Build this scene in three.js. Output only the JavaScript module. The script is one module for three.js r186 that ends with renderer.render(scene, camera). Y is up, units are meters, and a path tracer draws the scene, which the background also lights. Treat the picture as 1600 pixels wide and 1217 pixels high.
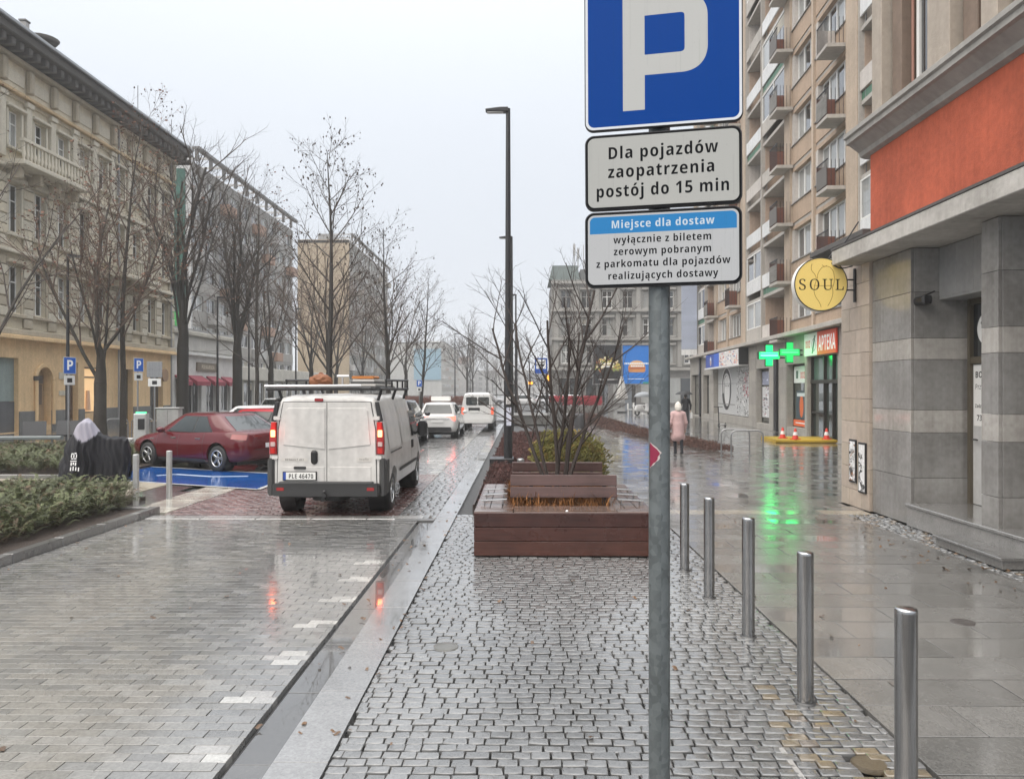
import * as THREE from 'three';
import { mergeGeometries, mergeVertices, toCreasedNormals } from 'three/addons/utils/BufferGeometryUtils.js';
import { MarchingCubes } from 'three/addons/objects/MarchingCubes.js';
import { Brush, Evaluator, SUBTRACTION } from 'three-bvh-csg';

// ---------------------------------------------------------------- camera, sky, sun, exposure
const scene = new THREE.Scene();
const camera = new THREE.PerspectiveCamera(53.47, 1024 / 778, 0.1, 1500);
camera.position.set(0, 2.03, 0);
camera.rotation.set(0.0007, 0.0124, 0);
scene.add(camera);
const renderer = new THREE.WebGLRenderer({ antialias: true });
renderer.toneMapping = THREE.LinearToneMapping;
renderer.toneMappingExposure = 2.1;
renderer.shadowMap.enabled = true;
{ // an even overcast: brighter overhead, a little duller at the horizon
  const W = 256, H = 128, a = new Float32Array(W * H * 4);
  for (let j = 0; j < H; j++) for (let i = 0; i < W; i++) {
    const e = Math.max(0, Math.sin(((j + 0.5) / H - 0.5) * Math.PI)), k = (j * W + i) * 4;
    const t = Math.pow(e, 3.5), q = 1 + 0.10 * (fbm(i / W, j / H, 6, 5, 5, 201) - 0.5) * Math.min(1, e * 5);
    a[k] = (0.372 + 1.6 * t) * q; a[k + 1] = (0.397 + 1.61 * t) * q; a[k + 2] = (0.435 + 1.62 * t) * q; a[k + 3] = 1;
  }
  const sky = new THREE.DataTexture(a, W, H, THREE.RGBAFormat, THREE.FloatType);
  sky.mapping = THREE.EquirectangularReflectionMapping; sky.magFilter = THREE.LinearFilter; sky.needsUpdate = true;
  scene.background = sky; scene.environment = sky;
}
const sun = new THREE.DirectionalLight(0xfff2e2, 1.5);
sun.position.set(-38, 75, 12); sun.target.position.set(0, 0, -30);
sun.castShadow = true; sun.shadow.radius = 150; sun.shadow.mapSize.set(2048, 2048);
Object.assign(sun.shadow.camera, { left: -80, right: 80, top: 90, bottom: -90, near: 1, far: 300 });
scene.add(sun, sun.target);
scene.fog = new THREE.FogExp2(0xf0f0ef, 0.0012);

// ---------------------------------------------------------------- random, noise, textures
function rng(s) { let a = s >>> 0; return () => { a = (a + 0x6D2B79F5) | 0; let t = Math.imul(a ^ (a >>> 15), 1 | a); t = (t + Math.imul(t ^ (t >>> 7), 61 | t)) ^ t; return ((t ^ (t >>> 14)) >>> 0) / 4294967296; }; }
const R = rng(7);
const rr = (a, b, r = R) => a + (b - a) * r();
function hash2(x, y, s) { let h = Math.imul(x, 374761393) ^ Math.imul(y, 668265263) ^ Math.imul(s, 2147483647 ^ 0x5bd1e995); h = Math.imul(h ^ (h >>> 13), 1274126177); return ((h ^ (h >>> 16)) >>> 0) / 4294967296; }
function vnoise(u, v, px, py, s) { // tileable value noise, px by py cells
  const x = u * px, y = v * py, x0 = Math.floor(x), y0 = Math.floor(y), fx = x - x0, fy = y - y0;
  const sx = fx * fx * (3 - 2 * fx), sy = fy * fy * (3 - 2 * fy), a = ((x0 % px) + px) % px, b = (a + 1) % px, c = ((y0 % py) + py) % py, d = (c + 1) % py;
  const l = (p, q, t) => p + (q - p) * t;
  return l(l(hash2(a, c, s), hash2(b, c, s), sx), l(hash2(a, d, s), hash2(b, d, s), sx), sy);
}
function fbm(u, v, p, q, oct, s, gain = 0.5) { let a = 0, w = 1, n = 0; for (let o = 0; o < oct; o++) { a += w * vnoise(u, v, p << o, q << o, s + o * 17); n += w; w *= gain; } return a / n; }
function tex(n, f, metres = 1, m = n) {
  const a = new Uint8Array(n * m * 4);
  for (let j = 0; j < m; j++) for (let i = 0; i < n; i++) {
    const c = f(i / n, j / m), k = (j * n + i) * 4, g = typeof c === 'number';
    a[k] = 255 * Math.min(1, Math.max(0, g ? c : c[0])); a[k + 1] = 255 * Math.min(1, Math.max(0, g ? c : c[1])); a[k + 2] = 255 * Math.min(1, Math.max(0, g ? c : c[2])); a[k + 3] = 255;
  }
  const t = new THREE.DataTexture(a, n, m, THREE.RGBAFormat, THREE.UnsignedByteType);
  t.wrapS = t.wrapT = THREE.RepeatWrapping; t.magFilter = THREE.LinearFilter; t.minFilter = THREE.LinearMipmapLinearFilter; t.generateMipmaps = true;
  t.repeat.set(1 / metres, 1 / metres); t.needsUpdate = true;
  return t;
}
const T = {
  speck: tex(512, (u, v) => { const f = fbm(u, v, 64, 64, 3, 3), c = fbm(u, v, 5, 5, 4, 9); const p = vnoise(u, v, 160, 160, 41); return 0.55 + 0.42 * f * 0.9 + 0.25 * (c - 0.5) + (p > 0.86 ? -0.16 : p < 0.1 ? 0.12 : 0); }, 0.9),
  blotch: tex(512, (u, v) => { const c = fbm(u, v, 3, 3, 6, 21), f = fbm(u, v, 48, 48, 3, 5); return 0.5 + 0.7 * (c - 0.35) + 0.2 * (f - 0.5); }, 5),
  fine: tex(512, (u, v) => fbm(u, v, 40, 40, 4, 33, 0.7), 0.6),
  wet: tex(512, (u, v) => { const c = fbm(u, v, 4, 4, 6, 55, 0.55); return Math.min(1, Math.max(0.25, (c - 0.3) * 2.2)); }, 3.1),
  stain: tex(512, (u, v) => { const s = fbm(u, v, 40, 3, 4, 77), c = fbm(u, v, 4, 4, 5, 12), f = fbm(u, v, 60, 60, 3, 8); return 0.82 + 0.16 * (s - 0.5) + 0.34 * (c - 0.5) + 0.18 * (f - 0.5); }, 4),
  streak: tex(512, (u, v) => { const s = fbm(u, v, 70, 2, 5, 177, 0.62), c = fbm(u, v, 5, 5, 5, 112), f = fbm(u, v, 60, 60, 3, 18); return [0.82 + 0.2 * (s - 0.5) + 0.5 * (c - 0.5) + 0.25 * (f - 0.5), 0.80 + 0.22 * (s - 0.5) + 0.5 * (c - 0.5) + 0.25 * (f - 0.5), 0.78 + 0.22 * (s - 0.5) + 0.5 * (c - 0.5) + 0.25 * (f - 0.5)]; }, 3.3),
  wood: tex(512, (u, v) => { const s = fbm(u, v, 3, 60, 4, 101, 0.6), c = fbm(u, v, 5, 5, 3, 19); return 0.62 + 0.5 * (s - 0.5) + 0.4 * (c - 0.4); }, 1.1),
  bark: tex(256, (u, v) => { const s = fbm(u, v, 16, 6, 4, 131, 0.6), m = fbm(u, v, 4, 4, 3, 44); return [0.7 + 0.6 * (s - 0.5) + 0.1 * m, 0.7 + 0.6 * (s - 0.5) + 0.22 * (m - 0.3), 0.66 + 0.6 * (s - 0.5)]; }, 0.5),
  zinc: tex(512, (u, v) => { // galvanised spangle: flat crystals
    const n = 22; let best = 9, id = 0; const x = u * n, y = v * n;
    for (let j = -1; j < 2; j++) for (let i = -1; i < 2; i++) { const cx = Math.floor(x) + i, cy = Math.floor(y) + j, a = ((cx % n) + n) % n, b = ((cy % n) + n) % n; const dx = cx + hash2(a, b, 1) - x, dy = cy + hash2(a, b, 2) - y, d = dx * dx + dy * dy; if (d < best) { best = d; id = hash2(a, b, 3); } }
    return 0.55 + 0.3 * id + 0.35 * (fbm(u, v, 6, 6, 5, 61) - 0.5); }, 0.55),
  brush: tex(256, (u, v) => 0.78 + 0.4 * (fbm(u, v, 90, 2, 3, 71) - 0.5) + 0.18 * (fbm(u, v, 5, 5, 4, 6) - 0.5), 0.3),
  drops: tex(512, (u, v) => { // beads of rain on paint
    const n = 40; let h = 0; const x = u * n, y = v * n;
    for (let j = -1; j < 2; j++) for (let i = -1; i < 2; i++) { const cx = Math.floor(x) + i, cy = Math.floor(y) + j, a = ((cx % n) + n) % n, b = ((cy % n) + n) % n; if (hash2(a, b, 9) < 0.45) continue; const dx = cx + hash2(a, b, 1) - x, dy = cy + hash2(a, b, 2) - y, r = 0.12 + 0.3 * hash2(a, b, 4); const d = (dx * dx + dy * dy) / (r * r); if (d < 1) h = Math.max(h, Math.sqrt(1 - d)); }
    return h; }, 0.6),
};
function mat(color, rough, o = {}) {
  const phys = o.clearcoat || o.transmission || o.sheen || o.anisotropy || o.ior;
  const m = new (phys ? THREE.MeshPhysicalMaterial : THREE.MeshStandardMaterial)({ roughness: rough, ...o });
  if (Array.isArray(color)) m.color.setRGB(...color); else m.color.set(color);
  return m;
}
const CW = 2048;
function print(w, h, draw, ppm) { // a printed face: canvas texture, drawn in metres
  const c = document.createElement('canvas'); c.width = Math.min(CW, Math.round(w * ppm)); c.height = Math.min(CW, Math.round(h * ppm));
  const g = c.getContext('2d'); g.scale(c.width / w, c.height / h); draw(g, w, h);
  const t = new THREE.CanvasTexture(c); t.colorSpace = THREE.SRGBColorSpace; t.magFilter = THREE.LinearFilter; t.generateMipmaps = true; return t;
}
function text(g, s, x, y, size, o = {}) {
  g.save(); g.translate(x, y); g.scale((o.sx ?? 1), 1); g.font = `${o.weight ?? 'bold'} ${100}px ${o.font ?? 'sans-serif'}`; g.scale(size / 100, size / 100);
  g.textAlign = 'left'; g.textBaseline = 'alphabetic'; g.fillStyle = o.color ?? '#111';
  const sp = (o.space ?? 0) * 100; let tw = 0; for (const ch of s) tw += g.measureText(ch).width + sp; tw -= sp;
  let cx = o.align === 'left' ? 0 : -tw / 2; for (const ch of s) { g.fillText(ch, cx, 0); cx += g.measureText(ch).width + sp; }
  g.restore(); return tw * size / 100;
}

// ---------------------------------------------------------------- geometry helpers
const V = (x, y, z) => new THREE.Vector3(x, y, z);
function muv(g, ox = 0, oy = 0) { // uv in metres, box projection from the surface's own normals
  const p = g.attributes.position, n = g.attributes.normal, uv = new Float32Array(p.count * 2);
  for (let i = 0; i < p.count; i++) {
    const ax = Math.abs(n.getX(i)), ay = Math.abs(n.getY(i)), az = Math.abs(n.getZ(i));
    let u, v;
    if (ay >= ax && ay >= az) { u = p.getX(i); v = p.getZ(i); } else if (ax >= az) { u = p.getZ(i); v = p.getY(i); } else { u = p.getX(i); v = p.getY(i); }
    uv[2 * i] = u + ox; uv[2 * i + 1] = v + oy;
  }
  g.setAttribute('uv', new THREE.BufferAttribute(uv, 2)); return g;
}
function plain(g) { if (g.index) g = g.toNonIndexed(); for (const k of Object.keys(g.attributes)) if (!['position', 'normal', 'uv', 'color'].includes(k)) g.deleteAttribute(k); if (!g.attributes.normal) g.computeVertexNormals(); if (!g.attributes.uv) muv(g); return g; }
function merge(list) { list = list.map(plain); const col = list.some((g) => g.attributes.color); if (!col) return list.length === 1 ? list[0] : mergeGeometries(list); return mergeGeometries(list); }
const BOX = (w, h, d, x = 0, y = 0, z = 0) => { const g = new THREE.BoxGeometry(w, h, d); muv(g); g.translate(x, y, z); return muv(g); };
function cbox(w, h, d, b = 0.006, x = 0, y = 0, z = 0) { // box with chamfered edges
  b = Math.min(b, w * 0.45, h * 0.45, d * 0.45);
  const s = new THREE.Shape(); const a = w / 2 - b, c = h / 2 - b; s.moveTo(-a, -c); s.lineTo(a, -c); s.lineTo(a, c); s.lineTo(-a, c); s.closePath();
  const g = new THREE.ExtrudeGeometry(s, { depth: d - 2 * b, bevelEnabled: true, bevelThickness: b, bevelSize: b, bevelSegments: 1, steps: 1 });
  g.translate(x, y, z - d / 2 + b); return muv(g);
}
// box given by its extents: x0..x1, y0..y1, z0..z1
const ext = (x0, x1, y0, y1, z0, z1, b = 0) => b ? cbox(Math.abs(x1 - x0), Math.abs(y1 - y0), Math.abs(z1 - z0), b, (x0 + x1) / 2, (y0 + y1) / 2, (z0 + z1) / 2) : BOX(Math.abs(x1 - x0), Math.abs(y1 - y0), Math.abs(z1 - z0), (x0 + x1) / 2, (y0 + y1) / 2, (z0 + z1) / 2);
const CYL = (r0, r1, h, n = 16, open = false) => new THREE.CylinderGeometry(r0, r1, h, n, 1, open);
function rod(a, b, r, n = 6, r2 = r) { const A = V(...a), B = V(...b), L = A.distanceTo(B); const g = new THREE.CylinderGeometry(r2, r, L, n, 1); g.translate(0, L / 2, 0); g.applyQuaternion(new THREE.Quaternion().setFromUnitVectors(V(0, 1, 0), B.clone().sub(A).normalize())); g.translate(...a); return muv(g); }
function tube(pts, r, n = 8, seg = 24) { const g = new THREE.TubeGeometry(new THREE.CatmullRomCurve3(pts.map((p) => V(...p))), seg, r, n); return muv(g); }
function lathe(pts, n = 24) { const g = new THREE.LatheGeometry(pts.map((p) => new THREE.Vector2(...p)), n); return g; }
function poly(pts) { const s = new THREE.Shape(); pts.forEach((p, i) => i ? s.lineTo(...p) : s.moveTo(...p)); s.closePath(); return s; }
function extrude(s, depth, b = 0, seg = 1) { const g = new THREE.ExtrudeGeometry(s, { depth: depth - 2 * b, bevelEnabled: b > 0, bevelThickness: b, bevelSize: b, bevelOffset: -b, bevelSegments: seg, steps: 1, curveSegments: 8 }); g.translate(0, 0, b); return muv(g); }
function rrect(w, h, r) { const s = new THREE.Shape(), a = w / 2, b = h / 2; s.moveTo(-a + r, -b); s.lineTo(a - r, -b); s.absarc(a - r, -b + r, r, -Math.PI / 2, 0); s.lineTo(a, b - r); s.absarc(a - r, b - r, r, 0, Math.PI / 2); s.lineTo(-a + r, b); s.absarc(-a + r, b - r, r, Math.PI / 2, Math.PI); s.lineTo(-a, -b + r); s.absarc(-a + r, -b + r, r, Math.PI, Math.PI * 1.5); return s; }
function faceUV(g, w, h, cx = 0, cy = 0) { const p = g.attributes.position, uv = new Float32Array(p.count * 2); for (let i = 0; i < p.count; i++) { uv[2 * i] = (p.getX(i) - cx) / w + 0.5; uv[2 * i + 1] = (p.getY(i) - cy) / h + 0.5; } g.setAttribute('uv', new THREE.BufferAttribute(uv, 2)); return g; }
function wallShape(w, h, holes) { // x 0..w, y 0..h
  const s = poly([[0, 0], [w, 0], [w, h], [0, h]]);
  for (const [x0, x1, y0, y1, arch] of holes) { const p = new THREE.Path(); p.moveTo(x0, y0); p.lineTo(x0, y1); if (arch) { p.absarc((x0 + x1) / 2, y1, (x1 - x0) / 2, Math.PI, 0, true); } else p.lineTo(x1, y1); p.lineTo(x1, y0); p.closePath(); s.holes.push(p); }
  return s;
}

// ---------------------------------------------------------------- things, parts, setting
const used = new Map();
function numbered(n) { const k = used.get(n) ?? 0; used.set(n, k + 1); return k ? `${n}_${String(k).padStart(3, '0')}` : n; }
function M(parent, name, geo, m, label) {
  const o = new THREE.Mesh(geo, m); o.name = name; o.castShadow = o.receiveShadow = true; parent.add(o); if (label) o.userData.label = label; return o;
}
function tag(o, label, category, group) { o.userData.label = label; o.userData.category = category; if (group) o.userData.group = group; return o; }
function thing(name, label, category, [x, y, z] = [0, 0, 0], turn = 0, group) {
  const o = new THREE.Group(); o.name = numbered(name); o.position.set(x, y, z); o.rotation.y = turn; scene.add(o); return tag(o, label, category, group);
}
function struct(name, geo, m) { const o = geo ? M(scene, numbered(name), geo, m) : new THREE.Group(); if (!geo) { o.name = numbered(name); scene.add(o); } o.userData.kind = 'structure'; return o; }
function stuff(parent, name, geo, m) { const o = M(parent, parent === scene ? numbered(name) : name, geo, m); o.userData.kind = 'stuff'; return o; }
function dup(src, [x, y, z], turn, label) { const o = src.clone(); o.name = numbered(src.name.replace(/_\d\d\d$/, '')); o.userData = { ...src.userData }; if (label) o.userData.label = label; o.position.set(x, y, z); o.rotation.y = turn; scene.add(o); return o; }
function inst(parent, name, geo, m, mats, cols) {
  const o = new THREE.InstancedMesh(geo, m, mats.length); mats.forEach((q, i) => o.setMatrixAt(i, q)); if (cols) cols.forEach((c, i) => o.setColorAt(i, c));
  o.name = parent === scene ? numbered(name) : name; o.userData.kind = 'stuff'; o.castShadow = o.receiveShadow = true; parent.add(o); return o;
}
const FX = 1208;
function inView(x, y, d) { if (d < 0.5) return false; const px = (x + 0.0124 * d) / d * FX, py = (2.03 - y) / d * FX; return Math.abs(px) < 830 && Math.abs(py) < 640; }
// ================================================================ ground
const MAT = {};
MAT.bed = mat([0.045, 0.043, 0.040], 0.5, { map: T.speck, bumpMap: T.fine, bumpScale: 0.006 });
MAT.asphalt = mat([0.17, 0.17, 0.168], 0.24, { map: T.blotch, roughnessMap: T.wet, bumpMap: T.fine, bumpScale: 0.001, clearcoat: 1, clearcoatRoughness: 0.14 });
MAT.slabFar = mat([0.19, 0.186, 0.178], 0.24, { map: T.blotch, roughnessMap: T.wet, bumpMap: T.fine, bumpScale: 0.001, clearcoat: 1, clearcoatRoughness: 0.14 });
const sheet = (x0, x1, d0, d1, y) => ext(x0, x1, y - 0.02, y, -d1, -d0);
struct('ground', ext(-160, 160, -0.25, -0.05, -640, 12), MAT.bed);

function settGeo(w, l, h, b, jit, r, flat) { // one stone: top with worn edges, sides, no underside
  const c = [[-1, -1], [1, -1], [1, 1], [-1, 1]].map(([a, e]) => [a * w / 2 + rr(-jit, jit, r), e * l / 2 + rr(-jit, jit, r)]);
  const ring = (k, y) => c.map(([x, z]) => [x - Math.sign(x) * k, y, z - Math.sign(z) * k]);
  const rings = flat ? [ring(0, -h), ring(0, -b), ring(b, 0)] : [ring(0, -h), ring(0, -b * 1.3), ring(b * 0.45, -b * 0.35), ring(b * 1.6, 0)];
  const pos = rings.flat(2), idx = [];
  for (let k = 0; k < rings.length - 1; k++) for (let i = 0; i < 4; i++) { const a = k * 4 + i, e = k * 4 + (i + 1) % 4; idx.push(a, a + 4, e, e, a + 4, e + 4); }
  const t = (rings.length - 1) * 4; idx.push(t, t + 2, t + 1, t, t + 3, t + 2);
  let g = new THREE.BufferGeometry(); g.setAttribute('position', new THREE.Float32BufferAttribute(pos, 3)); g.setIndex(idx);
  if (flat) g = g.toNonIndexed(); g.computeVertexNormals(); return muv(g, r() * 3, r() * 3);
}
// a field of stones: the 300 that show largest are parts, the rest one "stuff" part
function settField(parent, pieceName, restName, o) {
  const r = rng(o.seed), list = [];
  const NV = o.variants ?? 10, base = []; for (let i = 0; i < NV; i++) base.push(settGeo(o.w - o.gap, o.l - (o.gapL ?? o.gap), o.h, o.bevel, o.jit, r, o.flat));
  let row = 0;
  for (let d = o.d0; d < o.d1 - 1e-6; d += o.l, row++) {
    let x = o.x0 - (o.bond ? (row % 2) * o.w / 2 : r() * o.w);
    while (x < o.x1) {
      const w = o.w * (o.vary ? rr(1 - o.vary, 1 + o.vary, r) : 1); let a = Math.max(x, o.x0), e = Math.min(x + w, o.x1); x += w;
      if (e - a < 0.035) continue;
      const cx = (a + e) / 2, cd = d + o.l / 2;
      if (o.hole && o.hole(cx, cd)) continue;
      const s = { x: cx, d: cd, w: e - a, y: (o.y ?? 0) + rr(-o.sink, 0, r), tx: rr(-o.tilt, o.tilt, r), tz: rr(-o.tilt, o.tilt, r), tone: o.tone ? o.tone(cx, cd, r) : Math.floor(r() * o.tones.length), v: Math.floor(r() * NV), yaw: rr(-1, 1, r) * (o.yaw ?? 0) };
      s.seen = inView(cx, 0, cd) ? (e - a) * o.l / (cd * cd) / Math.hypot(cx, cd) : 0; list.push(s);
    }
  }
  const near = [...list].filter((s) => s.seen > 0).sort((p, q) => q.seen - p.seen).slice(0, o.most ?? 300), isNear = new Set(near);
  const mats = o.tones.map((t) => { const m = o.mat.clone(); m.color.setRGB(...t); return m; });
  const mtx = (s) => new THREE.Matrix4().compose(V(s.x, s.y, -s.d), new THREE.Quaternion().setFromEuler(new THREE.Euler(s.tx, s.yaw, s.tz)), V(s.w / o.w * (1 + 0), 1, 1));
  for (const s of near) { const q = M(parent, pieceName, base[s.v], mats[s.tone]); q.applyMatrix4(mtx(s)); }
  const rest = list.filter((s) => !isNear.has(s)); if (!rest.length) return;
  const P = [], N = [], U = [], C = [], bb = base.map(plain);
  for (const s of rest) {
    const g = bb[s.v].clone().applyMatrix4(mtx(s)), t = o.tones[s.tone], n = g.attributes.position.count;
    P.push(g.attributes.position.array); N.push(g.attributes.normal.array); U.push(g.attributes.uv.array); const c = new Float32Array(n * 3); for (let i = 0; i < n; i++) c.set(t, i * 3); C.push(c);
  }
  const cat = (L) => { const a = new Float32Array(L.reduce((k, q) => k + q.length, 0)); let k = 0; for (const q of L) { a.set(q, k); k += q.length; } return a; };
  const g = new THREE.BufferGeometry(); g.setAttribute('position', new THREE.BufferAttribute(cat(P), 3)); g.setAttribute('normal', new THREE.BufferAttribute(cat(N), 3)); g.setAttribute('uv', new THREE.BufferAttribute(cat(U), 2)); g.setAttribute('color', new THREE.BufferAttribute(cat(C), 3));
  const m = o.mat.clone(); m.color.setRGB(1, 1, 1); m.vertexColors = true; stuff(parent, restName, g, m);
}
const grey = (...v) => v.map((x) => [x * 0.99, x, x * 0.995]);
const wetStone = mat([1, 1, 1], 0.3, { clearcoat: 1, clearcoatRoughness: 0.20, clearcoatRoughnessMap: T.wet, map: T.speck, roughnessMap: T.wet, bumpMap: T.fine, bumpScale: 0.0007 });
const wetPaver = mat([1, 1, 1], 0.3, { clearcoat: 1, clearcoatRoughness: 0.20, clearcoatRoughnessMap: T.wet, map: T.speck, roughnessMap: T.wet, bumpMap: T.fine, bumpScale: 0.0004 });
const wetSlab = mat([1, 1, 1], 0.3, { clearcoat: 1, clearcoatRoughness: 0.24, clearcoatRoughnessMap: T.wet, map: T.speck, roughnessMap: T.wet, bumpMap: T.fine, bumpScale: 0.0006 });

// stones laid in batches: neighbouring ones come from the same quarry lot
const patchy = (x, d, r, n, s) => Math.min(n - 1, Math.max(0, Math.floor(((fbm((x + 40) / 64, d / 64, 48, 26, 4, s) - 0.5) * 1.7 + 0.5 + rr(-0.28, 0.28, r)) * n)));
// --- the carriageway: 20 x 10 pavers, a red table beyond, white blocks along the slot drain
const road = struct('road');
const WHITE = [4.35, 5.1, 5.87, 6.68, 7.49, 8.32, 9.12];
const isWhite = (x, d) => x > -1.93 && x < -1.61 && WHITE.some((w) => d > w - 0.13 && d < w + 0.09);
settField(road, 'paver', 'far_pavers', { seed: 11, x0: -5.96, x1: -1.615, d0: 2.2, d1: 12.1, w: 0.21, l: 0.1, gap: 0.005, h: 0.05, bevel: 0.0016, jit: 0.002, flat: true, bond: true, sink: 0.003, tilt: 0.006, mat: wetPaver,
  tones: [[0.17, 0.171, 0.168], [0.20, 0.20, 0.194], [0.228, 0.227, 0.217], [0.255, 0.252, 0.236], [0.28, 0.272, 0.25], [0.47, 0.465, 0.44], [0.36, 0.355, 0.34]], tone: (x, d, r) => isWhite(x + rr(-0.04, 0.04, r), d) && r() > 0.12 ? 5 + (r() < 0.35 ? 1 : 0) : patchy(x, d, r, 5, 3) });
settField(road, 'red_paver', 'far_red_pavers', { seed: 12, x0: -5.86, x1: -2.0, d0: 12.46, d1: 18.6, w: 0.21, l: 0.14, gap: 0.014, h: 0.05, bevel: 0.008, jit: 0.004, flat: true, bond: true, sink: 0.004, tilt: 0.012, mat: wetPaver, tones: [[0.145, 0.065, 0.058], [0.12, 0.055, 0.05], [0.165, 0.08, 0.072], [0.135, 0.075, 0.068]] });
settField(road, 'grey_sett', 'far_grey_setts', { seed: 13, x0: -2.0, x1: -1.36, d0: 12.1, d1: 34, w: 0.16, l: 0.16, gap: 0.014, h: 0.05, bevel: 0.01, jit: 0.005, sink: 0.004, tilt: 0.012, most: 60, vary: 0.15, mat: wetStone, tones: grey(0.2, 0.23, 0.18, 0.26) });
settField(road, 'grey_paver', 'distant_pavers', { seed: 14, x0: -6.9, x1: -2.0, d0: 18.6, d1: 52, w: 0.42, l: 0.2, gap: 0.012, h: 0.05, bevel: 0.006, jit: 0.003, flat: true, bond: true, sink: 0.003, tilt: 0.006, most: 60, mat: wetPaver, tones: grey(0.21, 0.23, 0.19, 0.25) });
M(road, 'far_surface', sheet(-6.9, -1.2, 52, 420, 0), MAT.asphalt);
for (let i = 0; i < 5; i++) M(road, 'flush_kerb', ext(-5.95 + i * 0.88, -5.08 + i * 0.88 - 0.006, -0.06, 0.004, -12.44, -12.12, 0.006), wetSlabOf(0.46));
function wetSlabOf(k, tint = [1, 0.985, 0.955]) { const m = wetSlab.clone(); m.color.setRGB(k * tint[0], k * tint[1], k * tint[2]); return m; }
// slot drain, channel and granite strip
const castIron = mat([0.10, 0.10, 0.10], 0.5, { map: T.blotch });
const gut = struct('gutter');
M(gut, 'slot_floor', ext(-1.612, -1.578, -0.07, -0.047, -11.95, -2.2), castIron);
for (let k = 0, d = 2.2; d < 11.9; d += 1.0, k++) M(gut, 'channel_stone', ext(-1.577 + (k % 3) * 0.001, -1.362, -0.06, -0.014 + (k % 2) * 0.0012, -Math.min(d + 0.994, 11.95), -d, 0.0015), [wetSlabOf(0.09), wetSlabOf(0.11), wetSlabOf(0.085)][k % 3]);
for (const m of gut.children) if (m.name === 'channel_stone') { m.material.clearcoatRoughness = 0.05; m.material.bumpScale = 0.0006; }
M(gut, 'end_plate', ext(-1.98, -1.36, -0.02, 0.012, -12.1, -11.97, 0.004), mat([0.1, 0.1, 0.1], 0.3));
const kerbStrip = struct('kerb_strip');
for (let k = 0, d = 2.2; d < 46; d += 1.0, k++) M(kerbStrip, 'kerb_stone', ext(-1.356, -1.056 + rr(-0.002, 0.002), -0.06, 0.004 + rr(-0.002, 0.002), -(d + 0.993), -d, 0.002), [wetSlabOf(0.24, [0.99, 1, 1]), wetSlabOf(0.27, [0.99, 1, 1]), wetSlabOf(0.22, [0.99, 1, 1])][Math.floor(R() * 3)]);

// --- the cobbled strip with the signpost
const cob = struct('cobbled_pavement');
const inIsland = (x, d) => x > -0.57 && x < 1.62 && d > 9.42 && d < 33;
const cover = (x, d) => Math.hypot(x - 1.90, d - 4.24) < 0.105;
settField(cob, 'sett', 'far_setts', { seed: 21, x0: -1.05, x1: 2.185, d0: 2.4, d1: 12.6, w: 0.120, l: 0.085, gap: 0.007, gapL: 0.0105, h: 0.05, bevel: 0.006, jit: 0.005, sink: 0.008, tilt: 0.03, yaw: 0.03, vary: 0.22, variants: 24, mat: wetStone,
  hole: (x, d) => inIsland(x, d) || cover(x, d), tones: [...grey(0.12, 0.135, 0.15, 0.17, 0.19, 0.215), [0.20, 0.165, 0.115], [0.17, 0.145, 0.12], [0.22, 0.18, 0.12]],
  tone: (x, d, r) => x > 1.5 && d < 5.4 && r() < 0.28 ? 6 + Math.floor(r() * 2.4) : patchy(x, d, r, 6, 8) });
M(cob, 'valve_cover', lathe([[0, 0], [0.085, 0], [0.088, -0.004], [0.098, -0.004], [0.1, -0.02]].map(([a, b]) => [a, b]).reverse(), 28).translate(1.90, -0.002, -4.24), mat([0.13, 0.10, 0.06], 0.35, { map: T.blotch, bumpMap: T.fine, bumpScale: 0.003 }));
M(cob, 'joint_strip', ext(1.46, 1.49, -0.06, -0.004, -4.42, -2.5), wetSlabOf(0.4));
M(cob, 'small_cover', lathe([[0.1, -0.02], [0.098, 0.002], [0, 0.003]], 24).translate(-0.60, 0.0, -6.12), mat([0.16, 0.16, 0.15], 0.3, { map: T.blotch }));

// --- slabs on the building side
const foot = struct('pavement');
const slabTones = [[0.185, 0.18, 0.17], [0.21, 0.204, 0.193], [0.17, 0.166, 0.157], [0.22, 0.214, 0.202], [0.193, 0.188, 0.178]];
const inTac = (x, d) => d > 12.8 && d < 13.35 && x > 2.19;
settField(foot, 'slab', 'far_slabs', { seed: 31, x0: 2.195, x1: 5.3, d0: 2.3, d1: 12.7, w: 1.1, l: 0.452, gap: 0.011, h: 0.06, bevel: 0.002, jit: 0.0015, flat: true, bond: true, sink: 0.002, tilt: 0.0018, variants: 4, mat: wetSlab, tones: slabTones });
settField(foot, 'warning_slab', 'far_warning_slabs', { seed: 32, x0: 2.195, x1: 5.75, d0: 12.72, d1: 13.12, w: 0.4, l: 0.4, gap: 0.006, h: 0.06, bevel: 0.004, jit: 0.001, flat: true, sink: 0.001, tilt: 0.002, mat: wetSlab, tones: [[0.45, 0.40, 0.31], [0.41, 0.37, 0.30]] });
settField(foot, 'plaza_slab', 'far_plaza_slabs', { seed: 33, x0: 1.66, x1: 11.4, d0: 13.14, d1: 40, w: 0.9, l: 0.45, gap: 0.009, h: 0.06, bevel: 0.002, jit: 0.0015, flat: true, bond: true, sink: 0.002, tilt: 0.0025, variants: 4, most: 200, mat: wetSlab, tones: slabTones, hole: (x, d) => (x > 5.76 && d < 14.08) });
M(foot, 'far_paving', sheet(1.66, 26, 40, 120, -0.004), MAT.slabFar);
M(foot, 'side_paving', sheet(11.4, 14.5, 14, 40, -0.004), MAT.slabFar);
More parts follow.
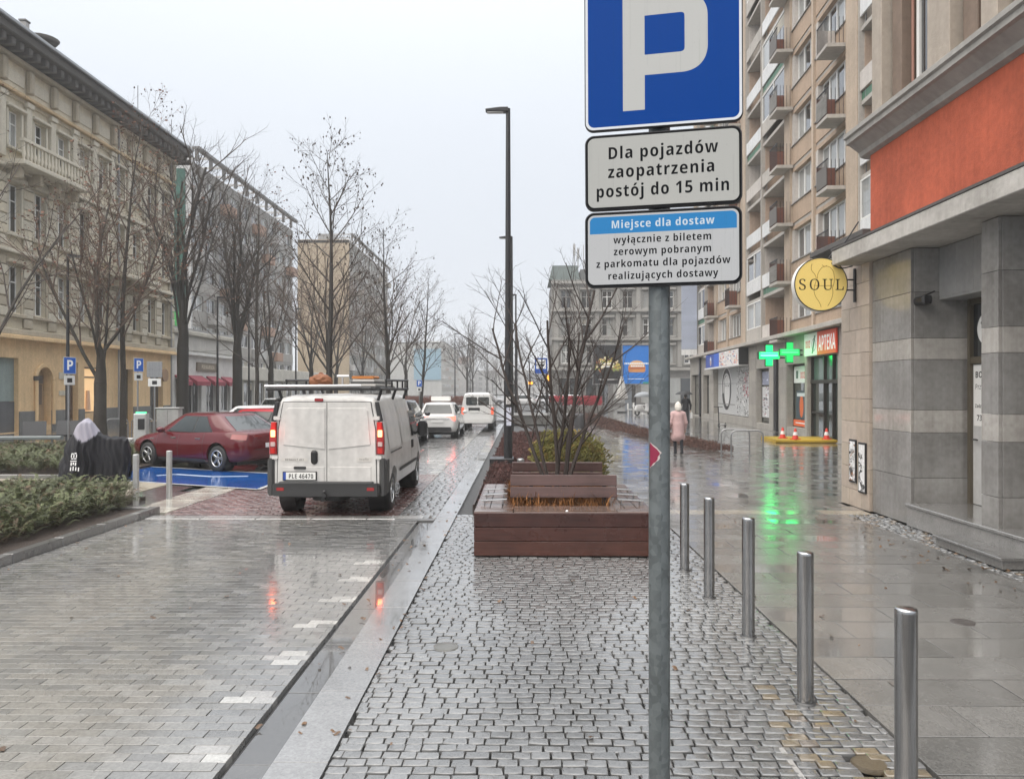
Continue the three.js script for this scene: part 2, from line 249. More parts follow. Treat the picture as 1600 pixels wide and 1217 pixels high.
// rough setts along the foot of the stone building
settField(foot, 'small_sett', 'far_small_setts', { seed: 35, x0: 5.3, x1: 5.86, d0: 4, d1: 12.72, w: 0.1, l: 0.1, gap: 0.016, h: 0.05, bevel: 0.012, jit: 0.008, sink: 0.016, tilt: 0.08, yaw: 0.1, vary: 0.25, variants: 16, mat: wetStone, tones: [...grey(0.18, 0.24, 0.14, 0.28), [0.22, 0.17, 0.12]] });
M(foot, 'round_cover', lathe([[0.1, -0.02], [0.098, 0.004], [0.03, 0.005], [0, 0.002]], 24).translate(3.86, 0.0, -6.81), mat([0.09, 0.08, 0.075], 0.4, { map: T.blotch }));
M(foot, 'square_cover', ext(2.55, 2.65, 0, 0.004, -5.42, -5.34, 0.002), mat([0.12, 0.11, 0.1], 0.4));

// --- left side: kerb, beds, lanes, bays
const kerbMat = [0.20, 0.23, 0.17].map((k) => { const m = wetSlabOf(k); m.roughness = 0.4; return m; });
const lk = struct('kerb');
for (let k = 0, d = 4; d < 12.6; d += 1.0, k++) M(lk, 'kerb_stone', ext(-6.1, -5.975, -0.06, 0.11 + rr(-0.003, 0.003), -Math.min(d + 0.992, 12.7), -d, 0.012), kerbMat[k % 3]);
M(lk, 'kerb_stone', ext(-6.9, -6.105, -0.06, 0.105, -12.72, -12.6, 0.01), kerbMat[1]);
const lp = struct('side_pavement');
M(lp, 'paving', sheet(-24.6, -6.92, 15.4, 140, -0.002), MAT.slabFar);
M(lp, 'paving', sheet(-24.6, -6.12, -2, 15.38, -0.001), MAT.slabFar);
settField(lp, 'pale_slab', 'far_pale_slabs', { seed: 41, x0: -6.6, x1: -5.87, d0: 12.76, d1: 15.6, w: 0.73, l: 0.47, gap: 0.006, h: 0.06, bevel: 0.004, jit: 0.001, flat: true, y: 0.006, sink: 0.002, tilt: 0.003, mat: wetSlab, tones: [[0.66, 0.62, 0.53], [0.60, 0.57, 0.5]] });
// ================================================================ right-hand buildings
// facades are built with x to the right, y up, z out of the wall; turned -90 degrees they face the street from the right
MAT.glass = mat([0.018, 0.021, 0.024], 0.03, { clearcoat: 1, clearcoatRoughness: 0.02 });
MAT.curtain = mat([0.34, 0.35, 0.34], 0.5, { map: T.stain, clearcoat: 1, clearcoatRoughness: 0.02 });
MAT.whiteFrame = mat([0.74, 0.74, 0.72], 0.4);
MAT.blackSteel = mat([0.016, 0.016, 0.018], 0.38, { bumpMap: T.fine, bumpScale: 0.0006 });
MAT.steel = mat([0.40, 0.40, 0.40], 0.34, { metalness: 0.85, map: T.brush });
const plaster = (c, o = {}) => mat(c, 0.85, { map: T.stain, bumpMap: T.fine, bumpScale: 0.003, ...o });
const winCache = new Map();
function windowUnit(parent, x, y, w, h, z, o = {}) { // frame > panes; origin at the lower left corner of the opening
  const n = o.panes ?? 2, t = o.t ?? 0.06, key = [w.toFixed(2), h.toFixed(2), n, t, o.trans ?? 0].join();
  if (!winCache.has(key)) {
    const L = [ext(0, w, 0, t, 0, 0.07), ext(0, w, h - t, h, 0, 0.07), ext(0, t, t, h - t, 0, 0.07), ext(w - t, w, t, h - t, 0, 0.07)];
    for (let i = 1; i < n; i++) L.push(ext(w * i / n - t * 0.6, w * i / n + t * 0.6, t, h - t, 0.003, 0.075));
    if (o.trans) L.push(ext(t, w - t, h * o.trans - t * 0.5, h * o.trans + t * 0.5, 0.006, 0.08));
    const g = merge(L), pw = (w - 2 * t) / n; winCache.set(key, [g, ext(0, pw - 0.01, 0, h - 2 * t, 0.02, 0.035), pw, t]);
  }
  const [g, pg, pw, tt] = winCache.get(key);
  const f = M(parent, 'window', g, o.frame ?? MAT.whiteFrame); f.position.set(x, y, z);
  for (let i = 0; i < n; i++) { const p = M(f, 'pane', pg, o.glass ?? (R() < (o.curtains ?? 0.3) ? MAT.curtain : MAT.glass)); p.position.set(tt + i * pw + 0.005, tt, 0); }
  if (!o.glass && R() < 0.3) { const bh = (h - 2 * tt) * rr(0.25, 0.75), k = Math.floor(R() * n); const q = M(f, 'blind', ext(0, pw - 0.012, 0, bh, 0.036, 0.041), R() < 0.5 ? MAT.curtain : MAT.blind); q.position.set(tt + k * pw + 0.006, h - tt - bh, 0); }
  return f;
}
MAT.blind = mat([0.5, 0.46, 0.38], 0.6, { map: T.stain });
const toRight = -Math.PI / 2;

// ---- the stone-clad building at the right edge. Local x = 12.95 - d, so x grows towards the camera; z = 5.85 - X
{
  const b = thing('corner_building', 'stone clad building with orange red band and canopy over a doorway', 'building', [5.85, 0, -12.95], toRight);
  const polish = (c) => mat(c, 0.24, { map: T.streak, bumpMap: T.fine, bumpScale: 0.0004, clearcoat: 0.6, clearcoatRoughness: 0.08 });
  const gDark = [polish([0.29, 0.29, 0.286]), polish([0.325, 0.325, 0.32]), polish([0.27, 0.27, 0.267])], gLight = [polish([0.46, 0.447, 0.42]), polish([0.50, 0.49, 0.47])];
  const courses = [[0.0, 0.71, 0], [0.71, 1.39, 0], [1.39, 1.73, 1], [1.73, 2.49, 0], [2.49, 2.81, 1], [2.81, 3.5, 0], [3.5, 4.16, 0]];
  const pier = (x0, x1, depth, from) => courses.forEach(([a, e, l], i) => { if (e <= from) return; a = Math.max(a, from);
    // a front facing and a return, mitred by a narrow joint
    M(b, 'granite_block', ext(x0, x1 - 0.004, a + 0.003, e - 0.003, -0.05, 0.0 + (i % 2) * 0.002, 0.004), (l ? gLight : gDark)[(i + Math.round(x0)) % 2]);
    M(b, 'granite_block', ext(x0 + 0.02, x1 - 0.001 + (i % 2) * 0.002, a + 0.003, e - 0.003, -depth, -0.054, 0.004), (l ? gLight : gDark)[(i + 1) % 2]); });
  pier(0, 1.27, 0.9, 0); pier(3.05, 3.40, 1.3, 0.33); pier(5.6, 6.0, 1.3, 0.33);
  // cladding above the first doorway, set back
  const pale = plaster([0.34, 0.34, 0.335], { roughness: 0.5 });
  for (let i = 0; i < 4; i++) M(b, 'lintel_board', ext(1.275 + i * 0.443, 1.275 + (i + 1) * 0.443 - 0.006, 3.42, 4.16, -0.48, -0.42, 0.004), pale);
  M(b, 'soffit', ext(1.275, 3.04, 3.38, 3.418, -1.0, -0.42), pale);
  for (let i = 0; i < 4; i++) M(b, 'lintel_board', ext(3.41 + i * 0.547, 3.41 + (i + 1) * 0.547 - 0.006, 3.3, 4.16, -0.38, -0.32, 0.004), pale);
  M(b, 'back_wall', ext(1.28, 9, 0.3, 4.16, -1.25, -0.93), plaster([0.16, 0.155, 0.15]));
  // door in the recess: frame, transom with a round number disc, white panel with a paper notice
  const door = M(b, 'door', merge([ext(1.31, 1.37, 0.33, 3.38, -0.92, -0.82), ext(2.35, 2.41, 0.33, 3.38, -0.92, -0.82), ext(1.37, 2.35, 2.42, 2.52, -0.92, -0.83), ext(1.37, 2.35, 3.30, 3.38, -0.92, -0.83)]), mat([0.10, 0.085, 0.06], 0.4));
  M(door, 'transom_pane', ext(1.37, 2.35, 2.52, 3.30, -0.90, -0.88), MAT.glass);
  M(door, 'leaf', ext(1.37, 2.35, 0.34, 2.41, -0.91, -0.87, 0.004), mat([0.62, 0.62, 0.61], 0.45, { map: T.stain }));
  M(door, 'handle', merge([rod([1.46, 1.3, -0.865], [1.46, 1.3, -0.81], 0.012), rod([1.46, 1.3, -0.81], [1.58, 1.3, -0.81], 0.012)]), mat([0.05, 0.05, 0.05], 0.3));
  const disc = M(door, 'number_disc', new THREE.CircleGeometry(0.24, 32).translate(1.72, 2.92, -0.868), mat(0xffffff, 0.5, { map: print(0.48, 0.48, (g) => { g.fillStyle = '#e9e9e6'; g.fillRect(0, 0, 1, 1); g.strokeStyle = '#222'; g.lineWidth = 0.045; g.lineCap = 'round'; for (const s of [0, 0.15]) { g.beginPath(); g.moveTo(0.11 + s, 0.15); g.quadraticCurveTo(0.18 + s, 0.08, 0.23 + s, 0.13); g.quadraticCurveTo(0.26 + s, 0.22, 0.17 + s, 0.4); g.stroke(); } }, 400) }));
  M(door, 'notice', ext(1.40, 2.02, 1.50, 2.40, -0.869, -0.866).clone(), (() => { const t = print(0.62, 0.9, (g) => { g.fillStyle = '#e6e6e3'; g.fillRect(0, 0, 1, 1); text(g, 'BOL', 0.03, 0.19, 0.13, { align: 'left' }); text(g, 'Przyjd', 0.03, 0.36, 0.105, { align: 'left', weight: 'normal' }); text(g, 'Zadzwoń', 0.03, 0.63, 0.07, { align: 'left' }); text(g, '731', 0.07, 0.82, 0.12, { align: 'left' }); }, 500); return mat(0xffffff, 0.5, { map: t }); })());
  { const n = door.children.at(-1).geometry; faceUV(n, 0.62, 0.9, 1.71, 1.95); }
  // steps
  const st = wetSlabOf(0.34), st2 = wetSlabOf(0.24);
  M(b, 'step', ext(1.28, 9, 0.0, 0.29, -0.95, 0.07, 0.008), st); M(b, 'step_nosing', ext(1.275, 9, 0.292, 0.335, -0.95, 0.10, 0.008), wetSlabOf(0.27));
  M(b, 'lower_step', ext(2.75, 4.15, 0.0, 0.10, 0.075, 0.42, 0.006), st2); M(b, 'lower_nosing', ext(2.72, 4.18, 0.102, 0.135, 0.075, 0.45, 0.006), wetSlabOf(0.2));
  // canopy, red band, moulded cornice
  const conc = plaster([0.50, 0.49, 0.465], { map: T.streak });
  M(b, 'canopy', ext(-0.45, 10, 4.17, 4.42, -1.3, 0.50, 0.012), conc);
  M(b, 'drip_edge', ext(-0.46, 10, 4.422, 4.46, -0.1, 0.51), mat([0.08, 0.075, 0.07], 0.5));
  M(b, 'red_band', ext(0.02, 10, 4.462, 5.93, -0.3, 0.04), plaster([0.55, 0.125, 0.063], { bumpScale: 0.006, map: T.streak }));
  const prof = poly([[0.04, 0], [0.12, 0.03], [0.14, 0.10], [0.30, 0.22], [0.36, 0.235], [0.36, 0.31], [0.40, 0.33], [0.40, 0.40], [-0.3, 0.46], [-0.3, 0]]);
  const mould = extrude(prof, 10.3); mould.rotateY(Math.PI / 2); // profile x -> z, run along x
  { const g = new THREE.ExtrudeGeometry(prof, { depth: 10.2, bevelEnabled: false }); g.applyMatrix4(new THREE.Matrix4().makeBasis(V(0, 0, 1), V(0, 1, 0), V(-1, 0, 0))); muv(g); const m = M(b, 'cornice', g, plaster([0.40, 0.385, 0.36])); m.position.set(10, 5.932, 0); }
  // upper storey: stone piers, brown reveals, tall windows, thin red neon tubes (unlit)
  const stone = plaster([0.47, 0.41, 0.345]), brown = plaster([0.24, 0.18, 0.14]), rose = plaster([0.42, 0.22, 0.17]);
  M(b, 'upper_wall', ext(0.0, 10, 6.36, 10.2, -0.75, -0.35), brown);
  for (let k = 0; k < 3; k++) {
    const x = 0.02 + k * 3.05, P = (a, e, z, m) => M(b, 'stone_pier', ext(x + a, x + e, 6.34, 10.2, -0.349, z, 0.01), m);
    P(0.0, 0.34, 0.02, stone); P(0.42, 0.72, -0.12, brown); P(1.62, 1.95, -0.05, stone); P(2.02, 2.30, 0.0, stone); P(2.38, 2.72, -0.14, brown);
    for (const c of [0.05, 1.66, 2.05]) M(b, 'pier_foot', ext(x + c - 0.02, x + c + 0.3, 6.34, 6.62, -0.2, 0.05, 0.012), stone);
    for (const c of [0.82, 2.80]) M(b, 'red_pipe', rod([x + c, 6.36, -0.25], [x + c, 10.2, -0.25], 0.022, 8), rose);
    windowUnit(b, x + 0.88, 6.7, 0.72, 3.4, -0.345, { panes: 1, trans: 0.42, t: 0.08, glass: MAT.glass });
  }
  M(b, 'side_panel', ext(9.2, 10, 6.36, 10.2, -0.34, -0.1), rose);
  M(b, 'core', ext(0.02, 10, 0, 15, -6, -1.3), plaster([0.4, 0.36, 0.32]));
  M(b, 'attic', ext(0.02, 10, 10.22, 15, -1.3, -0.05), stone);
  M(b, 'loose_cable', tube([[-0.3, 4.9, 0.1], [-0.42, 4.55, 0.3], [-0.47, 4.3, 0.53], [-0.36, 4.12, 0.4], [-0.30, 4.14, 0.2]], 0.012, 6, 40), MAT.blackSteel);
  M(b, 'black_floodlight', merge([cbox(0.30, 0.12, 0.16, 0.03, 1.38, 3.36, -0.12), rod([1.38, 3.42, -0.12], [1.38, 3.5, -0.3], 0.012)]), MAT.blackSteel);
}
// ---- the tiled wall beyond it, with its thin roof slab
{
  const b = thing('tiled_wall', 'beige tiled end wall beside the polished granite pier', 'wall', [5.80, 0, -12.955], toRight);
  const tile = [[0.55, 0.46, 0.375], [0.52, 0.435, 0.36], [0.58, 0.49, 0.41], [0.53, 0.45, 0.365]].map((c) => mat(c, 0.38, { map: T.stain, bumpMap: T.fine, bumpScale: 0.0012 }));
  for (let r = 0, y = 0.0; y < 4.6; r++) {
    const h = r === 0 ? 0.30 : 0.395, cuts = r % 2 ? [-1.12, -0.50, -0.002] : [-1.12, -0.78, -0.30, -0.002];
    for (let i = 0; i < cuts.length - 1; i++) M(b, 'tile', ext(cuts[i] + 0.003, cuts[i + 1] - 0.003, y + 0.003, Math.min(y + h, 4.6) - 0.003, -0.06, R() * 0.003, 0.004), tile[Math.floor(R() * 4)]);
    y += h;
  }
  M(b, 'backing', ext(-1.115, -0.004, 0, 4.6, -6, -0.062), plaster([0.2, 0.18, 0.16]));
  M(b, 'roof_slab', ext(-2.35, 0, 4.62, 4.72, -3, 0.12, 0.01), plaster([0.12, 0.115, 0.11]));
  M(b, 'wall_band', ext(-1.1, 0, 4.40, 4.618, -0.02, 0.05), plaster([0.36, 0.35, 0.33]));
  const pf = MAT.blackSteel;
  [[-0.74, -0.46, 0.42, 1.17], [-0.37, -0.08, 0.28, 1.14]].forEach(([x0, x1, y0, y1], k) => {
    const f = M(b, 'poster_frame', merge([ext(x0, x1, y0, y1, 0.004, 0.03, 0.006)]), pf);
    const w = x1 - x0 - 0.06, h = y1 - y0 - 0.07, t = print(w, h, (g) => { g.fillStyle = '#ddd'; g.fillRect(0, 0, 1, 1); const r = rng(90 + k); for (let i = 0; i < 46; i++) { g.fillStyle = ['#222', '#eee', '#555', '#c9c9c5', k ? '#1b1b1b' : '#8a5a3a'][Math.floor(r() * 5)]; g.beginPath(); const x = r() * w, y = r() * h; g.moveTo(x, y); for (let q = 0; q < 4; q++) g.lineTo(x + rr(-0.08, 0.08, r), y + rr(-0.08, 0.08, r)); g.fill(); } text(g, k ? 'K' : 'BO', w * 0.5, h * 0.3, 0.1, { color: '#222' }); }, 700);
    M(f, 'poster', faceUV(new THREE.PlaneGeometry(w, h).translate((x0 + x1) / 2, (y0 + y1) / 2, 0.032), w, h, (x0 + x1) / 2, (y0 + y1) / 2), mat(0xffffff, 0.4, { map: t }));
  });
}
// ---- round projecting sign
{
  const s = thing('round_sign', 'round yellow projecting sign with line drawing on a black bracket', 'sign', [5.16, 3.85, -13.45], 0.02);
  const r = 0.46, t = print(2 * r, 2 * r, (g) => {
    g.fillStyle = '#f1d680'; g.fillRect(0, 0, 2, 2); g.translate(r, r);
    g.strokeStyle = '#8f6a1c'; g.lineWidth = 0.009; g.lineCap = 'round';
    const L = (...p) => { g.beginPath(); g.moveTo(p[0], p[1]); for (let i = 2; i < p.length; i += 4) g.quadraticCurveTo(p[i], p[i + 1], p[i + 2], p[i + 3]); g.stroke(); };
    L(-0.16, -0.36, -0.20, -0.26, -0.13, -0.20, -0.06, -0.12, -0.10, -0.02, -0.16, 0.14, -0.07, 0.26, -0.02, 0.32, 0.0, 0.40);
    L(0.22, -0.22, 0.16, -0.36, 0.02, -0.30, -0.08, -0.2, -0.06, -0.1); L(0.22, -0.22, 0.26, -0.05, 0.20, 0.06, 0.24, 0.2, 0.12, 0.38); L(0.02, -0.34, 0.06, -0.3, 0.10, -0.33); L(-0.12, 0.02, 0.05, 0.03, 0.22, 0.02);
    for (const [ch, x] of [['S', -0.33], ['O', -0.115], ['U', 0.12], ['L', 0.33]]) text(g, ch, x, 0.10, 0.27, { font: 'serif', weight: 'normal', color: '#2b2314' });
  }, 900);
  const face = new THREE.CircleGeometry(r - 0.012, 48); face.translate(0, 0, 0.076);
  const body = M(s, 'case', CYL(r, r, 0.15, 48).rotateX(Math.PI / 2), mat([0.75, 0.74, 0.7], 0.4));
  M(s, 'rim', new THREE.TorusGeometry(r - 0.004, 0.009, 8, 48).translate(0, 0, 0.075), MAT.blackSteel);
  M(s, 'face', face, mat(0xffffff, 0.35, { map: t }));
  M(s, 'bracket', merge([rod([r, 0.09, 0], [0.63, 0.09, 0], 0.014, 8), rod([r, -0.09, 0], [0.63, -0.09, 0], 0.014, 8), ext(0.60, 0.63, -0.3, 0.28, -0.03, 0.03, 0.004)]), MAT.blackSteel);
}

// ---- the apartment block set back behind: local x = 62 - d, floors of 2.7 m over a 4.4 m shop storey
{
  const D0 = 62, b = thing('apartment_block', 'tall tan apartment block with loggias and small balconies over shops', 'apartment building', [13.85, 0, -D0], toRight - 0.046);
  const LEN = 42, X = (d) => D0 - d, F0 = 4.40, FH = 2.7, NF = 10, TOP = F0 + FH * NF;
  const tan = plaster([0.50, 0.375, 0.275]), pierM = plaster([0.53, 0.43, 0.335]), slabM = plaster([0.50, 0.47, 0.43]), inner = plaster([0.55, 0.42, 0.33]), pale = plaster([0.62, 0.58, 0.54]), whitePanel = mat([0.78, 0.79, 0.79], 0.5, { map: T.stain }), sillM = mat([0.26, 0.25, 0.24], 0.5), redPanel = plaster([0.21, 0.085, 0.06]), gr = mat([0.06, 0.16, 0.10], 0.5);
  M(b, 'core', ext(0, LEN, 0, TOP, -11, -1.6), inner); M(b, 'roof_edge', ext(-0.1, LEN, TOP, TOP + 0.5, -11, 0.1), slabM);
  for (let f = 0; f <= NF; f++) M(b, 'floor_slab', ext(0, LEN, F0 + f * FH - 0.16, F0 + f * FH, -1.59, 0.02 - 0.06), slabM);
  const panel = (x0, x1, y0, y1, z0, z1, m, n = 'wall_panel') => M(b, n, ext(x0, x1, y0, y1, z0, z1), m);
  function pierBand(dNear, dFar) { panel(X(dFar), X(dNear), F0, TOP, -1.58, 0.10, pierM, 'pier'); }
  function windowBand(dNear, dFar, n, balcony) {
    const x0 = X(dFar), x1 = X(dNear);
    for (let f = 0; f < NF; f++) {
      const y = F0 + f * FH, wy0 = y + 0.86, wy1 = y + 2.36;
      panel(x0, x1, y + 0.002, wy0, -0.3, 0.0, tan); panel(x0, x1, wy1, y + FH - 0.162, -0.3, 0.0, tan, 'lintel'); panel(x0, x0 + 0.3, wy0, wy1, -0.3, -0.002, pale, 'reveal');
      M(b, 'sill', ext(x0, x1 - 0.02, wy0 - 0.0, wy0 + 0.04, -0.28, 0.06), sillM);
      windowUnit(b, x0 + 0.32, wy0 + 0.045, x1 - x0 - 0.36, wy1 - wy0 - 0.05, -0.26, { panes: n, t: 0.075, curtains: 0.6 });
      if (balcony && f > 0) smallBalcony(x1 - 1.3, y - 0.02, 1.25, f);
    }
  }
  function smallBalcony(x, y, w, f) {
    const bl = M(b, 'balcony', ext(x, x + w, y - 0.14, y, 0.01, 0.78, 0.01), slabM);
    const side = f % 4 === 0 ? pale : redPanel; M(bl, 'side_panel', ext(x + 0.01, x + 0.05, y + 0.05, y + 1.0, 0.03, 0.76), side);
    const L = [ext(x + 0.03, x + w - 0.02, y + 1.0, y + 1.035, 0.73, 0.77)]; for (let i = 0; i <= 9; i++) L.push(ext(x + 0.05 + i * (w - 0.1) / 9 - 0.009, x + 0.05 + i * (w - 0.1) / 9 + 0.009, y, y + 1.0, 0.74, 0.758)); for (let i = 1; i < 5; i++) L.push(ext(x + w - 0.03, x + w - 0.012, y, y + 1.0, 0.15 * i, 0.15 * i + 0.018)); M(bl, 'railing', merge(L), MAT.blackSteel);
    if (f % 3 !== 1) M(bl, 'screen', ext(x + 0.06, x + w - 0.05, y + 0.05, y + 0.8, 0.765, 0.78), [mat([0.25, 0.24, 0.22], 0.7, { map: T.wood }), slabM, mat([0.12, 0.11, 0.1], 0.6)][f % 3]);
  }
  function loggia(dNear, dFar, k) {
    const x0 = X(dFar), x1 = X(dNear); panel(x0 - 0.06, x0 + 0.06, F0, TOP, -1.58, 0.06, slabM, 'fin');
    for (let f = 0; f < NF; f++) {
      const y = F0 + f * FH, q = (f * 3 + k * 5) % 7, pm = q === 0 || q === 3 ? slabM : q === 5 ? pale : whitePanel;
      M(b, 'parapet', ext(x0 + 0.07, x1 - 0.01, y + 0.34, y + 1.05, -0.04, 0.02, 0.008), pm);
      if ((f + k) % 4 === 1) M(b, 'parapet_foot', ext(x0 + 0.07, x1 - 0.01, y + 0.002, y + 0.30, -0.10, -0.05), gr); for (const q of [0.15, 0.85]) M(b, 'parapet_post', ext(x0 + (x1 - x0) * q, x0 + (x1 - x0) * q + 0.04, y + 0.001, y + 0.36, -0.09, -0.045), MAT.steel);
      if (q === 3 || q === 6) { windowUnit(b, x0 + 0.08, y + 1.06, x1 - x0 - 0.1, FH - 1.24, -0.06, { panes: 2, curtains: 0.5 }); } else { windowUnit(b, x0 + 0.4, y + 0.05, 0.9, 2.15, -1.595, { panes: 1, t: 0.09 }); M(b, 'side_wall', ext(x0 + 0.062, x0 + 0.10, y, y + FH - 0.17, -1.58, -0.15), (f + k) % 3 ? inner : pale); }
    }
  }
  // bands from the near end to the far end, as depths from the street corner
  const seq = [[20, 22.9, 'w'], [22.9, 25.5, 'l'], [25.5, 28.2, 'l'], [28.2, 29.3, 'p'], [29.3, 33.0, 'b'], [33.0, 33.25, 'p'], [33.25, 36.3, 'w'], [36.3, 37.2, 'p'], [37.2, 41.6, 'l'], [41.6, 45.0, 'l'], [45.0, 46.0, 'p'], [46.0, 49.6, 'b'], [49.6, 49.9, 'p'], [49.9, 53.0, 'w'], [53.0, 53.9, 'p'], [53.9, 57.4, 'l'], [57.4, 60.6, 'l'], [60.6, 61.9, 'p']];
  seq.forEach(([a, e, k], i) => { if (k === 'p') pierBand(a, e); else if (k === 'l') loggia(a, e, i); else windowBand(a, e, k === 'b' ? 4 : 3, k === 'b'); });
  for (const d of [36.6, 53.3]) for (let f = 0; f < NF; f++) smallBalcony(X(d) - 0.75, F0 + f * FH + 0.002, 1.3, f * 2 + 1);
  // --- shop storey: stone facing with openings (depth ranges as seen from the street)
  const z0 = 0.35, wallC = plaster([0.40, 0.38, 0.345]);
  const open = [[29.4, 32.9, 0.02, 3.42], [33.3, 35.9, 0.35, 3.2], [38.9, 41.4, 0.3, 3.15], [43.0, 52.6, 0.45, 3.5], [54.2, 56.4, 0.3, 3.1], [58.2, 61.4, 0.1, 3.2]];
  const shape = wallShape(LEN, 4.42, open.map(([a, e, y0, y1]) => [X(e), X(a), y0, y1]));
  const front = M(b, 'shop_front', extrude(shape, 0.4), wallC); front.position.z = z0 - 0.4;
  // cladding joints as real stone facings between the openings
  const facing = [plaster([0.40, 0.38, 0.345]), plaster([0.43, 0.405, 0.365]), plaster([0.375, 0.355, 0.325])];
  for (const [a, e] of [[21, 29.35], [32.95, 33.25], [35.95, 38.85], [41.45, 42.95], [52.65, 54.15], [56.45, 58.15]]) for (let y = 0; y < 4.35; y += 0.62) { const n = Math.max(1, Math.round((e - a) / 1.0)); for (let i = 0; i < n; i++) M(b, 'stone_facing', ext(X(e) + (e - a) * i / n + 0.006, X(e) + (e - a) * (i + 1) / n - 0.006, y + 0.006, Math.min(y + 0.62, 4.39) - 0.006, z0 + 0.002, z0 + 0.03), facing[Math.floor(R() * 3)]); }
  M(b, 'canopy_slab', ext(0, LEN, 4.44, 4.62, -0.1, z0 + 0.45, 0.01), slabM);
  M(b, 'shop_roof', ext(0, LEN, 4.0, 4.23, -1.5, z0 - 0.41), slabM);
  M(b, 'shop_back', ext(0, LEN, 0, 4.0, -1.4, -0.9), plaster([0.22, 0.2, 0.18]));
  // pharmacy: sign, glazing, door
  const red = '#e2492f';
  const ps = (w, h, f) => mat(0xffffff, 0.4, { map: print(w, h, f, 180) });
  const flat = (name, x0, x1, y0, y1, z, m) => M(b, name, faceUV(ext(x0, x1, y0, y1, z - 0.06, z), x1 - x0, y1 - y0, (x0 + x1) / 2, (y0 + y1) / 2), m);
  flat('pharmacy_sign', X(32.95), X(29.2), 3.45, 4.38, z0 + 0.14, ps(3.75, 0.93, (g) => { g.fillStyle = '#e9efe9'; g.fillRect(0, 0, 4, 1); g.fillStyle = red; g.fillRect(1.62, 0, 3, 1); text(g, 'DOZ', 0.46, 0.6, 0.42, { color: '#d8322b', sx: 0.72 }); g.fillStyle = '#2b6b50'; g.beginPath(); g.moveTo(1.25, 0.12); g.lineTo(1.45, 0.12); g.lineTo(1.1, 0.85); g.lineTo(0.95, 0.85); g.fill(); g.strokeStyle = '#333'; g.lineWidth = 0.03; g.beginPath(); g.arc(1.2, 0.5, 0.24, 0, 6.3); g.stroke(); text(g, 'APTEKA', 2.72, 0.78, 0.84, { color: '#fff', sx: 0.62 }); }));
  const shopGlass = mat([0.035, 0.05, 0.045], 0.04, { clearcoat: 1, clearcoatRoughness: 0.02 }), bronze = mat([0.05, 0.045, 0.04], 0.4, { metalness: 0.5 });
  const ent = M(b, 'entrance', merge([ext(X(32.9), X(29.4), 2.30, 2.45, z0 - 0.3, z0 - 0.1), ...[29.4, 30.3, 31.3, 32.84].map((d) => ext(X(d) - 0.07, X(d), 0.02, 3.42, z0 - 0.32, z0 - 0.12)), ext(X(32.9), X(31.3), 1.05, 1.13, z0 - 0.3, z0 - 0.12)]), bronze);
  for (const [a, e] of [[29.47, 30.23], [30.37, 31.23], [31.37, 32.8]]) { M(ent, 'pane', ext(X(e), X(a), 0.03, 2.3, z0 - 0.24, z0 - 0.22), shopGlass); M(ent, 'pane', ext(X(e), X(a), 2.45, 3.4, z0 - 0.24, z0 - 0.22), mat([0.09, 0.16, 0.13], 0.08)); }
  const shopWin = (a, e, y0, y1, n) => windowUnit(b, X(e), y0, e - a, y1 - y0, z0 - 0.35, { panes: n, t: 0.08, frame: bronze, glass: shopGlass, trans: 0.72 });
  shopWin(33.3, 35.9, 0.35, 3.2, 1); shopWin(38.9, 41.4, 0.3, 3.15, 1); shopWin(54.2, 56.4, 0.3, 3.1, 1); shopWin(58.2, 61.4, 0.1, 3.2, 2); shopWin(43.0, 52.6, 0.45, 3.5, 4);
  flat('window_sign', X(35.7), X(33.5), 2.35, 3.1, z0 - 0.26, ps(2.2, 0.75, (g) => { g.fillStyle = '#e8ebe8'; g.fillRect(0, 0, 3, 1); text(g, 'DOZ', 1.25, 0.55, 0.4, { color: '#d8322b', sx: 0.8 }); g.fillStyle = '#46705c'; g.fillRect(0.3, 0.2, 0.3, 0.35); }));
  flat('window_poster', X(35.4), X(33.9), 0.75, 2.0, z0 - 0.27, ps(1.5, 1.25, (g) => { g.fillStyle = '#3d4f57'; g.fillRect(0, 0, 2, 2); g.fillStyle = '#d56a3a'; g.beginPath(); g.ellipse(0.75, 0.7, 0.28, 0.5, 0, 0, 7); g.fill(); g.fillStyle = '#cfd6d8'; g.fillRect(0.1, 0.1, 1.3, 0.16); }));
  flat('window_poster', X(35.8), X(33.4), 0.4, 0.68, z0 - 0.265, ps(2.4, 0.28, (g) => { g.fillStyle = '#e0642f'; g.fillRect(0, 0, 3, 1); g.fillStyle = '#eee'; g.fillRect(0.3, 0.11, 1.6, 0.05); }));
  const scrib = (w, h, sd, base, inks, n) => ps(w, h, (g) => { g.fillStyle = base; g.fillRect(0, 0, w, h); const r = rng(sd); for (let i = 0; i < n; i++) { g.fillStyle = inks[Math.floor(r() * inks.length)]; g.fillRect(r() * w, r() * h, rr(0.05, 0.35, r), rr(0.03, 0.09, r)); } });
  flat('window_poster', X(41.2), X(39.1), 0.6, 2.2, z0 - 0.26, scrib(2.1, 1.6, 5, '#c9cacb', ['#444', '#8d4450', '#eee', '#667'], 70));
  flat('window_poster', X(41.2), X(39.1), 2.3, 3.0, z0 - 0.26, scrib(2.1, 0.7, 6, '#8c93a8', ['#aab', '#667', '#dde'], 20));
